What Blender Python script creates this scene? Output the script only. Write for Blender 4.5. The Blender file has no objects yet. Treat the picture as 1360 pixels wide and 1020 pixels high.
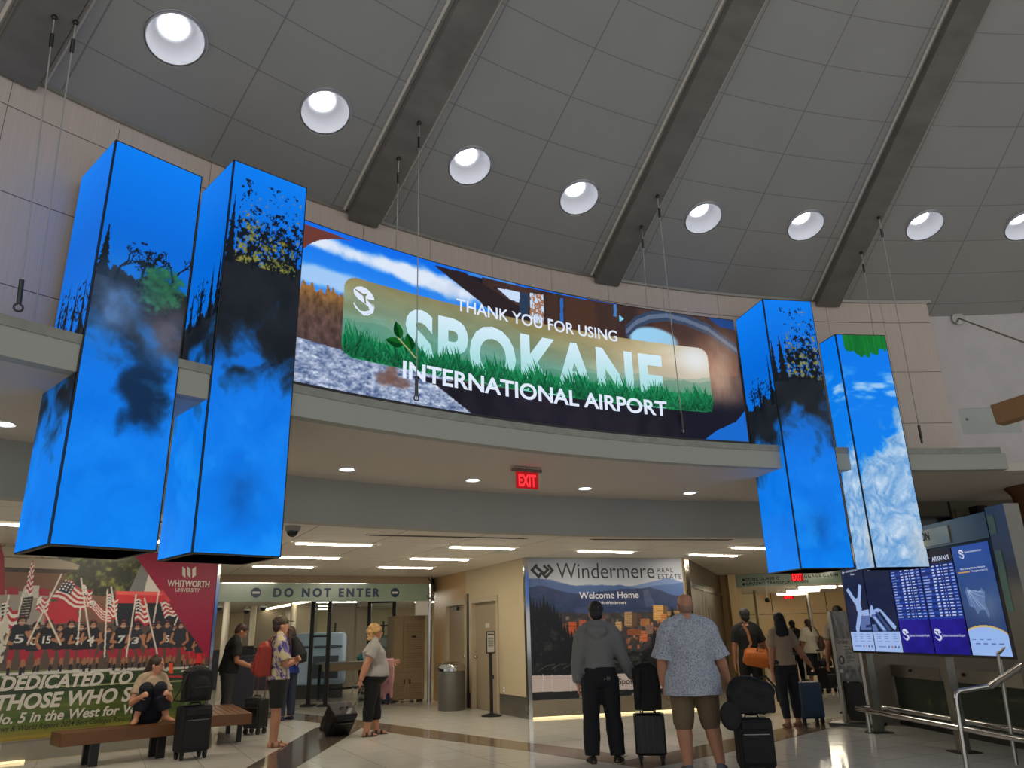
import bpy, bmesh, math, random
import numpy as np
from mathutils import Vector, Matrix, noise

random.seed(7); np.random.seed(7)
SC = bpy.context.scene
COL = SC.collection
# ------------------------------------------------------------------ camera
F, PITCH, ROLL, CH = 998.0, math.radians(18.4), math.radians(1.5), 1.44
FW = np.array([0, math.cos(PITCH), math.sin(PITCH)])
_up0 = np.array([0, -math.sin(PITCH), math.cos(PITCH)]); _rt0 = np.array([1.0, 0, 0])
UP = _up0*math.cos(ROLL)+_rt0*math.sin(ROLL)
RT = _rt0*math.cos(ROLL)-_up0*math.sin(ROLL)
cam_d = bpy.data.cameras.new('camera'); cam_d.sensor_fit = 'HORIZONTAL'; cam_d.sensor_width = 36
cam_d.lens = F*36/1360; cam_d.clip_start = .05; cam_d.clip_end = 200
cam = bpy.data.objects.new('camera', cam_d); COL.objects.link(cam)
cam.matrix_world = Matrix([[RT[0], UP[0], -FW[0], 0], [RT[1], UP[1], -FW[1], 0], [RT[2], UP[2], -FW[2], CH], [0, 0, 0, 1]])
SC.camera = cam
# ------------------------------------------------------------------ view, world
SC.view_settings.view_transform = 'Standard'; SC.view_settings.look = 'None'
SC.view_settings.exposure = 0.0; SC.view_settings.gamma = 1.0; SC.view_settings.use_curve_mapping = False
wd = bpy.data.worlds.new('hall_daylight'); SC.world = wd; wd.use_nodes = True
WORLD_COL, WORLD_STR = (.96, .99, 1.0), .70
wd.node_tree.nodes['Background'].inputs[0].default_value = (*WORLD_COL, 1)
wd.node_tree.nodes['Background'].inputs[1].default_value = WORLD_STR
TROFFER_STR, WELL_W, SOFFIT_W, LED_STR = 54.0, 6.0, 7.5, 1.0

# ------------------------------------------------------------------ measuring: photo pixel -> point on a real plane
def ray(x, y):
    d = FW*F+RT*(x-680)+UP*(510-y); return d/np.linalg.norm(d)
def onz(x, y, z):
    d = ray(x, y); return Vector(d*(z-CH)/d[2])+Vector((0, 0, CH))
def G(x, y): return onz(x, y, 0.0)
def ony(x, y, Y):
    d = ray(x, y); return Vector(d*Y/d[1])+Vector((0, 0, CH))
def onw(x, y, a, b):                       # vertical plane through ground points a, b -> (s along a->b, z)
    tx, ty = b[0]-a[0], b[1]-a[1]; L = math.hypot(tx, ty); nx, ny = -ty, tx
    d = ray(x, y); k = (a[0]*nx+a[1]*ny)/(d[0]*nx+d[1]*ny)
    return ((d[0]*k-a[0])*tx+(d[1]*k-a[1])*ty)/L, CH+d[2]*k
CX, CY = 6.77, -3.24                        # centre of the rotunda
def oncyl(x, y, r):                         # -> (theta degrees, z)
    d = ray(x, y); a = d[0]**2+d[1]**2; b = -2*(d[0]*CX+d[1]*CY); c = CX*CX+CY*CY-r*r
    t = (-b+math.sqrt(b*b-4*a*c))/(2*a)
    return math.degrees(math.atan2(d[1]*t-CY, d[0]*t-CX)), CH+d[2]*t
def P(r, th, z):
    t = math.radians(th); return Vector((CX+r*math.cos(t), CY+r*math.sin(t), z))
def hexc(c):
    if isinstance(c, str): c = tuple(int(c[i:i+2], 16)/255 for i in (0, 2, 4))
    return c
def lin(c):
    return tuple((v/12.92 if v <= .04045 else ((v+.055)/1.055)**2.4) for v in hexc(c))

# ------------------------------------------------------------------ materials
class NT:
    def __init__(s, m): s.t = m.node_tree; s.n = s.t.nodes; s.l = s.t.links
    def new(s, k, **kw):
        n = s.n.new(k)
        for a, v in kw.items(): setattr(n, a, v)
        return n
    def math(s, op, a, b=None, c=None):
        n = s.n.new('ShaderNodeMath'); n.operation = op
        for i, v in enumerate((a, b, c)):
            if v is None: continue
            if hasattr(v, 'links') or hasattr(v, 'is_linked'): s.l.new(v, n.inputs[i])
            else: n.inputs[i].default_value = v
        return n.outputs[0]
    def mix(s, f, a, b):
        n = s.n.new('ShaderNodeMix'); n.data_type = 'RGBA'
        for k, v in ((0, f), (6, a), (7, b)):
            if hasattr(v, 'is_linked'): s.l.new(v, n.inputs[k])
            elif k == 0: n.inputs[0].default_value = v
            else: n.inputs[k].default_value = (*v, 1)
        return n.outputs[2]
    def lines(s, val, spacing, offset, width):     # 1 on thin lines every `spacing`
        a = s.math('DIVIDE', s.math('SUBTRACT', val, offset), spacing)
        f = s.math('ABSOLUTE', s.math('SUBTRACT', s.math('FRACT', s.math('ADD', a, 100.5)), .5))
        return s.math('LESS_THAN', f, width/spacing/2)
def newmat(name):
    m = bpy.data.materials.new(name); m.use_nodes = True
    return m, NT(m), m.node_tree.nodes['Principled BSDF']
MATS = {}
def M(name, col=(.5, .5, .5), rough=.5, metal=0, var=.08, scale=14, bump=0, spec=None, stretch=None, alpha=None, trans=0):
    if name in MATS: return MATS[name]
    m, t, b = newmat(name); c = lin(col)
    tc = t.new('ShaderNodeTexCoord'); nz = t.new('ShaderNodeTexNoise'); nz.inputs['Scale'].default_value = scale; nz.inputs['Detail'].default_value = 5
    src = tc.outputs['Object']
    if stretch:
        mp = t.new('ShaderNodeMapping'); mp.inputs['Scale'].default_value = stretch; t.l.new(src, mp.inputs[0]); src = mp.outputs[0]
    t.l.new(src, nz.inputs['Vector'])
    out = t.mix(nz.outputs['Fac'], tuple(v*(1-var) for v in c), tuple(min(1, v*(1+var)) for v in c))
    t.l.new(out, b.inputs['Base Color'])
    b.inputs['Roughness'].default_value = rough; b.inputs['Metallic'].default_value = metal
    if spec is not None: b.inputs['Specular IOR Level'].default_value = spec
    if trans: b.inputs['Transmission Weight'].default_value = trans; b.inputs['IOR'].default_value = 1.1
    if alpha is not None: b.inputs['Alpha'].default_value = alpha
    if bump:
        bp = t.new('ShaderNodeBump'); bp.inputs['Strength'].default_value = bump; bp.inputs['Distance'].default_value = .02
        t.l.new(nz.outputs['Fac'], bp.inputs['Height']); t.l.new(bp.outputs[0], b.inputs['Normal'])
    MATS[name] = m; return m
def EM(name, col, strength, sample='AUTO', var=.02):
    if name in MATS: return MATS[name]
    m, t, b = newmat(name); t.n.remove(b); e = t.new('ShaderNodeEmission')
    tc = t.new('ShaderNodeTexCoord'); nz = t.new('ShaderNodeTexNoise'); nz.inputs['Scale'].default_value = 3
    t.l.new(tc.outputs['Object'], nz.inputs['Vector']); c = lin(col)
    t.l.new(t.mix(nz.outputs['Fac'], tuple(v*(1-var) for v in c), c), e.inputs[0]); e.inputs[1].default_value = strength
    t.l.new(e.outputs[0], t.n['Material Output'].inputs[0]); m.cycles.emission_sampling = sample
    MATS[name] = m; return m
def attr_mat(name, strength=None, rough=.4, sample='AUTO', bright=1.0):    # colours come from the picture on the panel
    if name in MATS: return MATS[name]
    m, t, b = newmat(name); a = t.new('ShaderNodeAttribute'); a.attribute_name = 'picture'
    if strength is None:
        t.l.new(a.outputs[0], b.inputs['Base Color']); b.inputs['Roughness'].default_value = rough
    else:
        b.inputs['Base Color'].default_value = (.004, .004, .005, 1); b.inputs['Roughness'].default_value = rough
        b.inputs['Specular IOR Level'].default_value = .12
        t.l.new(a.outputs[0], b.inputs['Emission Color']); b.inputs['Emission Strength'].default_value = strength
        m.cycles.emission_sampling = sample
    MATS[name] = m; return m

# ------------------------------------------------------------------ mesh builder
class MB:
    def __init__(s): s.v = []; s.f = []; s.m = []; s.uv = None; s.uvs = []
    def add(s, vs, fs, mi=0):
        k = len(s.v); s.v += [tuple(p) for p in vs]; s.f += [tuple(i+k for i in f) for f in fs]; s.m += [mi]*len(fs); return s
    def box(s, c, size, rz=0, mi=0, mat=None):
        x, y, z = (a/2 for a in size); vs = [Vector((i*x, j*y, k*z)) for k in (-1, 1) for j in (-1, 1) for i in (-1, 1)]
        R = mat if mat is not None else Matrix.Rotation(rz, 3, 'Z'); vs = [R@p+Vector(c) for p in vs]
        return s.add(vs, [(0, 2, 3, 1), (4, 5, 7, 6), (0, 1, 5, 4), (2, 6, 7, 3), (0, 4, 6, 2), (1, 3, 7, 5)], mi)
    def prism(s, poly, z0, z1, mi=0):
        n = len(poly)
        a = sum(poly[i][0]*poly[(i+1) % n][1]-poly[(i+1) % n][0]*poly[i][1] for i in range(n))
        if a < 0: poly = poly[::-1]
        vs = [(p[0], p[1], z0) for p in poly]+[(p[0], p[1], z1) for p in poly]
        return s.add(vs, [tuple(range(n-1, -1, -1)), tuple(range(n, 2*n))]+[(i, (i+1) % n, n+(i+1) % n, n+i) for i in range(n)], mi)
    def frustum(s, c, size, top, h, rz=0, mi=0):
        R = Matrix.Rotation(rz, 3, 'Z'); vs = []
        for (a, b), z in ((size, 0), (top, h)):
            vs += [R@Vector((i*a/2, j*b/2, z))+Vector(c) for i, j in ((-1, -1), (1, -1), (1, 1), (-1, 1))]
        return s.add(vs, [(3, 2, 1, 0), (4, 5, 6, 7)]+[(i, (i+1) % 4, 4+(i+1) % 4, 4+i) for i in range(4)], mi)
    def tube(s, pts, r, n=10, mi=0, flat=None, up=None):
        pts = [Vector(p) for p in pts]; rs = r if isinstance(r, (list, tuple)) else [r]*len(pts)
        k = len(pts); prev = None; rings = []
        for i, p in enumerate(pts):
            d = (pts[min(i+1, k-1)]-pts[max(i-1, 0)])
            d = d.normalized() if d.length > 1e-9 else Vector((0, 0, 1))
            if prev is None:
                a = Vector(up) if up else (Vector((0, 0, 1)) if abs(d.z) < .9 else Vector((0, 1, 0)))
            else: a = prev
            x = (a-d*a.dot(d))
            if x.length < 1e-5: x = d.orthogonal()
            x = x.normalized(); y = d.cross(x); prev = x
            q = rs[i]; qx, qy = q if isinstance(q, (tuple, list)) else (q, q*(flat or 1))
            rings.append([p+x*(qx*math.cos(2*math.pi*j/n))+y*(qy*math.sin(2*math.pi*j/n)) for j in range(n)])
        vs = [v for g in rings for v in g]; fs = []
        for i in range(k-1):
            for j in range(n): fs.append((i*n+j, i*n+(j+1) % n, (i+1)*n+(j+1) % n, (i+1)*n+j))
        fs.append(tuple(range(n-1, -1, -1))); fs.append(tuple((k-1)*n+j for j in range(n)))
        return s.add(vs, fs, mi)
    def lathe(s, prof, c=(0, 0, 0), n=24, mi=0, R=None, sx=1, sy=1, caps=True):
        vs = []; k = len(prof)
        for r, z in prof:
            for j in range(n):
                a = 2*math.pi*j/n; p = Vector((r*math.cos(a)*sx, r*math.sin(a)*sy, z)); vs.append((R@p if R is not None else p)+Vector(c))
        fs = [(i*n+j, i*n+(j+1) % n, (i+1)*n+(j+1) % n, (i+1)*n+j) for i in range(k-1) for j in range(n)]
        if caps: fs += [tuple(range(n-1, -1, -1)), tuple((k-1)*n+j for j in range(n))]
        return s.add(vs, fs, mi)
    def ball(s, c, r, n=14, mi=0, R=None):
        rx, ry, rz = r if isinstance(r, (tuple, list)) else (r, r, r); k = max(6, n//2+1)
        vs = []
        for i in range(k):
            ph = math.pi*(i+.04 if i == 0 else (i-.04 if i == k-1 else i))/(k-1)
            for j in range(n):
                a = 2*math.pi*j/n; p = Vector((rx*math.sin(ph)*math.cos(a), ry*math.sin(ph)*math.sin(a), -rz*math.cos(ph)))
                vs.append((R@p if R is not None else p)+Vector(c))
        fs = [(i*n+j, i*n+(j+1) % n, (i+1)*n+(j+1) % n, (i+1)*n+j) for i in range(k-1) for j in range(n)]
        fs += [tuple(range(n-1, -1, -1)), tuple((k-1)*n+j for j in range(n))]
        return s.add(vs, fs, mi)
    def arc(s, prof, th0, th1, n, closed=True, mi=0):      # profile [(r, z)] swept round the rotunda axis
        k = len(prof); vs = []
        for i in range(n+1):
            th = th0+(th1-th0)*i/n
            vs += [P(r, th, z) for r, z in prof]
        fs = []
        for i in range(n):
            for j in range(k if closed else k-1):
                fs.append((i*k+j, (i+1)*k+j, (i+1)*k+(j+1) % k, i*k+(j+1) % k))
        if closed: fs += [tuple(range(k-1, -1, -1)), tuple(n*k+j for j in range(k))]
        return s.add(vs, fs, mi)
    def mesh(s, name):
        me = bpy.data.meshes.new(name); me.from_pydata([tuple(v) for v in s.v], [], s.f); me.update(); return me
    def build(s, name, mats, parent=None, smooth=False, bevel=0, seg=2, w2l=False, fixn=True, **props):
        me = s.mesh(name)
        return link(name, me, mats, parent, smooth, bevel, seg, w2l, fixn, s.m, **props)
def link(name, me, mats, parent=None, smooth=False, bevel=0, seg=2, w2l=False, fixn=True, mi=None, **props):
    for m in (mats if isinstance(mats, (list, tuple)) else [mats]): me.materials.append(m)
    if mi is not None and any(mi): me.polygons.foreach_set('material_index', mi)
    if fixn:
        bm = bmesh.new(); bm.from_mesh(me); bmesh.ops.recalc_face_normals(bm, faces=bm.faces); bm.to_mesh(me); bm.free()
    if smooth:
        me.polygons.foreach_set('use_smooth', [True]*len(me.polygons))
        if smooth != 'all': me.set_sharp_from_angle(angle=math.radians(smooth if smooth is not True else 40))
    o = bpy.data.objects.new(name, me); COL.objects.link(o)
    if parent is not None:
        o.parent = parent
        if w2l: me.transform(wm(parent).inverted())
    if bevel:
        b = o.modifiers.new('bevel', 'BEVEL'); b.width = bevel; b.segments = seg; b.limit_method = 'ANGLE'; b.angle_limit = math.radians(40)
    for k, v in props.items(): o[k] = v
    return o
def wm(o):
    m = Matrix.Translation(o.location)@o.rotation_euler.to_matrix().to_4x4()
    return wm(o.parent)@m if o.parent else m
def thing(name, label, cat, loc=(0, 0, 0), rz=0, group=None):
    o = bpy.data.objects.new(name, None); COL.objects.link(o); o.location = loc; o.rotation_euler = (0, 0, rz); o.empty_display_size = .1
    o['label'] = label; o['category'] = cat
    if group: o['group'] = group
    return o
def tag(o, label, cat, group=None):
    o['label'] = label; o['category'] = cat
    if group: o['group'] = group
    return o
def S(o): o['kind'] = 'structure'; return o
def dup(root, loc, rz, label, group=None):
    r = root.copy(); COL.objects.link(r); r.location = loc; r.rotation_euler = (0, 0, rz); r['label'] = label
    if group: r['group'] = group
    for ch in list(root.children):
        c = ch.copy(); COL.objects.link(c); c.parent = r
        for g in ch.children:
            d = g.copy(); COL.objects.link(d); d.parent = c
    return r
def lamp(kind, name, loc, power, col=(1, 1, 1), size=.1, rot=None, spot=None, parent=None):
    l = bpy.data.lights.new(name, kind); l.energy = power; l.color = col
    if kind == 'AREA': l.shape = 'DISK'; l.size = size
    else: l.shadow_soft_size = size
    if kind == 'SPOT': l.spot_size = spot or 2; l.spot_blend = .6
    o = bpy.data.objects.new(name, l); COL.objects.link(o); o.location = loc
    if rot: o.rotation_euler = rot
    if parent: o.parent = parent; o.location = Vector(loc)-parent.location
    return o
# ------------------------------------------------------------------ lettering
def text_tris(body, offset=0.0, shear=0.0, space=1.0):
    c = bpy.data.curves.new('lettering', 'FONT'); c.body = body; c.size = 1; c.offset = offset; c.shear = shear; c.space_character = space; c.resolution_u = 4
    o = bpy.data.objects.new('lettering', c); COL.objects.link(o)
    dg = bpy.context.evaluated_depsgraph_get(); me = bpy.data.meshes.new_from_object(o.evaluated_get(dg))
    v = np.array([tuple(p.co)[:2] for p in me.vertices]); f = [tuple(p.vertices) for p in me.polygons]
    bpy.data.objects.remove(o); bpy.data.curves.remove(c); bpy.data.meshes.remove(me)
    return v, f
CAP = .73                                          # capital height of the built-in font at size 1 (approx.)
def lettering(mb, body, place, x0, x1, y0, cap, offset=0.0, shear=0.0, mi=0, space=1.0, capref=None, ymap=None):
    """lay `body` from x0 to x1, baseline y0, capitals `cap` tall; place(x, y) -> 3-D point"""
    v, f = text_tris(body, offset, shear, space)
    w = v[:, 0].max()-v[:, 0].min(); xs = (v[:, 0]-v[:, 0].min())*(x1-x0)/w+x0
    hgt = capref if capref else v[:, 1].max()
    ys = v[:, 1]*cap/hgt+y0
    mb.add([place(a, b) for a, b in zip(xs, ys)], f, mi); return mb
# ================================================================== materials of the place
def floor_mat():
    m, t, b = newmat('polished_tile'); tc = t.new('ShaderNodeTexCoord')
    mp = t.new('ShaderNodeMapping'); mp.inputs['Rotation'].default_value = (0, 0, math.radians(-28)); t.l.new(tc.outputs['Object'], mp.inputs[0])
    sx = t.new('ShaderNodeSeparateXYZ'); t.l.new(mp.outputs[0], sx.inputs[0])
    g = t.math('MAXIMUM', t.lines(sx.outputs[0], .61, .1, .006), t.lines(sx.outputs[1], .61, .2, .006))
    nz = t.new('ShaderNodeTexNoise'); nz.inputs['Scale'].default_value = 2.2; nz.inputs['Detail'].default_value = 6; t.l.new(tc.outputs['Object'], nz.inputs['Vector'])
    base = t.mix(nz.outputs['Fac'], lin((.79, .775, .74)), lin((.85, .835, .80)))
    t.l.new(t.mix(g, base, lin((.55, .52, .47))), b.inputs['Base Color'])
    n2 = t.new('ShaderNodeTexNoise'); n2.inputs['Scale'].default_value = 3.5; t.l.new(tc.outputs['Object'], n2.inputs['Vector'])
    bp = t.new('ShaderNodeBump'); bp.inputs['Strength'].default_value = .05; bp.inputs['Distance'].default_value = .03; t.l.new(n2.outputs['Fac'], bp.inputs['Height'])
    t.l.new(bp.outputs[0], b.inputs['Normal']); b.inputs['Roughness'].default_value = .09; b.inputs['Specular IOR Level'].default_value = .6
    return m
def polar(t, tc):
    sx = t.new('ShaderNodeSeparateXYZ'); t.l.new(tc.outputs['Object'], sx.inputs[0])
    dx = t.math('SUBTRACT', sx.outputs[0], CX); dy = t.math('SUBTRACT', sx.outputs[1], CY)
    r = t.math('SQRT', t.math('ADD', t.math('MULTIPLY', dx, dx), t.math('MULTIPLY', dy, dy)))
    th = t.math('MULTIPLY', t.math('ARCTAN2', dy, dx), 180/math.pi)
    return r, th, sx.outputs[2]
def dome_mat():
    m, t, b = newmat('acoustic_ceiling_panel'); tc = t.new('ShaderNodeTexCoord'); r, th, z = polar(t, tc)
    w = t.math('DIVIDE', .42, r)          # joint width in degrees
    def rl(sp, off):
        a = t.math('DIVIDE', t.math('SUBTRACT', th, off), sp)
        f = t.math('MULTIPLY', t.math('ABSOLUTE', t.math('SUBTRACT', t.math('FRACT', t.math('ADD', a, 100.5)), .5)), sp)
        return t.math('LESS_THAN', f, w)
    g = t.math('MAXIMUM', rl(14.7, 127.7-7.35), t.lines(r, .495, 12.41, .009))
    g = t.math('MAXIMUM', g, rl(14.7, 127.7-1.6)); g = t.math('MAXIMUM', g, rl(14.7, 127.7+1.6))
    nz = t.new('ShaderNodeTexNoise'); nz.inputs['Scale'].default_value = 1.3; t.l.new(tc.outputs['Object'], nz.inputs['Vector'])
    base = t.mix(nz.outputs['Fac'], lin((.60, .59, .575)), lin((.64, .63, .61)))
    t.l.new(t.mix(g, base, lin((.50, .49, .48))), b.inputs['Base Color']); b.inputs['Roughness'].default_value = .85
    return m
def panel_mat():
    m, t, b = newmat('wood_laminate_panel'); tc = t.new('ShaderNodeTexCoord'); r, th, z = polar(t, tc)
    g = t.math('MAXIMUM', t.lines(th, 3.67, 127.6, .022), t.lines(z, .79, 4.2, .009))
    cb = t.new('ShaderNodeCombineXYZ'); t.l.new(t.math('MULTIPLY', th, 4.0), cb.inputs[0]); t.l.new(t.math('MULTIPLY', z, .35), cb.inputs[2])
    nz = t.new('ShaderNodeTexNoise'); nz.inputs['Scale'].default_value = 5; nz.inputs['Detail'].default_value = 6; t.l.new(cb.outputs[0], nz.inputs['Vector'])
    base = t.mix(nz.outputs['Fac'], lin((.74, .67, .62)), lin((.85, .78, .73)))
    t.l.new(t.mix(g, base, lin((.40, .34, .31))), b.inputs['Base Color']); b.inputs['Roughness'].default_value = .45
    return m
def tile_mat(name, col, rot, sx_, sy_, w=.012, line=.6, off=(0, 0)):
    m, t, b = newmat(name); tc = t.new('ShaderNodeTexCoord')
    mp = t.new('ShaderNodeMapping'); mp.inputs['Rotation'].default_value = (0, 0, math.radians(-rot)); t.l.new(tc.outputs['Object'], mp.inputs[0])
    sx = t.new('ShaderNodeSeparateXYZ'); t.l.new(mp.outputs[0], sx.inputs[0])
    g = t.math('MAXIMUM', t.lines(sx.outputs[0], sx_, off[0], w*1.6), t.lines(sx.outputs[1], sy_, off[1], w))
    nz = t.new('ShaderNodeTexNoise'); nz.inputs['Scale'].default_value = 60; t.l.new(tc.outputs['Object'], nz.inputs['Vector'])
    c = lin(col); base = t.mix(nz.outputs['Fac'], tuple(v*.95 for v in c), c)
    t.l.new(t.mix(g, base, tuple(v*line for v in c)), b.inputs['Base Color']); b.inputs['Roughness'].default_value = .8
    return m
STEEL = M('brushed_steel', (.66, .65, .62), .32, 1, .1, 8, stretch=(1, 1, 30))
DSTEEL = M('dark_steel', (.30, .30, .29), .35, 1, .1, 8)
CHROME = M('polished_chrome', (.75, .74, .72), .12, 1, .03)
BLACKP = M('black_plastic', (.03, .03, .032), .45, 0, .1)
DARKM = M('black_powder_coat', (.02, .02, .022), .5, 0, .1)
WHITEP = M('white_enamel', (.86, .85, .82), .45, 0, .03)
CONC = M('board_formed_concrete', (.46, .44, .41), .9, 0, .35, 2.5, .25, stretch=(1, 1, 4))
CONCW = M('pale_concrete', (.80, .77, .76), .9, 0, .14, 3, .15)
PLAST = M('grey_painted_plaster', (.66, .66, .62), .8, 0, .03, 3)
SOFF = M('beige_painted_plaster', (.80, .76, .71), .8, 0, .03, 3)
CREAM = M('cream_painted_wall', (.74, .68, .56), .7, 0, .04, 3)
WOODP = M('maple_veneer', (.74, .61, .44), .4, 0, .12, 3, stretch=(6, 6, .6))
WOODP2 = M('maple_veneer_light', (.86, .74, .55), .35, 0, .1, 3, stretch=(5, 5, .6))
STONE = M('grey_stone_strip', (.55, .55, .51), .35, 0, .35, 9)
GLASSW = M('clear_glass', (.9, .95, .93), .03, 0, 0, trans=1)
# ================================================================== rotunda shell
S(MB().add([(-30, -3, 0), (30, -3, 0), (30, 45, 0), (-30, 45, 0)], [(0, 1, 2, 3)]).build('floor', floor_mat()))
BANDM = M('brown_tile_band', (.50, .43, .35), .12, 0, .12, 3, spec=.5); BANDD = M('dark_tile_band', (.36, .32, .28), .12, 0, .12, 3, spec=.5)
def gp(*q): return [G(*p)[:2] for p in q]
for k, (poly, m) in enumerate(((gp((330, 945), (388, 946.5), (473, 956), (560, 968), (700, 986.5), (760, 993.5), (835, 1004), (812, 1014), (760, 1007), (703, 998), (560, 979.5), (473, 966), (388, 956), (330, 953)), BANDM),
                               (gp((1100, 955), (1042, 966.5), (964, 983), (888, 1000), (812, 1014), (860, 1022), (930, 1007), (964, 1000), (1029, 985), (1100, 968), (1160, 957), (1160, 944)), BANDM),
                               (gp((444, 961), (417, 968), (328, 1020), (290, 1044), (361, 1044), (393, 1020), (480, 967)), BANDD))):
    S(MB().prism(poly, -.02, .003+k*.0015).build('trim_%d' % (k+1), m))
TH0, TH1 = 150, 91.4
Z_CEIL, Z_SOF, Z_LEDGE, Z_TOP = 2.8, 3.34, 3.63, 6.12
R_LED, R_WALL, R_HDR = 13.03, 13.86, 15.5
KC = .55
def zc(r): return Z_TOP+KC*(R_WALL-r)
S(MB().arc([(R_LED, Z_SOF), (R_LED+.12, Z_SOF), (R_LED+.12, Z_LEDGE-.075), (R_LED, Z_LEDGE-.075)], TH0, TH1-.25, 100).build('wall_fascia', PLAST, smooth=True))
S(MB().arc([(R_LED-.01, Z_LEDGE-.075), (R_WALL+.1, Z_LEDGE-.075), (R_WALL+.1, Z_LEDGE), (R_LED-.01, Z_LEDGE)], TH0, TH1, 100).build('trim_ledge', STONE, smooth=True))
thH = oncyl(1208, 690, R_HDR)[0]
S(MB().arc([(R_LED+.12, Z_SOF), (R_HDR+.9, Z_SOF), (R_HDR+.9, Z_SOF+.1), (R_LED+.12, Z_SOF+.1)], TH0, 78, 100).build('ceiling_soffit', SOFF, smooth=True))
S(MB().arc([(R_HDR, Z_CEIL-.01), (R_HDR+.2, Z_CEIL-.01), (R_HDR+.2, Z_SOF), (R_HDR, Z_SOF)], TH0, thH, 100).build('wall_header', PLAST, smooth=True))
S(MB().arc([(R_WALL, Z_LEDGE), (R_WALL+.15, Z_LEDGE), (R_WALL+.15, Z_TOP), (R_WALL, Z_TOP)], TH0, 91.55, 100).build('wall_panelling', panel_mat(), smooth=True))
S(MB().arc([(R_WALL-.03, Z_TOP-.02), (R_WALL+.02, Z_TOP-.02), (R_WALL+.02, Z_TOP+.02), (R_WALL-.03, Z_TOP+.02)], TH0, 91.3, 100).build('trim_panel_cap', STEEL, smooth=True))
S(MB().arc([(R_WALL+.25, 3.45), (R_WALL+.5, 3.45), (R_WALL+.5, 6.6), (R_WALL+.25, 6.6)], 100, 60, 40).build('wall_concrete', CONCW, smooth=True))
# the coned ceiling with round wells cut through it
WELLS = [(233, 52), (432, 149), (624, 221), (769, 263), (934, 290), (1070, 300), (1228, 300), (1360, 300)]
def oncone(x, y):
    d = ray(x, y); lo, hi = 0, 30
    for _ in range(60):
        t = (lo+hi)/2; px, py, pz = d[0]*t, d[1]*t, CH+d[2]*t
        if pz-zc(math.hypot(px-CX, py-CY)) > 0: hi = t
        else: lo = t
    return math.degrees(math.atan2(d[1]*t-CY, d[0]*t-CX)), math.hypot(d[0]*t-CX, d[1]*t-CY)
WP = []
for q in WELLS:
    th, r = oncone(*q); n = (P(r, th, zc(r))-P(r-1, th, zc(r-1))); n.z = 0
    e = Vector((math.cos(math.radians(th)), math.sin(math.radians(th)), 0)); ax = (Vector((0, 0, 1))+e*KC*.75).normalized()
    WP.append((P(r, th, zc(r)), ax))
def axm(ax):
    z = ax; x = Vector((0, 0, 1)).cross(z); x = x.normalized() if x.length > 1e-4 else Vector((1, 0, 0)); y = z.cross(x)
    return Matrix((x, y, z)).transposed()
WELL_R = .262
dome = MB().arc([(14.2, zc(14.2)), (2.0, zc(2.0)), (2.0, zc(2.0)+.08), (14.2, zc(14.2)+.08)], 165, 70, 190).build('ceiling_dome', dome_mat())
cut = MB()
for p, ax in WP: cut.lathe([(WELL_R, -.4), (WELL_R, .5)], p, 40, R=axm(ax))
cuto = cut.build('cutter', PLAST)
bo = dome.modifiers.new('wells', 'BOOLEAN'); bo.object = cuto; bo.operation = 'DIFFERENCE'; bo.solver = 'EXACT'
me = bpy.data.meshes.new_from_object(dome.evaluated_get(bpy.context.evaluated_depsgraph_get()))
dome.modifiers.clear(); dome.data = me; me.name = 'ceiling_dome'; bpy.data.objects.remove(cuto); S(dome)
while len(me.materials) > 1: me.materials.pop()
LAMPW = EM('lamp_lens_white', (.97, .98, 1.0), WELL_W)
LINER = M('white_well_liner', (.80, .80, .82), .5, 0, .02)
lab = ['over the leftmost blue screen tower', 'second from the left, above the second tower', 'third from the left, right of the first full beam', 'fourth from the left, left of the middle beam',
       'first one right of the middle beam', 'second one right of the middle beam', 'small one right of the third beam', 'cut by the right edge of the photo']
for (p, ax), l in zip(WP, lab):
    t = thing('recessed_ceiling_light', 'round recessed light in sloping ceiling, '+l, 'ceiling light', p, group='round lights in the sloping ceiling')
    R = axm(ax)
    MB().lathe([(WELL_R+.012, -.012), (WELL_R+.012, .0), (WELL_R-.004, .015), (.250, .085), (.222, .15), (.175, .195), (.125, .215), (.125, .225), (.18, .21), (.23, .16), (.257, .09), (WELL_R-.001, .02), (WELL_R-.02, -.012)], (0, 0, 0), 40, R=R, caps=False).build('reflector', LINER, t, smooth=True, fixn=False)
    MB().lathe([(.122, .200), (.122, .214)], (0, 0, 0), 32, R=R).build('lamp_lens', LAMPW, t)
# concrete beams
RIBS = [142.35, 127.7, 113.05, 98.16, 83.4]
for k, th in enumerate(RIBS):
    mb = MB(); e = Vector((math.cos(math.radians(th)), math.sin(math.radians(th)), 0)); sde = Vector((-e.y, e.x, 0)); c = Vector((CX, CY, 0)); w = .20
    ring = []
    for r, dz in ((13.83, 0), (2.0, 0)):
        z = zc(r); ring.append([c+e*r+sde*w*.92+Vector((0, 0, z-.02)), c+e*r+sde*w+Vector((0, 0, z+.3)), c+e*r-sde*w+Vector((0, 0, z+.3)), c+e*r-sde*w*.92+Vector((0, 0, z-.02))])
    # the beam hangs below the panels
    for g in ring:
        for i in (0, 3): g[i].z -= .10
    mb.add(ring[0]+ring[1], [(0, 1, 2, 3), (7, 6, 5, 4)]+[(i, (i+1) % 4, 4+(i+1) % 4, 4+i) for i in range(4)])
    o = mb.build('ceiling_beam', CONC); S(o)
    for sg in (-1, 1):
        tm = MB(); pts = [c+e*r+sde*sg*(w+.035)+Vector((0, 0, zc(r)-.012)) for r in (13.83, 2.0)]
        tm.tube(pts, .022, 4); S(tm.build('trim_beam_edge', SOFF))
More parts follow.
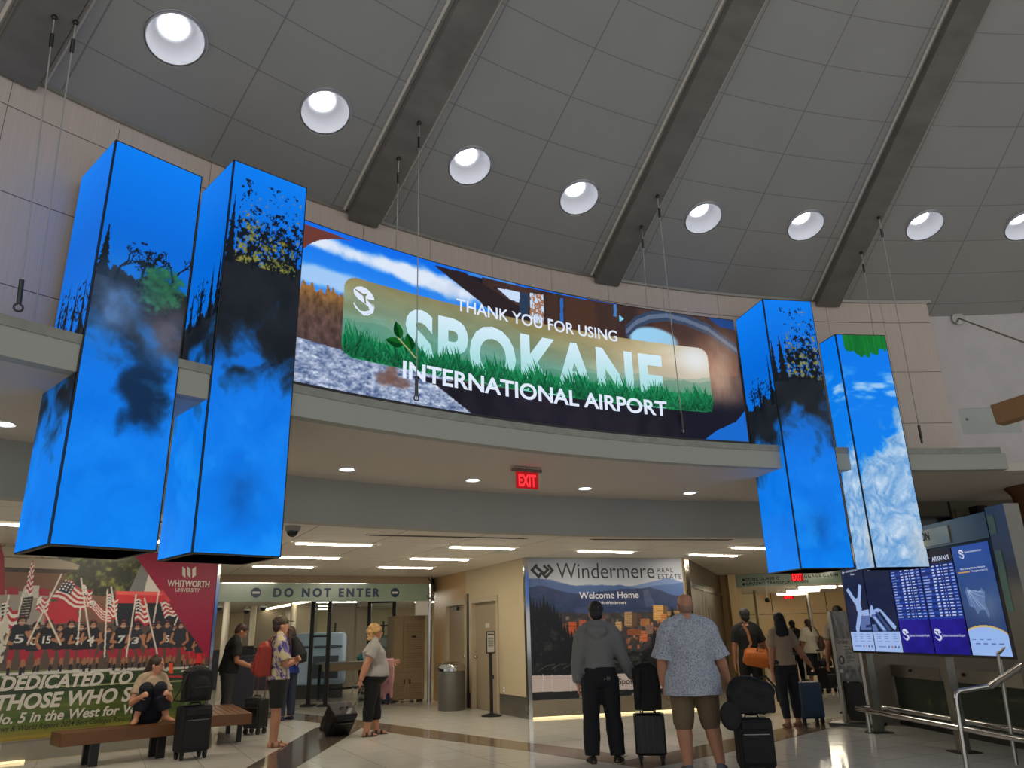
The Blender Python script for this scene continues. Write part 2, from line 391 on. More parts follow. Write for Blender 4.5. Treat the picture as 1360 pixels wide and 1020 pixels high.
# ================================================================== lower concourse
S(MB().arc([(R_HDR+.06, Z_CEIL), (60, Z_CEIL), (60, Z_CEIL+.1), (R_HDR+.06, Z_CEIL+.1)], 165, 60, 60).build('ceiling', tile_mat('ceiling_tile', (.87, .845, .80), 28, 1.22, .61, .012, .5, (-.15, .0))))
A28 = math.radians(28)
def adir(s=1): return Vector((math.cos(A28)*s, math.sin(A28)*s, 0))
def wallbox(name, a, b, z0, z1, th, mat, side=1, kind=True):
    a = Vector((a[0], a[1])); b = Vector((b[0], b[1])); d = (b-a).normalized(); n = Vector((-d.y, d.x))*th*side
    o = MB().prism([a, b, b+n, a+n], z0, z1).build(name, mat)
    return S(o) if kind else o
WA, WB = Vector((-7.07, 10.40)), Vector((-4.90, 12.55)); wd_ = (WB-WA).normalized()
WA0 = WA-wd_*2.2
LOWW = M('pale_grey_skirting', (.55, .53, .48), .4, 0, .1)
wallbox('wall_left', WA0, WB, 0, Z_CEIL, .22, CREAM)
wallbox('baseboard_left', WA0-Vector((-.7071, .7071))*-.012, WB+Vector((.7071, -.7071))*.012, .012, .255, .012, LOWW)
N1, N2 = Vector((-6.35, 16.43)), Vector((-2.06, 18.62))          # glass line with DO NOT ENTER
D1, D2 = Vector((.15, 14.49)), Vector((-2.05, 19.15))            # cream wall with two doors
W1, W2 = Vector((.15, 14.49)), Vector((3.38, 15.44))             # wall with the real-estate board
dd = (D2-D1).normalized(); Ld = (D2-D1).length
def DW(s, off=0): q = D1+dd*s+Vector((-dd.y, dd.x))*off; return q      # off>0 is towards the hall (left)
sd = lambda x, y: onw(x, y, D1, D2)[0]
# openings: near door and far door
d1a, d1b = sd(662, 870), sd(627, 870); d2a, d2b = sd(619, 870), sd(592, 870); Hd = 2.14
wallbox('wall_doors_near', D1, DW(d1a), 0, Z_CEIL, .2, CREAM, -1)
wallbox('wall_doors_lintel', DW(d1a), DW(d1b), Hd, Z_CEIL, .2, CREAM, -1)
wallbox('wall_doors_pier', DW(d1b), DW(d2a), 0, Z_CEIL, .2, CREAM, -1)
wallbox('wall_doors_far_lintel', DW(d2a), DW(d2b), Hd, Z_CEIL, .2, WOODP, -1)
wallbox('wall_doors_far', DW(d2b), D2, 0, Z_CEIL, .2, WOODP, -1)
DOORM = M('grey_beige_door_paint', (.60, .54, .45), .45, 0, .03)
for k, (a, b) in enumerate(((d1a, d1b), (d2a, d2b))):
    d = MB(); p, q = DW(a+.05, -.07), DW(b-.05, -.07); n = Vector((-dd.y, dd.x))*-.05
    d.prism([p, q, q+n, p+n], .01, Hd-.05); o = S(d.build('door_%d' % (k+1), DOORM))
    f = MB()
    for s0, s1, z0, z1 in ((a-.04, a+.05, 0, Hd+.05), (b-.05, b+.04, 0, Hd+.05), (a+.05, b-.05, Hd-.05, Hd+.05)):
        p, q = DW(s0, .025), DW(s1, .025); n = Vector((-dd.y, dd.x))*-.2; f.prism([p, q, q+n, p+n], z0, z1)
    f.build('door_frame', M('cream_door_frame', (.70, .64, .54), .4), o)
    hs = b-.16 if k == 0 else a+.16
    h = MB(); c = DW(hs, -.02); h.ball((c.x, c.y, 1.0), .035); h.ball((c.x, c.y, 1.12), .02); h.tube([(DW(hs, -.07).x, DW(hs, -.07).y, 1.0), (c.x, c.y, 1.0)], .015)
    h.build('door_knob', CHROME, o, smooth=True)
    if k == 1:
        c = DW((a+b)/2+.1, -.04); MB().box((c.x, c.y, Hd-.12), (.05, .28, .07), rz=math.atan2(dd.y, dd.x)+math.pi/2).build('door_closer', DSTEEL, o)
    else:
        c = DW((a+b)/2, -.067); MB().box((c.x, c.y, 1.62), (.005, .20, .09), rz=math.atan2(-dd.x, dd.y)+math.pi/2+math.pi/2).build('door_plate', M('grey_sign_plate', (.78, .76, .7), .5), o)
# steel corner guards and skirtings
for nm, a, b, z1, m in (('baseboard_near', 0.0, d1a-.05, .36, STEEL), ('baseboard_pier', d1b+.05, d2a-.05, .30, DARKM)):
    p, q = DW(a, .012), DW(b, .012); n = Vector((-dd.y, dd.x))*-.012
    S(MB().prism([p, q, q+n, p+n], 0, z1).build(nm, m))
S(MB().prism([DW(-.02, .02), DW(.05, .02), DW(.05, .0), DW(-.02, 0)], 0, Z_CEIL).build('trim_corner', CHROME))
c = DW(d2a-.16, .02); S(MB().tube([(c.x, c.y, 0), (c.x, c.y, Z_CEIL-.5)], .025, 8).build('trim_wall_edge', DSTEEL))
# board wall
wdir = (W2-W1).normalized(); wn = Vector((wdir.y, -wdir.x))
wallbox('wall_board', W1+Vector((.02, .01)), W2, 0, Z_CEIL, .3, CREAM)
S(MB().prism([W1+wn*.05, W2+wn*.05, W2+wn*.01, W1+wn*.01], .035, .305).build('baseboard_board', M('satin_steel', (.62, .57, .48), .38, .85, .08, 5)))
LEDW = EM('warm_strip_light', (1, .90, .66), 1.6)
def strip(label, pts):
    o = MB().prism(pts, .004, .03).build('strip_light', LEDW); return tag(o, label, 'light strip')
strip('warm light strip along the floor under the mountain city billboard', [W1+wn*.045+wdir*.05, W2+wn*.045, W2+wn*.012, W1+wn*.012+wdir*.05])
S(MB().prism([W1+wn*.065-wdir*.02, W1+wn*.065+wdir*.05, W1+wn*.012+wdir*.05, W1+wn*.012-wdir*.02], 0, Z_CEIL).build('trim_board_left', CHROME))
S(MB().prism([W2+wn*.065-wdir*.06, W2+wn*.065+wdir*.03, W2+wn*.012+wdir*.03, W2+wn*.012-wdir*.06], 0, Z_CEIL).build('trim_board_right', CHROME))
# passage wall beyond the board: steel, then maple
M1 = W2+wdir*.03; M2 = Vector((5.5, 21.1)); md = (M2-M1).normalized(); Lm = (M2-M1).length
BRONZE = M('bronze_sheet', (.52, .47, .39), .42, .6, .15, 2)
wallbox('wall_passage', M1, M2, 0, Z_CEIL, .2, BRONZE)
wallbox('trim_passage_rail', M1+Vector((md.y, -md.x))*.03+md*.3, M2+Vector((md.y, -md.x))*.03, 2.25, 2.33, .03, CHROME)
SG1, SG2 = onz(976, 763, 2.8), onz(1113, 756, 2.8)
SG1 = Vector(SG1[:2]); SG2 = Vector(SG2[:2])
wallbox('wall_passage_maple', M2, SG1, 0, Z_CEIL, .2, WOODP2)
for z in (.8, 1.9):
    wallbox('trim_maple_joint', M2+Vector((md.y, -md.x))*.004, SG1+Vector((md.y, -md.x))*.004, z, z+.012, .004, DARKM)

ETCH = M('pale_etched_leaf', (.78, .72, .58), .5, .3, .05)
mb = MB(); en = Vector((md.y, -md.x)); 
for k, (s_c, h_, ln) in enumerate(((1.6, 1.1, -.30), (2.0, 1.35, -.06), (2.4, 1.25, .14), (2.8, .95, .34))):
    vs = []
    for i in range(11):
        t_ = i/10; w_ = .13*math.sin(math.pi*min(1, t_*.95+.05))**.8; c_ = M1+md*(s_c+ln*t_*t_)+en*.006; z_ = .95+h_*t_
        vs += [(c_.x-md.x*w_, c_.y-md.y*w_, z_), (c_.x+md.x*w_, c_.y+md.y*w_, z_)]
    mb.add(vs, [(2*i, 2*i+1, 2*i+3, 2*i+2) for i in range(10)])
S(mb.build('trim_etched_leaves', ETCH, fixn=False))
# ================================================================== pictures on screens and boards (colours computed point by point)
_tab = np.random.RandomState(3).rand(256)
def _h(ix, iy, sd): return _tab[(ix*73+iy*179+sd*37+((ix*iy) % 97)*11) % 256]
def vnoise(x, y, sd=0):
    ix = np.floor(x).astype(int); iy = np.floor(y).astype(int); fx = x-ix; fy = y-iy
    fx = fx*fx*(3-2*fx); fy = fy*fy*(3-2*fy)
    return (_h(ix, iy, sd)*(1-fx)+_h(ix+1, iy, sd)*fx)*(1-fy)+(_h(ix, iy+1, sd)*(1-fx)+_h(ix+1, iy+1, sd)*fx)*fy
def fbm(x, y, sd=0, o=5):
    r = 0; a = .5
    for k in range(o): r = r+a*vnoise(x*2**k, y*2**k, sd+k*7); a *= .5
    return r/(1-.5**o)
def sm(a, b, x): t = np.clip((x-a)/(b-a), 0, 1); return t*t*(3-2*t)
def C255(*c): return np.array(c)/255.0
class Canvas:
    def __init__(s, x0, x1, y0, y1, nx, ny, cv=None):
        s.b = (x0, x1, y0, y1); s.nx, s.ny = nx, ny; s.X, s.Y = np.meshgrid(np.linspace(x0, x1, nx), np.linspace(y0, y1, ny)); s.C = np.zeros((ny, nx, 3)); s.cv = cv
        s.U = (s.X-x0)/(x1-x0); s.V = (s.Y-y0)/(y1-y0)
    def q(s, pts): return [s.cv(*p) for p in pts] if s.cv else pts
    def put(s, m, col, a=1.0):
        m = np.asarray(m, float)*a; col = np.asarray(col, float); s.C = s.C*(1-m[..., None])+col*m[..., None]
    def mask(s, pts, raw=False):
        pts = pts if raw else s.q(pts); m = np.zeros(s.X.shape, bool); n = len(pts)
        for i in range(n):
            (xa, ya), (xb, yb) = pts[i][:2], pts[(i+1) % n][:2]
            if ya == yb: continue
            c = ((ya > s.Y) != (yb > s.Y)) & (s.X < (xb-xa)*(s.Y-ya)/(yb-ya)+xa); m ^= c
        return m
    def poly(s, pts, col, a=1.0, raw=False): s.put(s.mask(pts, raw), col, a)
    def line(s, pts, w, col, a=1.0, raw=False):
        pts = pts if raw else s.q(pts)
        for (xa, ya), (xb, yb) in zip(pts[:-1], pts[1:]):
            L = (xb-xa)**2+(yb-ya)**2+1e-12; t = np.clip(((s.X-xa)*(xb-xa)+(s.Y-ya)*(yb-ya))/L, 0, 1)
            s.put(np.hypot(s.X-xa-t*(xb-xa), s.Y-ya-t*(yb-ya)) < w/2, col, a)
    def ell(s, c, rx, ry, col, a=1.0, soft=0, raw=False, rot=0):
        c = c if raw else s.cv(*c); dx, dy = s.X-c[0], s.Y-c[1]; k, n = math.cos(rot), math.sin(rot)
        d = np.hypot((dx*k+dy*n)/rx, (-dx*n+dy*k)/ry); s.put(1-sm(1-soft, 1+1e-6, d) if soft else d < 1, col, a)
    def text(s, body, x0, x1, y0, cap, col, off=.0, shear=0, a=1.0):
        v, f = text_tris(body, off, shear); w = np.ptp(v[:, 0]); xs = (v[:, 0]-v[:, 0].min())*(x1-x0)/w+x0; ys = v[:, 1]*cap/v[:, 1].max()+y0
        m = np.zeros(s.X.shape, bool)
        for t in f: m |= s.mask([(xs[i], ys[i]) for i in t], True)
        s.put(m, col, a)
    def grad(s, stops, val=None):        # stops [(v, colour)] along V
        v = s.V if val is None else val; out = np.zeros(s.C.shape)
        for k in range(3): out[..., k] = np.interp(v, [q[0] for q in stops], [q[1][k]/255 for q in stops])
        return out
    def build(s, name, place, mat, parent, **kw):
        me = bpy.data.meshes.new(name); nx, ny = s.nx, s.ny
        vs = [place(x, y) for x, y in zip(s.X.ravel(), s.Y.ravel())]
        i = np.arange(nx*ny).reshape(ny, nx); fs = np.stack([i[:-1, :-1], i[:-1, 1:], i[1:, 1:], i[1:, :-1]], -1).reshape(-1, 4)
        me.from_pydata([tuple(v) for v in vs], [], fs.tolist()); me.update(); paint(me, s.C.reshape(-1, 3))
        return link(name, me, mat, parent, fixn=False, smooth='all', **kw)
def paint(me, c):
    c = np.clip(c, 0, 1); c = np.where(c <= .04045, c/12.92, ((c+.055)/1.055)**2.4)
    a = me.attributes.new('picture', 'FLOAT_COLOR', 'POINT'); a.data.foreach_set('color', np.c_[c, np.ones(len(c))].astype(np.float32).ravel())
SCREEN = attr_mat('led_screen_picture', LED_STR, .55)
SCREEN_T = attr_mat('led_screen_lettering', LED_STR, .55, 'NONE')
LEDBLK = M('screen_casing_black', (.02, .02, .024), .4)
# ------------------------------------------------------------------ curved main screen
RS = 13.05; ZL0, ZL1 = Z_LEDGE+.03, 5.323; TL, TR = 132.15, 106.95
cvm = lambda x, y: (lambda t: (-t[0], t[1]))(oncyl(x, y, RS))
c = Canvas(-TL, -TR, ZL0, ZL1, 620, 190, cvm); X, Y = c.X, c.Y
c.C[:] = c.grad([(0, (40, 130, 235)), (.45, (70, 160, 245)), (1, (5, 105, 232))])
zl_ = np.interp(X, [-132.2, -129, -125, -121, -117], [5.14, 5.12, 5.06, 5.04, 5.00]); wd2 = np.interp(X, [-132, -127, -122, -117], [.11, .16, .22, .30]); bnd = np.exp(-((Y-zl_)/wd2)**2)
n = fbm(X*.9+Y*2.0, Y*4.2-X*.25, 2, 6); cl = sm(.52, .86, .55*n+.62*bnd); c.put(cl, C255(226, 234, 248), .97)
low_ = np.exp(-((Y-4.78)/.16)**2)*(X < -129); c.put(sm(.45, .8, low_*(.4+fbm(X*.7, Y*3, 51))), C255(190, 216, 246), .8)
n2 = fbm(X*.9, Y*3, 9); c.put(sm(.55, .75, n2)*sm(-129, -120, X), C255(150, 170, 205), .5)
c.put(c.mask([(400, 296), (472, 321), (456, 318), (440, 317.5), (425, 319), (413, 323), (402, 331)]), C255(105, 55, 48))
# forest bank and river on the left
tr = fbm(X*5, Y*.6, 4, 3); zt = np.interp(X, [-132.2, -130.5, -128.5, -126.5, -122, -118], [4.62, 4.66, 4.55, 4.40, 4.2, 4.0])+(tr-.5)*.36
bank = (Y < zt); col = c.grad([(0, (66, 54, 58)), (.4, (92, 70, 64)), (.50, (104, 78, 56)), (.60, (150, 104, 52)), (1, (110, 90, 60))])
fn = fbm(X*7, Y*16, 6); c.put(bank, col*(.55+.8*fn[..., None]))
rv = Y < np.interp(X, [-132.2, -129, -125.5, -120, -116], [4.10, 4.06, 4.02, 3.86, 3.70]); wn_ = .5*fbm(X*3.2, Y*34, 12)+.5*fbm(X*9, Y*60, 13)
c.put(rv, C255(146, 160, 190)+(wn_[..., None]-.5)*np.array([1.3, 1.2, 1.0]))
for px, py, w, h in ((510, 503, .55, .10), (530, 508, .8, .08), (520, 495, .4, .12)):
    c.ell((px, py), w, h, C255(112, 80, 70)*1.0, .8, .6)
# dark right half with the bridge
dk = c.mask([(545, 500), (580, 512), (640, 560), (660, 600), (1010, 600), (1010, 420), (960, 415), (830, 405), (760, 400), (700, 385), (640, 370), (578, 352), (640, 400), (700, 440), (700, 520), (560, 500)])
dn = fbm(X*1.4, Y*4, 21); c.put(dk, C255(12, 13, 24)+dn[..., None]*C255(30, 22, 24))
c.put(c.mask([(640, 368), (980, 425), (980, 500), (760, 480), (700, 440), (640, 405)]), C255(42, 32, 34)+dn[..., None]*C255(46, 26, 14))
c.poly([(576, 352), (618, 362), (720, 425), (730, 450), (690, 440)], C255(40, 30, 34))
c.poly([(660, 382), (690, 388), (690, 402), (678, 398)], C255(200, 220, 248)); c.poly([(586, 364), (560, 357), (560, 372), (680, 425), (690, 425)], C255(205, 220, 245), .0)
for a, b, y0, y1, cc in ((704, 722, 389, 428, (170, 120, 90)), (726, 740, 392, 430, (64, 44, 38)), (744, 748, 396, 430, (40, 110, 200)), (750, 790, 396, 445, (74, 48, 36)), (795, 812, 402, 450, (60, 42, 36)), (815, 819, 404, 420, (70, 130, 200)), (690, 702, 388, 420, (36, 60, 90))):
    c.poly([(a, y0), (b, y0+(b-a)*.15), (b, y1+(b-a)*.15), (a, y1)], C255(*cc), .9)
sp = c.mask([(704, 389), (722, 392), (722, 430), (704, 428)]); c.put(sp & (fbm(X*14, Y*34, 31) > .52), C255(196, 220, 245))
c.poly([(822, 418), (829, 424), (823, 427)], C255(130, 205, 240))
# arch on the right
arc_ = [cvm(x, y) for x, y in ((832, 440), (845, 428), (862, 421), (885, 419), (910, 425), (940, 437), (985, 470))]
c.ell((868, 452), 1.75, .20, C255(150, 205, 240), 1, .25)
c.line(arc_, .16, C255(52, 66, 92), 1, True); c.line(arc_, .06, C255(96, 112, 140), .9, True)
hz = np.exp(-((X+109.0)/2.2)**2-((Y-4.55)/.38)**2); c.put(hz, C255(176, 132, 108), .9)
hz = np.exp(-((X+108.2)/1.0)**2-((Y-4.6)/.5)**2)*fbm(X*2, Y*5, 5); c.put(hz, C255(215, 190, 165), .7)
c.poly([(938, 420), (985, 428), (985, 440), (955, 434)], C255(20, 70, 150), .8)
low = sm(4.25, 4.0, Y)*sm(-112.5, -110, X); c.put(low, C255(14, 16, 34), .85)
c.put(c.mask([(928, 590), (952, 572), (978, 560), (990, 545), (1004, 590)]), C255(16, 112, 222), .9)
# translucent card
(xl, zt_), (xr, _a) = cvm(458, 372), cvm(940, 458); zb_ = (cvm(458, 477)[1]+cvm(946, 545)[1])/2; zt_ = (zt_+_a)/2; xr = (xr+cvm(945, 540)[0])/2
k = math.radians(1)*RS; rr = .13
qx = np.maximum(np.abs(X-(xl+xr)/2)*k-((xr-xl)/2*k-rr), 0); qy = np.maximum(np.abs(Y-(zt_+zb_)/2)-((zt_-zb_)/2-rr), 0); card = np.hypot(qx, qy) < rr
cu = np.clip((X-xl)/(xr-xl), 0, 1); v = np.clip((Y-zb_)/(zt_-zb_), 0, 1)
cc = c.grad([(0, (24, 120, 74)), (.22, (70, 150, 116)), (.38, (124, 178, 160)), (.62, (132, 150, 118)), (1, (148, 134, 84))], v)
rt_ = c.grad([(0, (60, 140, 90)), (.25, (140, 180, 150)), (.45, (205, 190, 165)), (.75, (214, 196, 160)), (1, (190, 170, 128))], v)
w = sm(.45, .95, cu)[..., None]; cc = cc*(1-w)+rt_*w; cc = cc+(fbm(cu*9, v*4, 17)[..., None]-.5)*.18
sun = np.exp(-((cu-.96)/.07)**2-((v-.82)/.3)**2); cc = cc*(1-sun[..., None]*.9)+C255(232, 240, 248)*sun[..., None]*.9
c.put(card, cc, .93)
for kk, (yb, am, cl_, al) in enumerate(((.50, .10, (96, 150, 132), .35), (.40, .14, (60, 130, 105), .35))):
    c.put(card & (v < yb+(fbm(cu*22+kk*5, cu*0, 40+kk)-.5)*am+.06*np.sin(cu*7+kk)), C255(*cl_), al)
gg = fbm(cu*160, v*10, 23); c.put(card & (v < .26), C255(8, 96, 58)+gg[..., None]*C255(40, 70, 40))
led = thing('led_screen', 'wide curved screen thanking airport passengers, between the two pairs of blue towers', 'screen', P(RS, 119.5, ZL0))
pm = lambda x, y, o=0.0: P(RS-o, -x, y)
c.build('picture', pm, SCREEN, led, w2l=True)
MB().arc([(RS+.004, ZL0-.02), (RS+.16, ZL0-.02), (RS+.16, ZL1+.012), (RS+.004, ZL1+.012)], TL, TR, 60).build('casing', LEDBLK, led, w2l=True)
MB().arc([(RS-.02, ZL0-.03), (RS+.02, ZL0-.03), (RS+.02, ZL0), (RS-.02, ZL0)], TL, TR, 60).build('bottom_trim', LEDBLK, led, w2l=True)
LWHITE = EM('screen_white_lettering', (.88, .92, .99), LED_STR*1.0, 'NONE')
def ledtext(body, l, r, capl, off, o=.006, mat=LWHITE, nm='lettering'):
    (xa, za), (xb, zb) = cvm(*l), cvm(*r); cap = cvm(*capl)[1]-za
    return lettering(MB(), body, lambda x, y: pm(x, y, o), xa, xb, (za+zb)/2, cap, off)
def bywords(mb, name, mat, parent, n):          # one part per word: cut the line at its widest gaps
    iv = sorted((min(mb.v[i][0] for i in f), max(mb.v[i][0] for i in f)) for f in mb.f); gaps = []; hi = iv[0][1]
    for a, b in iv:
        if a > hi: gaps.append((a-hi, (a+hi)/2))
        hi = max(hi, b)
    cuts = sorted(g[1] for g in sorted(gaps)[-(n-1):])
    for k in range(n):
        w = MB()
        for f in mb.f:
            cx_ = sum(mb.v[i][0] for i in f)/len(f)
            if sum(cx_ > q for q in cuts) == k: w.add([mb.v[i] for i in f], [tuple(range(len(f)))])
        w.build(name, mat, parent, w2l=True)
bywords(ledtext('THANK YOU FOR USING', (606, 415.5), (819.5, 450.5), (607, 400), .012), 'greeting_lettering', LWHITE, led, 4)
ledtext('INTERNATIONAL AIRPORT', (534, 504), (886, 550.5), (535.5, 481.5), .022, .012).build('airport_lettering', LWHITE, led, w2l=True)
(xa, za), (xb, zb) = cvm(537, 492), cvm(882, 514); (_, zt2), (_, zt3) = cvm(540, 414), cvm(881, 467)
zb0 = (za+zb)/2-.10; mb = lettering(MB(), 'SPOKANE', lambda x, y: pm(x, y, .004), xa, xb, zb0, (zt2+zt3)/2-zb0, .035, space=1.08)
me = mb.mesh('city_lettering'); hz_ = np.array([p[2] for p in mb.v]); t = np.clip((hz_-hz_.min())/(np.ptp(hz_)), 0, 1)[:, None]
paint(me, C255(120, 196, 186)*(1-t)+C255(214, 234, 250)*t if False else C255(128, 206, 200)*(1-t**.8)+C255(214, 236, 250)*t**.8)
link('city_lettering', me, SCREEN_T, led, fixn=False, w2l=True)
rng = random.Random(5); mb = MB(); cols = []
for i in range(1500):
    x = rng.uniform(xl+.12, xr-.12); h = rng.uniform(.10, .27)*(.75+.5*math.sin(x*1.3)**2); b = zb_+rng.uniform(.0, .10); lean = rng.uniform(-.5, .5); w = rng.uniform(.05, .10)
    mb.add([pm(x-w, b, .008), pm(x+w, b, .008), pm(x+lean*.5+w*.5, b+h*.6, .008), pm(x+lean, b+h, .008)], [(0, 1, 2), (0, 2, 3)])
    g = rng.random(); cA = np.array([.0+.10*g, .30+.26*g, .18+.16*g]); cols += [cA*.75, cA*.75, cA, cA*1.15]
me = mb.mesh('grass'); paint(me, np.array(cols)); link('grass', me, SCREEN_T, led, fixn=False, w2l=True)
# emblem: S-shaped swoosh with an aircraft cut out of it
def emblem_into(mb, place, x0, x1, y0, y1, mi=0, mcut=1):
    pl = lambda u, v, o=0: place(x0+(x1-x0)*u, y0+(y1-y0)*v, o)
    def blob(pts, o, m):
        n = len(pts); cxm = sum(p[0] for p in pts)/n; cym = sum(p[1] for p in pts)/n
        mb.add([pl(cxm, cym, o)]+[pl(a, b, o) for a, b in pts], [(0, i+1, (i+1) % n+1) for i in range(n)], m)
    def band(c, w, o, m):
        vs = []
        for i, (a, b) in enumerate(c):
            p, q = c[max(i-1, 0)], c[min(i+1, len(c)-1)]; dx, dy = q[0]-p[0], q[1]-p[1]; L = math.hypot(dx, dy) or 1; ww = w*math.sin(math.pi*(.15+.85*i/(len(c)-1)))**.5/2
            vs += [pl(a-dy/L*ww, b+dx/L*ww, o), pl(a+dy/L*ww, b-dx/L*ww, o)]
        mb.add(vs, [(2*i, 2*i+1, 2*i+3, 2*i+2) for i in range(len(c)-1)], m)
    blob([(.98, .62), (.72, .64), (.50, .68), (.62, .56), (.86, .42), (.97, .26), (.93, .12), (.80, .18), (.72, .34), (.52, .42), (.24, .52), (.06, .66), (.03, .80), (.16, .93), (.38, .99), (.62, .96), (.84, .84), (.95, .72)], 0, mi)
    for kx in range(3):
        s = kx*.085; band([(.06+s*.6, .34-s*.55), (.16+s, .20-s*.55), (.36+s, .10-s*.55), (.58+s*.9, .11-s*.35), (.78+s*.7, .20-s*.2), (.88+s*.6, .36), (.84+s*.5, .50)], .052, 0, mi)
    o = .001
    mb.add([pl(.10, .80, o), pl(.12, .84, o), pl(.48, .74, o), pl(.66, .80, o), pl(.60, .70, o), pl(.57, .66, o), pl(.62, .40, o), pl(.56, .42, o), pl(.46, .66, o)], [(0, 1, 2, 8), (2, 3, 4, 5, 8), (5, 6, 7, 8)], mcut)
EMBC = EM('emblem_aircraft_olive', (.50, .52, .40), LED_STR, 'NONE')
(xa, za), (xb, _z) = cvm(467, 412), cvm(497, 416); mb = MB(); emblem_into(mb, lambda x, y, o: pm(x, y, .005+o), xa, xb, za-.02, cvm(472, 378)[1]); mb.build('airport_emblem', [LWHITE, EMBC], led, fixn=False, w2l=True)
# sprig of three leaves
LEAF = EM('leaf_green', (.10, .42, .16), LED_STR, 'NONE', .5); LEAFD = EM('leaf_dark_green', (.05, .27, .12), LED_STR, 'NONE', .5); STEMC = EM('leaf_stem', (.62, .66, .42), LED_STR, 'NONE')
mb = MB()
def leaf(a, b, w, mi):
    (xa, ya), (xb, yb) = cvm(*a), cvm(*b); vs = []; kx = math.radians(1)*RS
    dx, dy = (xb-xa)*kx, yb-ya; L = math.hypot(dx, dy); nx, ny = -dy/L, dx/L
    for i in range(11):
        t = i/10; wv = w*math.sin(math.pi*t**.8)**.9
        for sg in (1, 0, -1): vs.append(pm(xa+(xb-xa)*t+nx*wv*sg/kx, ya+(yb-ya)*t+ny*wv*sg, .010))
    for i in range(10):
        for j in (0, 1): mb.add([vs[3*i+j], vs[3*i+j+1], vs[3*i+j+4], vs[3*i+j+3]], [(0, 1, 2, 3)], mi if j else 1-mi)
leaf((531, 450), (525, 427), .055, 0); leaf((535, 458), (511, 451), .055, 0); leaf((546, 466), (540, 443), .06, 1)
ps = [cvm(*q) for q in ((528, 449), (536, 458), (545, 468), (551, 476))]
for (xa, ya), (xb, yb) in zip(ps[:-1], ps[1:]): mb.add([pm(xa-.06, ya, .011), pm(xa+.06, ya, .011), pm(xb+.05, yb, .011), pm(xb-.05, yb, .011)], [(0, 1, 2, 3)], 2)
mb.build('leaf_sprig', [LEAF, LEAFD, STEMC], led, fixn=False, w2l=True)
# ------------------------------------------------------------------ four screen towers
def tower(L, Fc, R, zt, label, sky, paintL, paintR):
    Lp, Fp, Rp = (Vector(onz(*q, zt)[:2]) for q in (L, Fc, R)); cc_ = Vector((CX, CY)); Bp = Lp+Rp-Fp; Bp = cc_+(Bp-cc_)*min(1, (R_WALL-.06)/(Bp-cc_).length)
    t = thing('led_tower', label, 'screen', (Fp.x, Fp.y, Z_LEDGE), group='blue waterfall screen towers')
    MB().prism([Lp, Fp, Rp, Bp], z0, zt).build('casing', LEDBLK, t, w2l=True)
    cen = (Lp+Rp)/2; MB().prism([cen+(q-cen)*.9 for q in (Lp, Fp, Rp, Bp)], Z_LEDGE, z0).build('plinth', LEDBLK, t, w2l=True)
    for a, b, fn in ((Lp, Fp, paintL), (Fp, Rp, paintR)):
        d = (b-a); w = d.length; d = d/w; nn = Vector((d.y, -d.x))
        if nn.dot(-a) < 0: nn = -nn
        cvx = lambda x, y, a=a, b=b: onw(x, y, a, b)
        cc = Canvas(.012, w-.012, z0+.012, zt-.012, max(60, int(w*170)), 300, cvx); fn(cc)
        cc.build('screen_face', lambda x, y, a=a, d=d, nn=nn: Vector((a.x+d.x*x+nn.x*.004, a.y+d.y*x+nn.y*.004, y)), SCREEN, t, w2l=True)
def tree_sil(c, x, base, h, col, seed, bare=False):
    r = random.Random(seed)
    def br(p, a, l, w, d):
        q = (p[0]+math.cos(a)*l, p[1]+math.sin(a)*l); c.line([p, q], w, col, 1, True)
        if d:
            for k in range(2 if d > 2 else 3): br(q, a+r.uniform(-.8, .8), l*r.uniform(.6, .85), max(.006, w*.68), d-1)
    br((x, base-.03), math.pi/2+r.uniform(-.25, .25), h*.30, .022, 4)
    if not bare:
        for k in range(42): c.ell((x+r.gauss(0, h*.20), base+h*min(1.02, abs(r.gauss(.55, .24)))), h*r.uniform(.022, .05), h*r.uniform(.018, .035), col, .9, 0, True)
def conif(c, x, base, h, w, col, sd):
    r = random.Random(sd)
    for k in range(7):
        y = base+h*k/7; ww = w*(1-k/7.2)*r.uniform(.8, 1.1); c.poly([(x-ww, y), (x+ww, y), (x, y+h*.28)], col, 1, True)
DKT = C255(12, 20, 28)
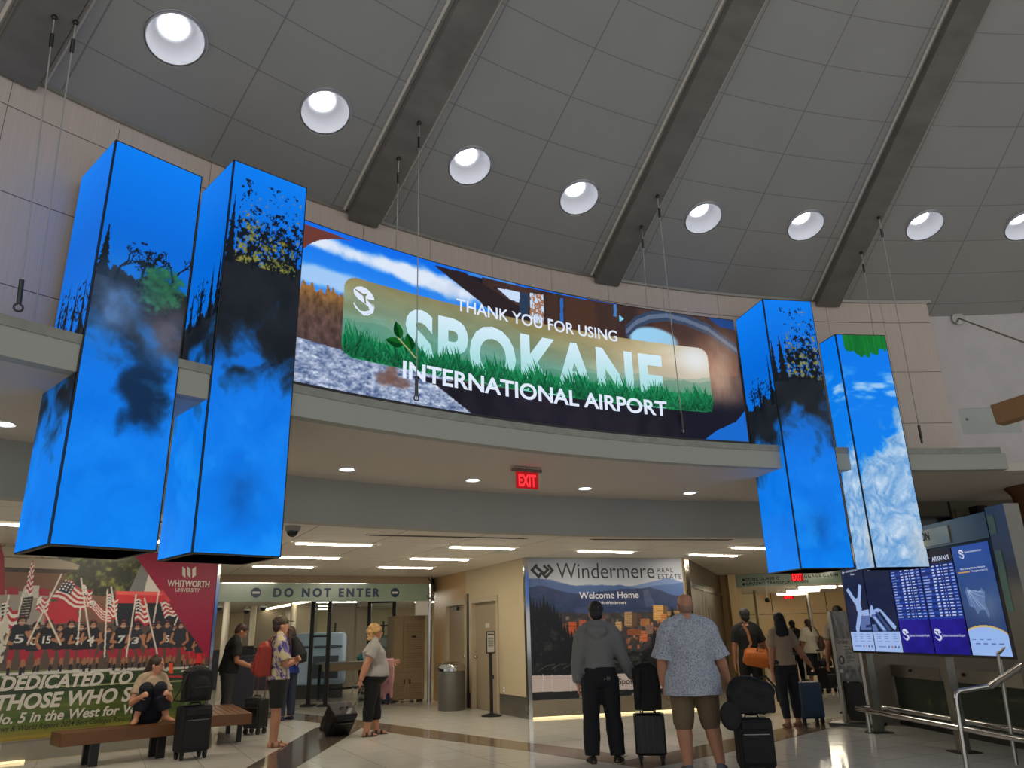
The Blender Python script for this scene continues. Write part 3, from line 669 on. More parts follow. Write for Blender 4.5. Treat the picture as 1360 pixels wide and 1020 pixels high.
def falls(c, skyz, cliffz, mist, seed, trees=(), leafy=None, dark=None, conifs=()):
    """sky, dark bank with trees against it, and blue spray; heights are fractions of the screen"""
    z0, z1 = c.b[2], c.b[3]; H = z1-z0
    c.C[:] = c.grad([(0, (0, 118, 226)), (.5, (4, 112, 222)), (.75, (0, 104, 214)), (1, (0, 124, 240))])
    n = fbm(c.X*3.4, c.Y*3.6, seed); rough = (fbm(c.X*9, c.Y*3, seed+1)-.5); edge = cliffz+.09*rough
    c.put(c.V < edge, C255(14, 20, 28)+n[..., None]*C255(26, 24, 22))
    for x, h, b in trees: tree_sil(c, c.b[0]+x*(c.b[1]-c.b[0]), z0+H*(cliffz-.02), h, DKT, seed+int(x*100), b)
    for x, h, w in conifs: conif(c, c.b[0]+x*(c.b[1]-c.b[0]), z0+H*(cliffz-.03), h, w, DKT, seed+int(x*77))
    if leafy is not None:
        nn = .6*fbm(c.X*22, c.Y*22, seed+9)+.4*fbm(c.X*60, c.Y*60, seed+10); z_ = (c.V > cliffz-.02) & (c.V < leafy[2]) & (c.U > leafy[0]) & (c.U < leafy[1]); up = sm(cliffz, leafy[2], c.V)
        c.put(z_ & (nn < .50-.14*up), DKT); c.put(z_ & (nn > .55+.14*up), C255(104, 112, 52), .9); c.put(z_ & (nn > .62+.10*up), C255(150, 140, 60), .8)
    wx, wy = fbm(c.X*2.5, c.Y*2.5, seed+20)-.5, fbm(c.X*2.5, c.Y*2.5, seed+21)-.5
    f_ = fbm((c.X+wx*.5)*4.2, (c.Y+wy*.5)*4.2, seed+3, 6); m = sm(mist+.06, mist-.14, c.V+(f_-.5)*.42)
    c.put(m, c.grad([(0, (0, 128, 240)), (.4, (8, 118, 230)), (.6, (30, 106, 200)), (.75, (70, 120, 190))])+(f_[..., None]-.5)*.10)
    if dark: dark(c)
    c.put(sm(.45, .8, fbm((c.X+wx)*3, (c.Y+wy)*3.5, seed+13))*(c.V < .4), C255(40, 156, 248), .35)
def dk1(c):
    f_ = fbm(c.X*6, c.Y*6, 77, 6); b = np.exp(-((c.U-.66)/.36)**2-((c.V-.38+.10*(c.U-.5))/.12)**2); c.put(sm(.35, .75, b*.75+(f_-.35)*.8), C255(12, 32, 56), .88)
    g = np.exp(-((c.U-.70)/.32)**2-((c.V-.64)/.075)**2); t_ = fbm(c.X*26, c.Y*26, 78); c.put(sm(.3, .6, g*(.35+t_)), C255(22, 52, 46)+t_[..., None]*C255(30, 80, 40), .95)
    g = np.exp(-((c.U-.85)/.3)**2-((c.V-.53)/.07)**2); c.put(np.clip(g*(.3+1.2*fbm(c.X*7, c.Y*7, 82)), 0, 1), C255(118, 112, 128), .65)
    g = np.exp(-((c.U-.22)/.3)**2-((c.V-.57)/.10)**2); c.put(np.clip(g*(.2+1.3*fbm(c.X*6, c.Y*6, 79)), 0, 1), C255(96, 140, 200), .75)
def dk2(c): 
    b = np.exp(-((c.U-.5)/.25)**2-((c.V-.14)/.06)**2)*fbm(c.X*6, c.Y*6, 80); c.put(np.clip(b, 0, 1), C255(4, 60, 130), .7)
def billow(c, sd):
    wx = fbm(c.X*3, c.Y*3, sd+1)-.5; r_ = 0; a_ = .5; 
    for k in range(5): r_ = r_+a_*np.abs(2*vnoise((c.X+wx*.4)*7*2**k, (c.Y+wx*.4)*7*2**k, sd+k*3)-1); a_ *= .55
    return np.clip(r_/.95, 0, 1)
def dk4(c, slope=.30):
    b_ = billow(c, 90); lim = .34+slope*c.U+.16*(fbm(c.X*5, c.Y*5, 93)-.5); m = sm(lim+.05, lim-.05, c.V+(b_-.5)*.16)
    c.put(m, C255(70, 134, 200)*(1-b_[..., None]**.8)+C255(236, 242, 248)*b_[..., None]**.8, .96)
    w = sm(.50, .75, fbm(c.X*3, c.Y*9, 95))*np.exp(-((c.V-.76)/.07)**2); c.put(w, C255(190, 214, 242), .8)
    c.put(np.exp(-((c.U-.92)/.22)**2-((c.V-.06)/.10)**2), C255(205, 205, 200), .6)
def gr4(c):
    c.C[:] = c.grad([(0, (40, 130, 230)), (.5, (2, 124, 236)), (1, (0, 118, 234))]); dk4(c)
    c.put((c.V > .93+.09*(fbm(c.U*9, c.U*0, 3)-.5)-.02*np.sin(c.U*3)) & (c.U > .12), C255(6, 84, 34)+fbm(c.U*40, c.V*6, 8)[..., None]*C255(10, 60, 20))
def gl4(c):
    c.C[:] = c.grad([(0, (60, 140, 230)), (.35, (20, 130, 235)), (1, (0, 116, 232))]); dk4(c, .18)
tower((109, 235), (154, 185), (269, 235), 5.345, 'leftmost blue screen tower, showing bare trees above waterfall spray', 0,
      lambda c: falls(c, .8, .50, .36, 11, ((.3, .5, 0), (.8, .45, 0)), conifs=((.12, .5, .05), (.34, .55, .06), (.6, .48, .06), (.85, .5, .06))),
      lambda c: falls(c, .8, .66, .50, 12, ((.2, .42, 1), (.45, .3, 1), (.55, .34, 0), (.82, .50, 1)), dark=dk1, conifs=((.06, .42, .07),)))
tower((268.4, 256), (310.8, 211.7), (408, 249.7), 5.65, 'tall blue screen tower left of the airport greeting screen', 0,
      lambda c: falls(c, .8, .60, .50, 14, ((.4, .4, 0),), conifs=((.15, .4, .05), (.45, .45, .06), (.75, .5, .07), (.95, .6, .07))),
      lambda c: falls(c, .8, .74, .50, 15, ((.35, .55, 0), (.62, .42, 0), (.9, .5, 0)), leafy=(.12, .95, .96), dark=dk2, conifs=((.05, .62, .06),)))
tower((977, 425.6), (1012.6, 397), (1076.8, 400), 5.63, 'tall blue screen tower right of the airport greeting screen', 0,
      lambda c: falls(c, .8, .62, .46, 16, ((.3, .4, 0), (.6, .4, 0)), conifs=((.5, .4, .05), (.9, .62, .06))),
      lambda c: falls(c, .8, .70, .54, 17, ((.5, .5, 0), (.85, .6, 0)), leafy=(.3, .98, .97), conifs=((.03, .55, .06), (.2, .6, .09)), dark=dk2))
tower((1088, 456.5), (1109, 443.5), (1175.3, 445), 5.17, 'shortest blue screen tower on the right end, white water under green', 0, gl4, gr4)
# ------------------------------------------------------------------ hanging cables
CABLE = M('steel_cable', (.66, .65, .63), .5, .2); 
def zrib(r): return zc(r)-.12
def cable(top, topR, bot, botR, label, ring=True, bz=None, tb=.72):
    d = ray(*top); a = oncone(*top); p0 = P(a[1], a[0], zrib(a[1])); th, z = oncyl(*bot, botR); p1 = P(botR, th, bz if bz is not None else max(z, Z_LEDGE+.02))
    t = thing('stay_cable', label, 'cable', p1, group='steel cables from the ceiling beams')
    MB().tube([p0, p1], .006, 6).build('wire', CABLE, t, w2l=True)
    e = (p0-p1).normalized()
    if ring:
        MB().tube([p1+e*.05, p1+e*.24], .018, 8).build('turnbuckle', DSTEEL, t, w2l=True)
        mb = MB(); R = 0.03; s = e.orthogonal().normalized(); mb.tube([p1+e*.02+(s*math.cos(q)+e*math.sin(q))*R for q in np.linspace(0, 2*math.pi, 12)], .008, 6); mb.build('shackle', DSTEEL, t, w2l=True)
    MB().tube([p0-e*.30, p0-e*.18], .016, 6).build('clamp', DSTEEL, t, w2l=True)
    MB().ball(p0-e*.02, .025, 8).build('hook', DSTEEL, t, w2l=True)
RB = R_LED+.02
cable((76, 5), 0, (24, 412), 13.3, 'cable from the leftmost beam ending in a black shackle at the left edge')
cable((104, 12), 0, (45, 424), 13.4, 'second cable from the leftmost beam, beside the leftmost blue tower', False)
cable((557, 149), 0, (553, 531), RB, 'cable crossing the airport screen near its leaf picture')
cable((530, 196), 0, (526, 338), RS+.2, 'cable dropping behind the airport screen near its left clouds', False)
cable((872, 248), 0, (907.5, 575), RB, 'cable crossing the airport screen near its right end')
cable((851, 289), 0, (860, 420), RS+.2, 'cable dropping behind the airport screen near the bridge arch', False)
cable((1165, 277), 0, (1224.5, 588), R_LED+.25, 'cable ending on the ledge right of the shortest blue tower')
cable((1142, 324), 0, (1161, 447), RS+.4, 'cable dropping behind the shortest blue tower', False)
# ================================================================== university billboard on the left wall
PRINT = attr_mat('printed_vinyl', None, .38)
cw = lambda x, y: onw(x, y, WA, WB)
s0, s1 = -1.2, cw(287.5, 760)[0]; zb, zt = .275, 2.775
c = Canvas(s0, s1, zb, zt, 560, 380, cw); X, Y = c.X, c.Y
c.C[:] = C255(84, 70, 60)
fol = fbm(X*14, Y*14, 3); c.put(c.mask([(60, 725), (290, 730), (290, 800), (60, 795)]), C255(40, 44, 26)+sm(.35, .8, fol)[..., None]*C255(96, 92, 40))
c.put(np.exp(-((X-cw(150, 742)[0])/.35)**2-((Y-cw(150, 740)[1])/.06)**2), C255(150, 150, 140), .8)
c.poly([(-60, 720), (40, 724), (78, 742), (105, 751), (102, 757), (-60, 751)], C255(160, 146, 124)); c.line([(-20, 735), (12, 722), (60, 742)], .012, C255(80, 68, 58)); c.line([(-60, 738), (75, 742), (105, 749)], .012, C255(96, 84, 70))
c.poly([(-60, 751), (102, 757), (88, 762), (76, 790), (-60, 788)], C255(112, 78, 58)); c.poly([(-60, 751), (102, 757), (86, 762), (-60, 758)], C255(60, 46, 38))
c.poly([(-60, 783), (68, 786), (62, 830), (-60, 830)], C255(146, 138, 128)); c.poly([(8, 780), (24, 780), (24, 790), (8, 790)], C255(150, 40, 52)); c.poly([(46, 780), (66, 783), (64, 792), (46, 790)], C255(150, 40, 52))
c.poly([(32, 778), (52, 778), (50, 794), (40, 794), (26, 796)], C255(186, 180, 172)); c.poly([(30, 794), (44, 792), (38, 822), (24, 822)], C255(52, 48, 46))
for k in range(7): c.line([(31-k*.8, 797+k*3.6), (41-k*.8, 796+k*3.6)], .012, C255(150, 146, 140))
c.poly([(60, 800), (98, 796), (104, 826), (58, 830)], C255(176, 44, 54)); c.poly([(100, 790), (150, 792), (150, 828), (104, 826)], C255(120, 84, 66))
c.poly([(170, 786), (188, 748), (198, 764), (190, 790)], C255(118, 118, 116)); c.poly([(190, 788), (197, 760), (217, 784), (214, 790)], C255(206, 200, 188))
c.poly([(152, 785), (222, 786), (226, 801), (154, 801)], C255(200, 50, 52)); c.poly([(154, 785), (220, 786), (222, 791), (155, 790)], C255(226, 92, 86)); c.poly([(154, 801), (226, 801), (240, 830), (150, 832)], C255(28, 32, 42))
c.poly([(248, 840), (262, 842), (274, 866), (264, 884), (250, 880)], C255(206, 44, 44))
# turf
yl = Y-(cw(0, 897)[1]-.0)*0
turf = c.mask([(-80, 893), (290, 884), (290, 1000), (-80, 1000)]); stripe = fbm(X*1.5, Y*30, 5)
zz = c.grad([(0, (150, 124, 50)), (.05, (112, 118, 42)), (.10, (64, 84, 34)), (.16, (92, 104, 44)), (.20, (58, 74, 32)), (.26, (34, 52, 28)), (.31, (52, 70, 34)), (.34, (120, 130, 70)), (.36, (96, 108, 52)), (.40, (44, 40, 38)), (1, (44, 40, 38))], c.V)
c.put(turf, zz*(.8+.4*stripe[..., None])); c.line([(-80, 898), (0, 896), (160, 889), (290, 886)], .035, C255(200, 196, 188)); c.line([(-80, 918), (160, 908), (290, 902)], .02, C255(150, 154, 110))
c.line([(205, 898), (246, 899)], .03, C255(170, 44, 60))
# flags and players
def usflag(pts, nstr=9, canton=.42):
    (a, b, d, e) = [np.array(cw(*p)) for p in pts]            # top hoist, top fly, bottom fly, bottom hoist
    wv = lambda u: .03*math.sin(u*7)
    for k in range(nstr):
        v0, v1 = k/nstr, (k+1)/nstr; poly = []
        for u in np.linspace(0, 1, 7): q = (a*(1-u)+b*u)*(1-v0)+(e*(1-u)+d*u)*v0; poly.append((q[0], q[1]+wv(u)))
        for u in np.linspace(1, 0, 7): q = (a*(1-u)+b*u)*(1-v1)+(e*(1-u)+d*u)*v1; poly.append((q[0], q[1]+wv(u)))
        c.poly(poly, C255(172, 40, 52) if k % 2 == 0 else C255(214, 206, 196), 1, True)
    poly = []
    for u, v in ((0, 0), (canton, 0), (canton, .54), (0, .54)): q = (a*(1-u)+b*u)*(1-v)+(e*(1-u)+d*u)*v; poly.append((q[0], q[1]+wv(u)))
    c.poly(poly, C255(34, 40, 62), 1, True)
    for i in range(4):
        for j in range(4):
            u, v = canton*(i+.5)/4, .54*(j+.5)/4; q = (a*(1-u)+b*u)*(1-v)+(e*(1-u)+d*u)*v; c.ell((q[0], q[1]+wv(u)), .012, .012, C255(214, 208, 200), 1, 0, True)
SKIN = C255(168, 116, 84); JER = C255(24, 26, 32); RED = C255(160, 34, 54)
rp = random.Random(4)
def player(x, yh, yf, num='', sc=1.0):
    X0, zh = cw(x, yh); _, zf = cw(x, yf); H = zh-zf; w = H*.138*sc; L = lambda a, b: (X0+a*w, zf+b*H)
    for sg in (-1, 1):
        k = rp.uniform(-.3, .5); c.line([L(sg*.5, .46), L(sg*(.7+k), .26)], w*.62, RED, 1, True); c.line([L(sg*(.7+k), .26), L(sg*(.6+k), .14)], w*.42, SKIN*.9, 1, True); c.line([L(sg*(.6+k), .14), L(sg*(.6+k), .03)], w*.36, C255(28, 26, 28), 1, True)
        c.ell(L(sg*(.75+k), .02), w*.42, H*.022, C255(190, 186, 180), 1, 0, True)
    c.poly([L(-.85, .44), L(.85, .44), L(1.15, .74), L(.7, .84), L(-.7, .84), L(-1.15, .74)], JER*rp.uniform(.8, 1.7), 1, True)
    for sg in (-1, 1):
        e = rp.uniform(-.1, .16); c.line([L(sg*1.1, .72), L(sg*1.35, .58), L(sg*.7, .55+e)], w*.36, SKIN, 1, True)
    c.ell(L(0, .90), w*.52, H*.088, C255(36, 34, 38), 1, 0, True); c.ell(L(.05, .875), w*.34, H*.055, SKIN*.95, 1, 0, True); c.line([L(-.3, .86), L(.4, .86)], w*.10, C255(180, 176, 172), 1, True); c.line([L(-.15, .97), L(.2, .97)], w*.14, C255(150, 60, 64), 1, True)
    if num: c.text(num, X0-w*.5, X0+w*.5, zf+H*.55, H*.13, C255(206, 204, 200), .02)
for x, yh, yf in ((254, 830, 892), (266, 838, 890), (203, 828, 888), (144, 830, 890), (115, 829, 890), (80, 827, 892), (232, 828, 889), (173, 830, 889)): player(x, yh, yf)
usflag([(86, 770), (118, 786), (112, 812), (66, 796)]); usflag([(2, 800), (24, 812), (18, 846), (-2, 836)], 7); usflag([(108, 778), (122, 784), (120, 806), (110, 800)], 7); usflag([(118, 798), (148, 812), (146, 830), (112, 806)], 9, .3)
usflag([(142, 790), (156, 794), (154, 822), (140, 818)], 9); usflag([(180, 796), (194, 800), (198, 830), (178, 826)], 9); usflag([(213, 800), (228, 796), (238, 814), (218, 822)], 8, .0); usflag([(50, 796), (66, 792), (62, 816), (46, 812)], 7, .3); usflag([(42, 746), (45, 746), (42, 790), (32, 788)], 12, .0)
for x, yh, yf, nm in ((49, 824, 896, '0'), (66, 822, 894, '15'), (30, 816, 900, '5'), (95, 822, 894, ''), (108, 826, 892, '74'), (124, 822, 894, '4'), (164, 822, 893, '7'), (182, 826, 890, '3'), (222, 822, 891, '75'), (240, 824, 888, ''), (210, 824, 889, '')): player(x, yh, yf, nm)
for a, b in (((81, 763), (60, 806)), ((107, 768), (120, 858)), ((142, 783), (138, 872)), ((180, 790), (167, 872)), ((191, 795), (208, 868)), ((210, 786), (203, 826)), ((56, 806), (80, 856)), ((57, 812), (36, 854)), ((106, 808), (102, 856)), ((239, 811), (231, 830)), ((11, 791), (-4, 860)), ((30, 790), (23, 818)), ((147, 780), (155, 830))): c.line([a, b], .022, C255(206, 198, 184))
c.poly([(224, 880), (229, 880), (229, 894), (223, 894)], C255(220, 84, 40))
# red corner
c.poly([(150, 722), (300, 728), (296, 780), (282, 900), (276, 876), (187, 750), (176, 734), (170, 722)], C255(146, 20, 56))
c.poly([(215, 783), (226, 798), (222, 800), (212, 786)], C255(206, 60, 66))
c.poly([(-60, 720), (0, 722), (5, 740), (6, 790), (-60, 790)], C255(140, 30, 44)); c.put(c.mask([(-60, 800), (8, 806), (12, 840), (2, 880), (-60, 880)]) & (fbm(X*16, Y*16, 8) > .42), C255(196, 192, 176))
bb = thing('billboard', 'red and green university billboard of football players carrying flags', 'billboard', (WB.x, WB.y, zb))
wn2 = Vector((wd_.y, -wd_.x)); pw = lambda x, y, o=0.0: Vector((WA.x+wd_.x*x+wn2.x*(.026+o), WA.y+wd_.y*x+wn2.y*(.026+o), y))
c.build('printed_face', pw, PRINT, bb, w2l=True)
MB().prism([pw(s0, 0, -.002)[:2], pw(s1, 0, -.002)[:2], pw(s1, 0, -.024)[:2], pw(s0, 0, -.024)[:2]], zb, zt).build('backing_board', LOWW, bb, w2l=True)
PWHITE = M('printed_white_ink', (.80, .77, .73), .5, 0, .02); PBLK = M('printed_dark_ink', (.08, .08, .08), .5, 0, .02)
def wtext(nm, body, l, r, cap, off, sh=.0, mat=PWHITE):
    (xa, za), (xb, zb_) = cw(*l), cw(*r); lettering(MB(), body, lambda x, y: pw(x, y, .003), xa, xb, za*.5+zb_*.5, cap, off, sh).build(nm, mat, bb, fixn=False, w2l=True)
ih = lambda x, ya, yb: cw(x, ya)[1]-cw(x, yb)[1]
wtext('headline_lettering', 'DEDICATED TO', (-2, 917), (174, 907.5), ih(100, 894, 911.5), .035, .2); wtext('headline_lettering', 'THOSE WHO SERVE', (-9, 944.5), (226, 926), ih(100, 919, 938), .035, .2)
wtext('subline_lettering', 'No. 5 in the West for Vets', (-16, 964), (192, 945), ih(100, 943, 956), .025, .2); wtext('source_lettering', 'U.S. News & World Report 2024 Best Colleges Rankings', (-32, 976), (178, 955.5), ih(100, 961, 968), .004, .2, PBLK)
wtext('name_lettering', 'WHITWORTH', (220.8, 778.6), (276.8, 780), ih(250, 770.5, 779), .03); wtext('name_lettering', 'UNIVERSITY', (231.8, 785.6), (264, 786.6), ih(250, 781, 786), .015)
mb = MB()
for k in range(3):
    x = 241.2+k*6.6; f = 1 if k < 2 else -1
    pts = [(x, 752.5), (x+4.2, 756), (x+4.2, 767.8), (x, 764)] if k < 2 else [(x, 756), (x+4.8, 752.5), (x+4.8, 764), (x, 767.8)]
    mb.add([pw(*cw(*p), .003) for p in pts], [(0, 1, 2, 3)])
mb.build('shield_emblem', PWHITE, bb, fixn=False, w2l=True)
o = MB().prism([WB+wd_*.012+wn2*.03, WB+wd_*.06+wn2*.03, WB+wd_*.06-wn2*.23, WB+wd_*.012-wn2*.23], 0, Z_CEIL-.03).build('trim_wall_end', CHROME); S(o)
strip('pale light strip on the floor below the university billboard, cut by the photo edge', [WA+wn2*.04-wd_*1.2, WA+wn2*.04+wd_*.72, WA+wn2*.015+wd_*.72, WA+wn2*.015-wd_*1.2])
# ================================================================== mountain city billboard
cb = lambda x, y: onw(x, y, W1, W2)
s0, s1 = .055, cb(908, 800)[0]; zb, zt = .31, 2.79
c = Canvas(s0, s1, zb, zt, 400, 330, cb); X, Y = c.X, c.Y
c.C[:] = c.grad([(0, (190, 186, 190)), (.75, (196, 198, 206)), (.86, (170, 176, 190)), (1, (128, 132, 146))])
def ridge(pts, amp, col, sd):
    q = c.q(pts); y = np.interp(X, [p[0] for p in q], [p[1] for p in q])+(fbm(X*4, X*0, sd)-.5)*amp; m = Y < y; c.put(m, col); return m
ridge([(700, 769), (730, 770), (760, 778), (800, 776), (830, 780), (860, 774), (885, 768), (910, 774)], .04, C255(104, 130, 178), 1)
ridge([(700, 768), (722, 769), (745, 775), (775, 779), (820, 777), (850, 781), (870, 778), (890, 776), (910, 774)], .05, C255(72, 100, 152), 2)
m = ridge([(700, 780), (720, 778), (745, 786), (775, 789), (810, 784), (845, 782), (862, 780), (885, 788), (910, 793)], .06, C255(42, 58, 96), 3)
n = fbm(X*6, Y*12, 4); c.put(m, C255(34, 48, 84)+n[..., None]*C255(30, 30, 36), .8)
c.put(m & (n > .52) & (Y < cb(780, 806)[1]), C255(84, 98, 136), .35)
c.poly([(852, 784), (858, 782), (870, 806), (856, 806)], C255(92, 104, 138), .5)
m = ridge([(700, 814), (740, 813), (780, 815), (830, 813), (870, 812), (910, 808)], .03, C255(46, 54, 74), 6)
c.put(m, C255(40, 42, 48)+fbm(X*10, Y*14, 7)[..., None]*C255(40, 32, 26))
rb = random.Random(12)
for k in range(130):
    x = rb.uniform(742, 905); y = rb.uniform(818, 862); w = rb.uniform(2, 6); h = rb.uniform(2, 7); col = rb.choice([(150, 88, 62), (184, 112, 72), (110, 66, 52), (196, 150, 110), (92, 82, 80), (70, 60, 60), (130, 120, 110)])
    c.poly([(x, y), (x+w, y), (x+w, y-h), (x, y-h)], C255(*col), .9)
def bld(x0, x1, y0, y1, col, side=None, rows=6):
    c.poly([(x0, y0), (x1, y0), (x1, y1), (x0, y1)], C255(*col)); 
    if side: c.poly([(x1, y0+.5), (x1+side, y0+1.5), (x1+side, y1), (x1, y1)], C255(*[v*.5 for v in col]))
    for k in range(rows): y = y0+(y1-y0)*(k+.6)/rows; c.line([(x0+.6, y), (x1-.6, y)], .012, C255(*[v*.72 for v in col]))
bld(754, 764, 826, 842, (200, 92, 52), 3); bld(768, 777, 824, 840, (190, 96, 62), 1); bld(745, 751, 828, 840, (150, 88, 64)); bld(828, 838, 813, 832, (190, 154, 112), 7, 8); bld(866, 879, 804, 824, (222, 172, 104), 6, 8); bld(849, 861, 822, 832, (200, 132, 80), 2); bld(876, 884, 816, 834, (204, 132, 76), 4); bld(848, 858, 838, 852, (214, 122, 80), 2); bld(856, 866, 830, 842, (150, 118, 100)); bld(816, 824, 826, 838, (206, 168, 120), 2); bld(885, 903, 812, 818, (200, 160, 100)); bld(832, 850, 836, 844, (170, 100, 66)); bld(890, 906, 822, 836, (120, 84, 66))
m = ridge([(700, 800), (712, 812), (725, 806), (738, 822), (748, 838), (756, 850), (770, 856), (790, 862), (820, 862), (850, 866), (868, 856), (880, 866), (910, 870)], .10, C255(14, 17, 20), 15)
c.put(m, C255(12, 16, 18)+sm(.5, .8, fbm(X*12, Y*12, 16))[..., None]*C255(40, 40, 38))
c.put(m & (X > cb(782, 860)[0]) & (fbm(X*9, Y*26, 18) > .60), C255(100, 98, 96), .55)
for k_ in range(16):
    xq = 703+k_*4.6; yq = np.interp(xq, [700, 712, 725, 738, 748, 770, 780], [802, 812, 808, 824, 840, 858, 862]); conif(c, cb(xq, yq)[0], cb(xq, yq+7)[1], rb.uniform(.16, .34), rb.uniform(.05, .09), C255(13, 17, 20), k_)
conif(c, cb(868, 850)[0], cb(868, 866)[1], .42, .16, C255(14, 18, 20), 3); conif(c, cb(892, 820)[0], cb(892, 832)[1], .34, .14, C255(16, 18, 20), 8)
c.poly([(700, 897.5), (912, 893), (912, 913), (700, 919.5)], C255(206, 192, 190)); c.poly([(700, 919.5), (912, 913), (912, 950), (700, 950)], C255(26, 28, 30))
for x in (720, 732, 757, 790, 880): c.line([(x, 896), (x, 918)], .012, C255(226, 214, 212))
for k in range(5): c.line([(715+k*16, 890-k), (725+k*16, 884-k), (736+k*16, 882-k)], .008, C255(120, 118, 112), .8)
for k in range(8): c.line([(750+k*18, 932), (775+k*18, 916)], .014, C255(70, 70, 72), .8)
for x in (768, 774, 838, 884, 890): c.poly([(x, 921), (x+4, 920.5), (x+4, 927), (x, 928)], C255(190, 186, 180), .8)
b2 = thing('billboard', 'grey and blue real estate billboard with a city under mountains', 'billboard', (W1.x, W1.y, zb))
pb = lambda x, y, o=0.0: Vector((W1.x+wdir.x*x+wn.x*(.05+o), W1.y+wdir.y*x+wn.y*(.05+o), y))
c.build('printed_face', pb, PRINT, b2, w2l=True)
MB().prism([pb(s0, 0, -.002)[:2], pb(s1, 0, -.002)[:2], pb(s1, 0, -.04)[:2], pb(s0, 0, -.04)[:2]], zb, zt).build('backing_board', LOWW, b2, w2l=True)
PGREY = M('printed_charcoal_ink', (.14, .14, .15), .5, 0, .02)
def btext(nm, body, l, r, cap, off, mat=PGREY, sp=1.0, capref=None):
    (xa, za), (xb, zb_) = cb(*l), cb(*r); lettering(MB(), body, lambda x, y: pb(x, y, .003), xa, xb, (za+zb_)/2, cap, off, space=sp, capref=capref).build(nm, mat, b2, fixn=False, w2l=True)
ib = lambda x, ya, yb: cb(x, ya)[1]-cb(x, yb)[1]
btext('brand_lettering', 'Windermere', (738.5, 768.3), (867.8, 768.4), ib(745, 748, 768.3), -.004); btext('brand_lettering', 'REAL', (872, 760.5), (892.5, 760.5), ib(880, 754.5, 760.5), .002, sp=1.15); btext('brand_lettering', 'ESTATE', (872.5, 769), (903.5, 769), ib(880, 763, 769), .002, sp=1.15)
PW2 = M('printed_white_ink_bright', (.88, .88, .90), .5, 0, .02)
btext('slogan_lettering', 'Welcome Home', (768, 794.6), (847, 794.6), ib(800, 786, 794.6), .012, PW2); btext('hashtag_lettering', '#WeAreWindermere', (788, 802.5), (830.5, 802.3), ib(800, 798.5, 802.4), .02, PW2); btext('web_lettering', 'WindermereSpokane.com', (761.5, 909.8), (876, 907.5), ib(780, 902, 909.8), .012)
mb = MB()
def bar(pts, w=.05):
    q = [cb(*p) for p in pts]
    for (xa, ya), (xb, yb) in zip(q[:-1], q[1:]):
        L = math.hypot(xb-xa, yb-ya); nx, ny = -(yb-ya)/L*w/2, (xb-xa)/L*w/2; ex, ey = (xb-xa)/L*w/2, (yb-ya)/L*w/2
        mb.add([pb(xa+nx-ex, ya+ny-ey, .003), pb(xa-nx-ex, ya-ny-ey, .003), pb(xb-nx+ex, yb-ny+ey, .003), pb(xb+nx+ex, yb+ny+ey, .003)], [(0, 1, 2, 3)])
bar([(711, 751.5), (705.5, 757.5), (714.5, 766.5), (716.5, 763)]); bar([(716, 758), (711, 753.5)]); bar([(716, 757.5), (721, 762.5), (726.5, 757), (722, 752.5)]); bar([(727.5, 752), (732.5, 758), (724, 767), (719, 762)])
mb.build('woven_diamond_emblem', PGREY, b2, fixn=False, w2l=True)
# ================================================================== flight information board
FD1, FD2 = Vector((4.95, 11.65)), Vector((5.08, 9.70)); fd = (FD2-FD1).normalized(); fn = Vector((fd.y, -fd.x))
if fn.dot(-FD1) < 0: fn = -fn
cf = lambda x, y: onw(x, y, FD1, FD2)
pf = lambda x, y, o=0.0: Vector((FD1.x+fd.x*x+fn.x*o, FD1.y+fd.y*x+fn.y*o, y))
def fbox(mb, x0, x1, z0, z1, o0, o1, mi=0): return mb.prism([pf(x0, 0, o0)[:2], pf(x1, 0, o0)[:2], pf(x1, 0, o1)[:2], pf(x0, 0, o1)[:2]], z0, z1, mi)
BSTEEL = M('dull_board_steel', (.47, .46, .43), .38, .9, .1, 8)
fl = thing('flight_information_board', 'steel-framed flight information board with five upright screens', 'information display', (FD1.x, FD1.y, 0))
ztop = (cf(1118, 750)[1]+cf(1319, 722)[1])/2; zbot = (cf(1130, 863)[1]+cf(1345, 873)[1])/2
xs = [(cf(a, 745)[0]+cf(b, 866)[0])/2 for a, b in ((1118, 1130), (1147, 1160), (1182, 1197), (1222, 1240), (1267, 1290), (1319, 1345))]
x0, x5 = xs[0], xs[5]; zh = ztop+.31
fbox(MB(), x0-.03, x5+.05, zbot-.03, ztop+.03, -.004, -.14).build('screen_bezel', LEDBLK, fl, w2l=True)
fbox(MB(), x0-.03, x5+.06, ztop+.03, zh, .02, -.16).build('header_panel', BSTEEL, fl, w2l=True)
for k, px in enumerate((1161, 1272)):
    x = onw(px, 973 if k == 0 else 1000, FD1, FD2)[0]
    lg = fbox(MB(), x-.06, x+.06, .012, zbot-.03, -.03, -.13).build('post', BSTEEL, fl, w2l=True)
    fbox(MB(), x-.13, x+.13, 0, .012, .06, -.22).build('base_plate', DSTEEL, lg, w2l=True)
fbox(MB(), x5+.12, x5+.42, .012, zh+.03, .05, -.12).build('end_column', BSTEEL, fl, w2l=True)
fbox(MB(), x5+.06, x5+.12, zbot-.03, zh, -.02, -.14).build('end_bracket', LEDBLK, fl, w2l=True)
GRNG = M('greenish_glass_block', (.45, .56, .50), .12, 0, .2, 6)
for z0, z1 in ((zh-.26, zh-.06), (ztop-.75, ztop-.12)): fbox(MB(), x5+.135, x5+.23, z0, z1, .058, .05).build('glass_block', GRNG, fl, w2l=True)
px0, px1 = cf(1163, 737)[0], cf(1263, 705)[0]
fbox(MB(), px0, px1, ztop+.055, zh-.055, .035, .02).build('sign_plate', M('warm_steel_plate', (.62, .57, .49), .3, .9, .08, 5), fl, w2l=True)
xa, xb = cf(1173, 735)[0], cf(1238, 715)[0]
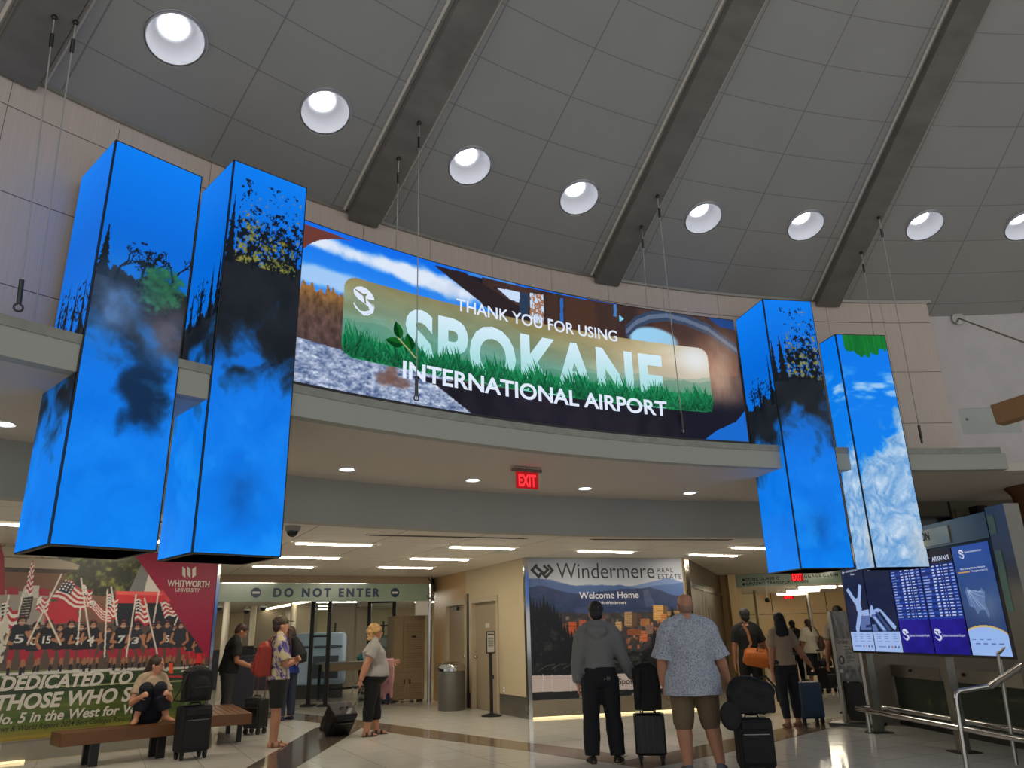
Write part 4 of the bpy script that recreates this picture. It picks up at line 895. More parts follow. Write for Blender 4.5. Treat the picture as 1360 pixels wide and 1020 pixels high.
lettering(MB(), 'FLIGHT INFORMATION', lambda x, y: pf(x, y, .039), xa, xb, ztop+.13, .10, .006).build('sign_lettering', M('sign_bronze_letters', (.20, .17, .14), .4, .5), fl, fixn=False, w2l=True)
SCR2 = attr_mat('monitor_picture', .95, .12); SWH = EM('monitor_white_lettering', (.82, .86, .96), .9, 'NONE'); SDK = EM('monitor_dark_lettering', (.10, .13, .25), .9, 'NONE')
def monitor(k, fn_):
    a, b = xs[k]+.012, xs[k+1]-.012; c = Canvas(a, b, zbot, ztop, 90, 180, None); c.w = b-a; c.h = ztop-zbot; fn_(c)
    return c.build('screen', lambda x, y: pf(x, y, .002), SCR2, fl, w2l=True), a, b
def pt(c, u, v): return (c.b[0]+u*c.w, c.b[2]+v*c.h)
def rect(c, u0, u1, v0, v1, col, a=1): c.put((c.U >= u0) & (c.U <= u1) & (c.V >= v0) & (c.V <= v1), C255(*col), a)
NAVY = (24, 34, 66)
def mp(c, seg):
    c.C[:] = c.grad([(0, (28, 40, 72)), (1, (22, 30, 58))]); rect(c, 0, 1, 0, .215, (158, 184, 232))
    for poly, col in seg: c.poly([pt(c, *p) for p in poly], C255(*col), 1, True)
    r = random.Random(3)
    for i in range(3):
        for j in range(4): rect(c, .12+i*.3, .14+i*.3, .185-j*.025, .192-j*.025, (60, 80, 140)); rect(c, .16+i*.3, .16+i*.3+r.uniform(.08, .16), .185-j*.025, .190-j*.025, (96, 118, 178))
    for i in range(4): rect(c, .5+i*.12, .55+i*.12, .04, .062, (70, 84, 130) if i != 1 else (170, 80, 80))
    rect(c, .12, .42, .048, .056, (100, 120, 180))
PALE = (150, 176, 226); MIDB = (58, 78, 128); DIMB = (88, 110, 164)
mp1 = lambda c: mp(c, [([(.10, .72), (.22, .74), (.52, .58), (.44, .53)], PALE), ([(.72, .77), (.86, .75), (.66, .52), (.54, .55)], PALE), ([(.44, .60), (.66, .62), (.70, .48), (.62, .42), (.46, .46)], PALE), ([(.52, .46), (.72, .44), (.46, .26), (.42, .215), (.30, .215), (.28, .26)], PALE), ([(.66, .46), (1, .47), (1, .40), (.70, .40)], PALE), ([(.62, .40), (1, .40), (1, .24), (.50, .24)], DIMB), ([(.76, .29), (1, .30), (1, .27), (.76, .26)], (40, 50, 90))])
mp2 = lambda c: mp(c, [([(0, .46), (.10, .52), (.16, .50), (.16, .46), (.34, .48), (.40, .44), (0, .38)], PALE), ([(.34, .48), (.46, .46), (.92, .27), (.86, .23), (.76, .26)], PALE), ([(.02, .40), (.16, .42), (.56, .22), (.40, .215)], DIMB), ([(.10, .38), (.18, .38), (.50, .24), (.42, .23)], PALE), ([(.20, .44), (.30, .44), (.70, .24), (.62, .22)], MIDB), ([(0, .30), (.16, .30), (.22, .22), (0, .22)], DIMB)])
def board(c, dep):
    c.C[:] = c.grad([(0, (26, 22, 104)), (.32, (30, 28, 120)), (.34, (34, 62, 150)), (.9, (26, 34, 84)), (1, (26, 24, 36))])
    c.put(c.V < .33, C255(24, 20, 100)+fbm(c.U*3, c.V*6, 4)[..., None]*C255(20, 16, 60)); rect(c, 0, 1, .875, 1, (34, 28, 34))
    if dep: rect(c, 0, .52, .91, 1, (120, 160, 220)); c.put((c.U < .52) & (c.V > .91) & (fbm(c.U*6, c.V*20, 3) > .55), C255(196, 216, 244))
    r = random.Random(9 if dep else 10)
    for i in range(17):
        v = .845-i*.030; rect(c, 0, 1, v-.013, v+.013, (36, 66, 150) if i % 2 else (26, 44, 112))
        if r.random() < .93: rect(c, .03, .03+r.uniform(.10, .2), v-.005, v+.004, (150, 168, 220))
        for u, w in ((.34, .10), (.50, .09), (.62, .03), (.70, .13)): rect(c, u, u+w*r.uniform(.7, 1), v-.006, v+.005, (196, 206, 240))
        rect(c, .88, .97, v-.005, v+.005, (140, 160, 226))
def ad(c):
    c.C[:] = c.grad([(0, (40, 70, 140)), (.3, (44, 64, 110)), (.6, (50, 76, 128)), (1, (44, 74, 150))])
    n = fbm(c.U*3, c.V*3, 6); c.put(np.exp(-((c.U-.7)/.5)**2-((c.V-.42)/.14)**2)*n, C255(150, 160, 170), .6)
    c.ell(pt(c, .42, .08), c.w*.72, c.h*.185, C255(206, 176, 96), 1, 0, True); c.ell(pt(c, .42, .06), c.w*.74, c.h*.19, C255(150, 182, 236), 1, 0, True)
    us = [(.14, .58), (.20, .62), (.30, .58), (.52, .56), (.58, .60), (.66, .56), (.60, .46), (.66, .36), (.62, .32), (.56, .40), (.44, .40), (.36, .36), (.30, .42), (.18, .44)]
    c.poly([pt(c, *p) for p in us], C255(120, 144, 190), .55, True)
    r = random.Random(5)
    for k in range(16): c.line([pt(c, .2, .585), pt(c, r.uniform(.25, .64), r.uniform(.38, .58))], .004, C255(170, 190, 225), .7, True)
    for k in range(3): rect(c, .06+k*.2, .16+k*.2, .135, .145, (60, 80, 150)); 
    for k in range(4): rect(c, .14+k*.2, .26+k*.2, .10, .107, (90, 110, 170))
    rect(c, .05, .38, .745, .758, (196, 150, 80)); 
for k, f_ in enumerate((mp1, mp2, lambda c: board(c, True), lambda c: board(c, False), ad)):
    scr, a, b = monitor(k, f_); w = b-a; h = ztop-zbot; T = lambda u, v: (a+u*w, zbot+v*h)
    def st(body, u0, u1, v, cap, off=.01, mat=SWH):
        lettering(MB(), body, lambda x, y: pf(x, y, .005), T(u0, 0)[0], T(u1, 0)[0], T(0, v)[1], cap*h, off).build('screen_lettering', mat, scr, fixn=False, w2l=True)
    def em(u0, u1, v0, v1):
        mb = MB(); emblem_into(mb, lambda x, y, o: pf(x, y, .005+o), *[q for q in (T(u0, 0)[0], T(u1, 0)[0], T(0, v0)[1], T(0, v1)[1])]); mb.build('airport_emblem', [SWH, SDK], scr, fixn=False, w2l=True)
    def arrow(u, v):
        mb = MB()
        for (ua, va), (ub, vb) in (((.0, .0), (.10, .0)), ((.0, .0), (.05, .02)), ((.0, .0), (.05, -.02))):
            p, q = T(u+ua, v+va), T(u+ub, v+vb); dx, dy = q[0]-p[0], q[1]-p[1]; L = math.hypot(dx, dy); nx, ny = -dy/L*.006, dx/L*.006
            mb.add([pf(p[0]+nx, p[1]+ny, .005), pf(p[0]-nx, p[1]-ny, .005), pf(q[0]-nx, q[1]-ny, .005), pf(q[0]+nx, q[1]+ny, .005)], [(0, 1, 2, 3)])
        mb.build('arrow_symbol', SWH, scr, fixn=False, w2l=True)
    if k == 0: arrow(.06, .93); st('CONCOURSE A B C', .22, .80, .925, .022); st('Gates', .44, .62, .885, .022)
    if k == 1:
        arrow(.05, .93); st('P', .53, .61, .915, .04); arrow(.35, .93); arrow(.68, .93); st('4', .84, .94, .91, .045); rc = MB(); p, q = T(.2, .905), T(.32, .955); rc.add([pf(p[0], p[1], .005), pf(q[0], p[1], .005), pf(q[0], q[1], .005), pf(p[0], q[1], .005)], [(0, 1, 2, 3)]); rc.build('baggage_symbol', SWH, scr, fixn=False, w2l=True)
    if k == 2: st('DEPARTURES', .03, .66, .885, .042); em(.84, .93, .90, .955); em(.06, .28, .125, .245); st('Spokane International Airport', .30, .94, .165, .024, .004)
    if k == 3: st('ARRIVALS', .42, .92, .895, .045); st('Spokane International Airport', .04, .36, .93, .013, .004); em(.06, .28, .125, .245); st('Spokane International Airport', .30, .94, .165, .024, .004)
    if k == 4:
        em(.18, .32, .875, .965); st('Spokane International Airport', .35, .80, .925, .020, .004); st('New, Exciting Nonstop Service to', .14, .80, .775, .018, .01); st('Throughout the U.S.', .42, .86, .745, .018, .004)
# ================================================================== signs and fittings of the lower level
SG = M('frosted_green_glass', (.58, .66, .58), .18, 0, .04, 3)
def glassline(n1, n2): d = (n2-n1).normalized(); nn = Vector((d.y, -d.x)); nn = -nn if nn.dot(-n1) < 0 else nn; return d, nn
dN, nN = glassline(N1, N2); cn = lambda x, y: onw(x, y, N1, N2); pn = lambda x, y, o=0.0: Vector((N1.x+dN.x*x+nN.x*o, N1.y+dN.y*x+nN.y*o, y))
def sbox(mb, pfn, x0, x1, z0, z1, o0, o1, mi=0): return mb.prism([pfn(x0, 0, o0)[:2], pfn(x1, 0, o0)[:2], pfn(x1, 0, o1)[:2], pfn(x0, 0, o1)[:2]], z0, z1, mi)
LN = (N2-N1).length
S(sbox(MB(), pn, -.6, LN, 2.63, Z_CEIL, 0, -.2).build('trim_sign_soffit', M('tan_soffit', (.58, .50, .40), .7)))
sg = thing('overhead_sign', 'green glass DO NOT ENTER sign over the exit lane', 'sign', pn(0, 2.2))
zA, zB = 2.235, 2.62
sbox(MB(), pn, -.5, LN-.03, zA, zB, .0, -.03).build('glass_panel', SG, sg, w2l=True)
sbox(MB(), pn, -.5, LN-.03, zB, zB+.015, .02, -.05).build('top_rail', CHROME, sg, w2l=True)
NAVYL = M('navy_letters', (.10, .22, .36), .4, 0, .05)
xa, xb = cn(362.5, 793)[0], cn(504.5, 791)[0]; za = (cn(362, 793.5)[1]+cn(504, 791)[1])/2
capn = cn(430, 780.5)[1]-cn(430, 791.8)[1]
lettering(MB(), 'DO NOT ENTER', lambda x, y: pn(x, y, .006), xa, xb, za, capn, .05, space=1.45).build('sign_lettering', NAVYL, sg, fixn=False, w2l=True)
for px in (340, 524.5):
    x, z = cn(px, 787); R = .105; mb = MB()
    mb.add([pn(x, z, .006)]+[pn(x+R*math.cos(a), z+R*math.sin(a), .006) for a in np.linspace(0, 2*math.pi, 28)[:-1]], [(0, i+1, (i+1) % 27+1) for i in range(27)])
    mb.add([pn(x-.075, z-.022, .009), pn(x+.075, z-.022, .009), pn(x+.075, z+.022, .009), pn(x-.075, z+.022, .009)], [(0, 1, 2, 3)], 1)
    mb.build('no_entry_symbol', [NAVYL, M('symbol_white', (.85, .85, .83), .5)], sg, fixn=False, w2l=True)
p = pn(LN-.03, 0); S(MB().tube([(p.x, p.y, 0), (p.x, p.y, Z_CEIL-.17)], .05, 12).build('trim_exit_post', CHROME, smooth=True))
x0, x1 = cn(552, 805)[0], cn(570, 805)[0]; zz0, zz1 = cn(560, 817)[1], cn(560, 796)[1]
wb = thing('blank_panel', 'blank white square panel hanging under the right end of the glass sign', 'panel', pn((x0+x1)/2, zz0)); sbox(MB(), pn, x0, x1, zz0, min(zz1, zA), -.0, -.03).build('face', WHITEP, wb, w2l=True); sbox(MB(), pn, x0-.01, x1+.01, zz0-.01, zz0, .005, -.035).build('edge_trim', STEEL, wb, w2l=True)
# concourse sign
dS, nS = glassline(SG1, SG2); cs = lambda x, y: onw(x, y, SG1, SG2); ps_ = lambda x, y, o=0.0: Vector((SG1.x+dS.x*x+nS.x*o, SG1.y+dS.y*x+nS.y*o, y)); LS = (SG2-SG1).length
zA2 = (cs(985, 782)[1]+cs(1110, 772)[1])/2
sg2 = thing('overhead_sign', 'green glass sign for concourse, ground transportation and baggage claim', 'sign', ps_(0, zA2))
sbox(MB(), ps_, 0, LS+.6, zA2, Z_CEIL-.01, 0, -.04).build('glass_panel', SG, sg2, w2l=True)
def cst(body, l, r, capp): (xa, za), (xb, zb_) = cs(*l), cs(*r); lettering(MB(), body, lambda x, y: ps_(x, y, .006), xa, xb, (za+zb_)/2, capp, .03, space=1.2).build('sign_lettering', M('sign_dark_letters', (.10, .12, .11), .5), sg2, fixn=False, w2l=True)
h1 = cs(1040, 766)[1]-cs(1040, 770)[1]
cst('CONCOURSE C', (990, 772), (1035, 769.5), h1); cst('BAGGAGE CLAIM', (1060, 768), (1113, 764.5), h1); cst('GROUND TRANSPORTATION', (991, 778), (1073.5, 772.8), h1)
for q in ((987.5, 770), (987.5, 776)):
    x, z = cs(*q); o = .03; mb = MB(); mb.add([ps_(x-o, z-o, .006), ps_(x+o, z-o, .006), ps_(x+o, z+o, .006), ps_(x-o, z+o, .006)], [(0, 1, 2, 3)]); mb.build('arrow_box', M('sign_dark_letters'), sg2, fixn=False, w2l=True)
# exit signs
RED_E = EM('exit_red_letters', (1.0, .20, .22), 1.5); REDG = EM('exit_red_edge', (.9, .05, .08), .55)
EXG = EM('exit_lit_plate', (.72, .12, .14), .8); 
def exit_sign(c, w, h, rz, label, stem, lit=True):
    t = thing('exit_sign', label, 'exit sign', c, rz)
    MB().box((0, 0, 0), (w, .012, h)).build('plate', EXG if lit else REDG, t)
    lettering(MB(), 'EXIT', lambda x, y: Vector((x, -.009, y)), -w*.40, w*.40, -h*.36, h*.72, .03).build('exit_lettering', RED_E, t, fixn=False)
    MB().box((0, 0, h/2+.02), (w*1.3, .05, .035)).build('housing', M('exit_housing', (.45, .36, .34), .4), t)
    if stem: MB().tube([(0, 0, h/2+.03), (0, 0, h/2+stem)], .01, 8).build('stem', STEEL, t)
    return t
th, r = 117.9, 14.1; p = P(r, th, 0); q1 = onz(700, 637, Z_SOF-.15)
exit_sign((q1.x, q1.y, Z_SOF-.16), .30, .20, math.radians(th-90), 'red lit EXIT sign hanging under the curved balcony', .06)
q2 = ony(1058, 762, 18.6); exit_sign((q2.x, q2.y, 2.57), .27, .20, math.radians(-25), 'red EXIT sign in front of the concourse sign', .13)
# soffit downlights
LENS = EM('downlight_lens', (.90, .94, 1.0), SOFFIT_W)
for (x, y), l in zip([(5, 562), (264, 600), (461, 622.5), (628, 637), (777, 648), (916, 654), (1052, 656.5)],
                     ['cut by the left edge of the photo', 'second from the left', 'third from the left', 'just left of the EXIT sign', 'first one right of the EXIT sign', 'second one right of the EXIT sign', 'at the right end of the row']):
    p = onz(x, y, Z_SOF); t = thing('soffit_downlight', 'small round downlight under the curved balcony, '+l, 'ceiling light', (p.x, p.y, Z_SOF-.012), group='downlights under the balcony')
    MB().lathe([(.095, -.002), (.10, .012), (.070, .012), (.072, -.002)], n=24, caps=False).build('trim_ring', WHITEP, t, smooth=True, fixn=False); MB().lathe([(.074, .002), (.074, .010)], n=24).build('lens', LENS, t)
# fluorescent troffers
TUBE = EM('fluorescent_diffuser', (1.0, .955, .87), TROFFER_STR); GLOW = EM('fluorescent_side_glow', (1.0, .92, .78), TROFFER_STR*.011)
def troffer(cx, cy, z, label, L=1.2, W=.30, rz=A28, group='fluorescent ceiling lights'):
    t = thing('ceiling_light', label, 'ceiling light', (cx, cy, z), rz, group)
    MB().box((0, 0, -.004), (L, W, .008)).build('frame', WHITEP, t)
    MB().box((0, 0, -.012), (L-.04, W-.05, .008)).build('side_panel', GLOW, t)
    MB().box((0, .03, -.024), (L-.08, W*.30, .014)).build('diffuser', TUBE, t)
    return t
TR = [((67, 695.5), 'nearest fluorescent light, cut by the left edge of the photo'), ((202, 716.5), 'fluorescent light right above the university billboard'), ((445, 721), 'fluorescent light nearest the dome camera, longest of its row'), ((407, 739), 'fluorescent light second of the row before DO NOT ENTER'), ((377, 751.5), 'fluorescent light closest to the left of the DO NOT ENTER sign'),
      ((642, 726), 'fluorescent light above and left of the cream door wall'), ((585, 741), 'fluorescent light above the far door, middle of its row'), ((540, 752.5), 'small fluorescent light above the word ENTER'), ((806, 731), 'fluorescent light over the middle of the mountain billboard'), ((949, 736), 'fluorescent light at the right top corner of the mountain billboard'),
      ((1007, 726.5), 'fluorescent light left of the twin dome cameras'), ((1083, 752.5), 'fluorescent light just above the concourse sign')]
for q, l in TR:
    p = onz(*q, Z_CEIL); troffer(p.x, p.y, Z_CEIL-.001, l)
# linear vents
for a, b, l in (((94, 685), (375, 703), 'long slot vent running from the left to the dome camera'), ((486, 710), (700, 715), 'slot vent in the tiles left of the mountain billboard'), ((784, 716), (972, 716.5), 'slot vent in the tiles above the mountain billboard')):
    p, q = onz(*a, Z_CEIL), onz(*b, Z_CEIL); d = (q-p).normalized(); n = Vector((-d.y, d.x, 0))*.03
    t = thing('slot_vent', l, 'vent', (p+q)/2-Vector((0, 0, .012)), group='slot vents in the tiled ceiling'); MB().prism([p-n, q-n, q+n, p+n], Z_CEIL-.008, Z_CEIL).build('frame', M('vent_beige', (.5, .46, .41), .6), t, w2l=True)
    for s in (-.4, .4): MB().prism([p+d*.05+n*(s-.22), q-d*.05+n*(s-.22), q-d*.05+n*(s+.22), p+d*.05+n*(s+.22)], Z_CEIL-.012, Z_CEIL-.008).build('slot', DARKM, t, w2l=True)
# dome cameras
def domecam(px, py, label, z=Z_CEIL):
    p = onz(px, py, z); t = thing('dome_camera', label, 'security camera', (p.x, p.y, z), group='dome security cameras')
    MB().lathe([(.10, 0), (.10, -.04), (.085, -.06), (.02, -.06)], n=24).build('housing', M('camera_grey', (.55, .53, .5), .4), t, smooth=True); MB().ball((0, 0, -.06), (.075, .075, .075), 18).build('dome', M('smoked_dome', (.02, .02, .02), .08), t, smooth=True); return t
domecam(389, 699, 'dome camera at the end of the long slot vent'); domecam(1067, 716, 'left one of the twin dome cameras'); domecam(1081, 716, 'right one of the twin dome cameras')
# trash can
pT = G(600, 943); t = thing('trash_can', 'grey litter bin with a domed steel lid beside the far door', 'trash can', pT)
MB().lathe([(.27, 0), (.275, .02), (.275, .74), (.27, .75)], n=32).build('body', M('grey_bin_paint', (.36, .35, .33), .45, .3), t, smooth=True)
MB().lathe([(.28, .75), (.28, .80), (.275, .86), (.24, .90), (.14, .93), (.02, .935)], n=32).build('lid', CHROME, t, smooth=True); MB().box((-.1, -.245, .84), (.2, .08, .08)).build('flap', STEEL, t)
# queue sign
pS = G(653, 951); t = thing('sign_stand', 'black upright notice stand in front of the near door', 'sign stand', pS, math.radians(12))
MB().lathe([(.19, 0), (.19, .015), (.05, .05), (.03, .06)], n=28).build('base', BLACKP, t, smooth=True); MB().tube([(0, 0, .05), (0, 0, 1.12)], .032, 12).build('post', BLACKP, t, smooth=True)
f = MB().box((0, 0, 1.30), (.17, .03, .40)).build('sign_frame', BLACKP, t, bevel=.006); MB().box((0, -.018, 1.30), (.135, .004, .35)).build('notice', M('notice_paper', (.72, .70, .66), .6), f)
mb = MB(); [mb.box((0, -.0215, 1.22+k*.02), (.09+.02*(k % 2), .002, .008)) for k in range(9)]; mb.box((0, -.0215, 1.445), (.12, .002, .022)); mb.build('notice_print', PBLK, f)
MB().box((.035, 0, .68), (.03, .06, .07)).build('belt_cassette', BLACKP, t)
# outlet
s_, z_ = onw(670, 918, D1, D2); p = DW(s_, .004); o = thing('wall_outlet', 'small double outlet low on the cream wall', 'outlet', (p.x, p.y, z_), math.atan2(dd.y, dd.x)); MB().box((0, 0, 0), (.075, .006, .12)).build('plate', WHITEP, o); [MB().box((0, .004, q), (.035, .004, .03)).build('socket', M('socket_grey', (.3, .28, .25), .5), o) for q in (-.028, .028)]
# wires near the exit post
q1, q2 = pn(LN-.1, 2.78, .05), pn(LN-.05, 2.35, .05); ww = MB().tube([q1, q1+Vector((.12, 0, -.2)), q1+Vector((.14, 0, -.42)), q1+Vector((.02, 0, -.5)), q1+Vector((-.03, 0, -.42))], .012, 6).build('hanging_cord', BLACKP, smooth=True); tag(ww, 'loose black cord hanging at the right end of the glass sign', 'cord')
# ================================================================== security hall behind the glass line
GW = M('grey_wall_paint', (.56, .53, .48), .7, 0, .04, 2); CRW = M('warm_white_wall', (.82, .76, .64), .7, 0, .03, 2)
S(MB().prism([(-26, 30), (1.5, 30), (1.5, 30.2), (-26, 30.2)], 0, 2.9).build('wall_security_back', CRW))
S(MB().prism([(-26, 9), (-25.8, 9), (-25.8, 30), (-26, 30)], 0, 2.9).build('wall_security_left', GW))
S(MB().prism([(-2.0, 19.3), (-1.85, 19.3), (1.0, 30), (.8, 30)], 0, 2.9).build('wall_security_right', GW))
mb = MB(); q = [pn(-14, 0, -.25)[:2], pn(LN+.1, 0, -.25)[:2], (1.2, 30), (-26, 30)]; mb.prism(q, 2.46, 2.5); S(mb.build('ceiling_security', M('security_ceiling', (.72, .70, .66), .8, 0, .03)))
def pillar(px, Y, w, d, m, nm='trim_pillar'): p = ony(px, 860, Y); S(MB().box((p.x, Y, 1.24), (w, d, 2.45)).build(nm, m))
pillar(352, 27, 1.4, .6, GW); pillar(405, 24, .55, .5, GW); pillar(455, 25, .75, .4, GW); pillar(480, 27, .5, .4, GW)
for px, Y, l in ((297, 21, 'left of the man in the black shirt'), (333, 24, 'behind the man in the black shirt'), (387, 23, 'behind the tie-dye shirt')):
    p = ony(px, 860, Y); tag(MB().tube([(p.x, Y, 0), (p.x, Y, 2.46)], .09, 14).build('round_column', M('column_white', (.78, .75, .68), .5), smooth=True), 'slim white round column '+l, 'column', 'white round columns')
for a, b, l in (((331, 813), (411, 797.5), 'long slanting light strip seen under the glass sign'), ((288, 816), (317, 816.5), 'short light strip at the left behind the billboard edge'), ((470, 822.5), (498, 821.5), 'far light strip in the middle of the security hall')):
    p, q = onz(*a, 2.46), onz(*b, 2.46); d = (q-p).normalized(); n = Vector((-d.y, d.x, 0))*.09; o = MB().prism([p-n, q-n, q+n, p+n], 2.43, 2.46).build('ceiling_strip_light', EM('soft_strip_diffuser', (1, .93, .74), 5)); tag(o, l, 'ceiling light')
for k, (px, py) in enumerate(((-20, 820), (360, 826), (520, 828))):
    p = ony(px, py, 24); troffer((-9.5, -6.0, -3.2)[k], (23, 25, 20.5)[k], 2.458, ['fluorescent light deep at the left of the security hall', 'fluorescent light over the far scanner lane', 'fluorescent light above the tall tan locker'][k])
for x_, y_, l in ((-12.5, 21, 'beyond the billboard wall'), (-8, 20, 'behind the man in the black shirt'), (-5.2, 22.5, 'above the blue scanner'), (-2.6, 24, 'above the dark scanner head'), (-7, 27.5, 'near its back wall'), (-1.2, 27.5, 'in its far right corner')):  # extra fittings added to brighten the security hall
    troffer(x_, y_, 2.458, 'added fluorescent light of the security hall '+l)
for px, py, l in ((291, 803, 'leftmost'), (328, 807.5, 'middle'), (350, 803, 'rightmost')):
    p = onz(px, py-2, 2.46); t = thing('dome_camera', l+' of three white ball cameras under the security hall ceiling', 'security camera', (p.x, p.y, 2.46)); MB().lathe([(.04, 0), (.05, -.05), (.10, -.08), (.10, -.12)], n=20).build('housing', WHITEP, t, smooth=True); MB().ball((0, 0, -.13), .09, 16).build('dome', M('smoked_dome'), t, smooth=True)
# black portal frames
def portal(pxs, yf, label, bars=(1.45,), depth=.5):
    pts = [G(px, yf) for px in pxs]; t = thing('portal_frame', label, 'frame', ((pts[0]+pts[-1])/2).to_2d().to_3d(), group='black security portal frames')
    H = 2.3
    for p in pts: MB().box((p.x, p.y, H/2), (.085, .085, H)).build('post', DARKM, t, w2l=True); MB().box((p.x, p.y, .02), (.3, .3, .04)).build('foot', DARKM, t, w2l=True)
    for z in bars: MB().tube([(pts[0].x, pts[0].y, z), (pts[-1].x, pts[-1].y, z)], .02, 6).build('cross_bar', DARKM, t, w2l=True)
    d = (pts[1]-pts[0]).normalized(); n = Vector((-d.y, d.x, 0))*.008
    MB().prism([pts[0]+d*.06-n, pts[-1]-d*.06-n, pts[-1]-d*.06+n, pts[0]+d*.06+n], .25, H-.05).build('glass_pane', GLASSW, t, w2l=True)
portal((409, 432), 938, 'black framed glass portal left of the woman with the pink jacket', (1.5,)); portal((487, 521), 930, 'black framed glass portal behind the woman with the pink jacket', (2.28, 1.72))
# tall tan locker, blue bin, table, scanner, podium
a, b = cn(529, 900)[0], cn(572, 900)[0]
lk = thing('locker_cabinet', 'tall tan metal locker under the right end of the glass sign', 'cabinet', pn((a+b)/2, 0, -.55)); TAN = M('tan_locker_paint', (.52, .44, .33), .5, .1, .05)
pk = lambda x, y, o=0: pn(x, y, o-.42); Hk = onw(550, 818, N1-nN*.42, N2-nN*.42)[1]
LV = M('locker_louver', (.40, .33, .25), .5)
sbox(MB(), pk, a, b, .06, Hk, 0, -.5).build('body', TAN, lk, w2l=True); m_ = a+(b-a)*.30; h_ = a+(b-a)*.44
for x0, x1, z0, z1 in ((a+.01, m_-.005, .66, Hk-.03), (m_+.005, b-.01, .66, Hk-.03), (a+.01, h_-.005, .09, .64), (h_+.005, b-.01, .09, .64)):
    d = sbox(MB(), pk, x0, x1, z0, z1, .02, .002).build('door', TAN, lk, w2l=True)
    lv = MB()
    if not (x1 == m_-.005):
        for k in range(6 if z0 < .6 else 20): z = z0+(.06 if z0 < .6 else .10)+k*.05; sbox(lv, pk, x0+.06, x1-.06, z, z+.012, .023, .019)
        lv.build('louver', LV, d, w2l=True)
    hx = {0: (x0+x1)/2}.get(0)
    if z0 < .6: hx = x1-.06 if x1 < b-.05 else x0+.06; sbox(MB(), pk, hx-.015, hx+.015, .40, .50, .04, .02).build('handle', BLACKP, d, w2l=True)
    elif x0 > m_: sbox(MB(), pk, (x0+x1)/2-.06, (x0+x1)/2+.04, 1.42, 1.46, .035, .02).build('handle', BLACKP, d, w2l=True)
for sx in (a+.06, b-.06): sbox(MB(), pk, sx-.04, sx+.04, 0, .06, -.05, -.12).build('foot', DSTEEL, lk, w2l=True)
p = pn(cn(526, 900)[0]-.22, 0, -.35); t = thing('bin_cart', 'navy blue cart beside the tall tan locker', 'cart', p, A28); MB().box((0, 0, .52), (.28, .4, .92)).build('body', M('navy_plastic', (.07, .10, .22), .45), t, bevel=.02); [MB().box((sx*.1, sy*.15, .03), (.04, .04, .06)).build('caster', BLACKP, t) for sx in (-1, 1) for sy in (-1, 1)]
p = G(458, 944)+Vector((-.35, 3.4, 0)); t = thing('inspection_table', 'grey topped inspection table behind the woman with curly hair', 'table', p, A28)
MB().box((0, 0, .86), (2.2, .75, .04)).build('tabletop', M('grey_laminate', (.48, .46, .43), .35), t); MB().box((0, -.36, .76), (2.2, .02, .16)).build('apron', M('beige_apron', (.55, .48, .38), .5), t)
[MB().box((sx, sy, .42), (.06, .06, .84)).build('leg', DARKM, t) for sx in (-1.0, 1.0) for sy in (-.3, .3)]; MB().box((0, .0, .25), (2.0, .05, .05)).build('lower_rail', DARKM, t)
p = ony(425, 905, 21.5); t = thing('baggage_scanner', 'pale blue and grey baggage scanner behind the tie-dye shirt', 'scanner', (p.x, p.y, 0), .2)
MB().box((0, 0, .95), (1.3, 1.6, 1.3)).build('body', M('scanner_blue', (.70, .80, .90), .4, 0, .1, 2), t, bevel=.12, seg=4); MB().box((0, 0, .2), (1.2, 1.5, .4)).build('base', DSTEEL, t); MB().box((.1, -.81, .75), (.75, .03, .55)).build('tunnel_curtain', M('scanner_grey', (.30, .33, .38), .5), t); MB().box((0, -.81, 1.25), (1.1, .02, .06)).build('stripe', M('scanner_grey'), t)
p = ony(318, 900, 17.6); t = thing('podium', 'black document podium in front of the man in the black shirt', 'podium', (p.x, p.y, 0), .3)
MB().box((0, 0, .55), (.62, .5, 1.1)).build('body', M('charcoal_laminate', (.17, .18, .22), .45), t, bevel=.01); MB().box((0, 0, 1.12), (.7, .56, .04)).build('top', M('slate_top', (.22, .23, .26), .4), t); MB().box((.05, -.255, .98), (.16, .008, .07)).build('red_label', M('red_label', (.7, .12, .15), .5), t); MB().box((.12, .05, 1.24), (.26, .03, .20)).build('monitor', BLACKP, t)
for px, Y, l in ((443, 24.2, 'grey machine on the table left of the curly haired woman'), (508, 23.6, 'dark scanner head inside the right black portal')):
    p = ony(px, 880, Y); t = thing('screening_machine', l, 'machine', (p.x, p.y, 0)); MB().box((0, 0, .5), (.5, .5, 1.0)).build('base', DSTEEL, t, bevel=.02); MB().box((0, 0, 1.25), (.42, .4, .5)).build('head', M('machine_grey', (.35, .36, .37), .4), t, bevel=.03); MB().box((0, -.21, 1.3), (.3, .02, .22)).build('screen', M('machine_screen', (.5, .52, .52), .2), t); MB().tube([(0, 0, 1.5), (0, 0, 1.9)], .03, 8).build('mast', DARKM, t)
for px, Y, z0, w, h, l in ((308, 26, .0, 1.4, 1.15, 'dark counter far behind the man in the black shirt'), (372, 25, 0, 2.2, 1.2, 'dark counter far behind the red backpack'), (450, 28, 0, 1.8, 1.0, 'dark counter at the back wall of the security hall')):
    p = ony(px, 880, Y); t = thing('counter', l, 'counter', (p.x, p.y, 0)); MB().box((0, 0, h/2), (w, .6, h)).build('body', M('charcoal_laminate'), t); MB().box((0, 0, h+.02), (w+.1, .7, .04)).build('top', M('slate_top'), t)
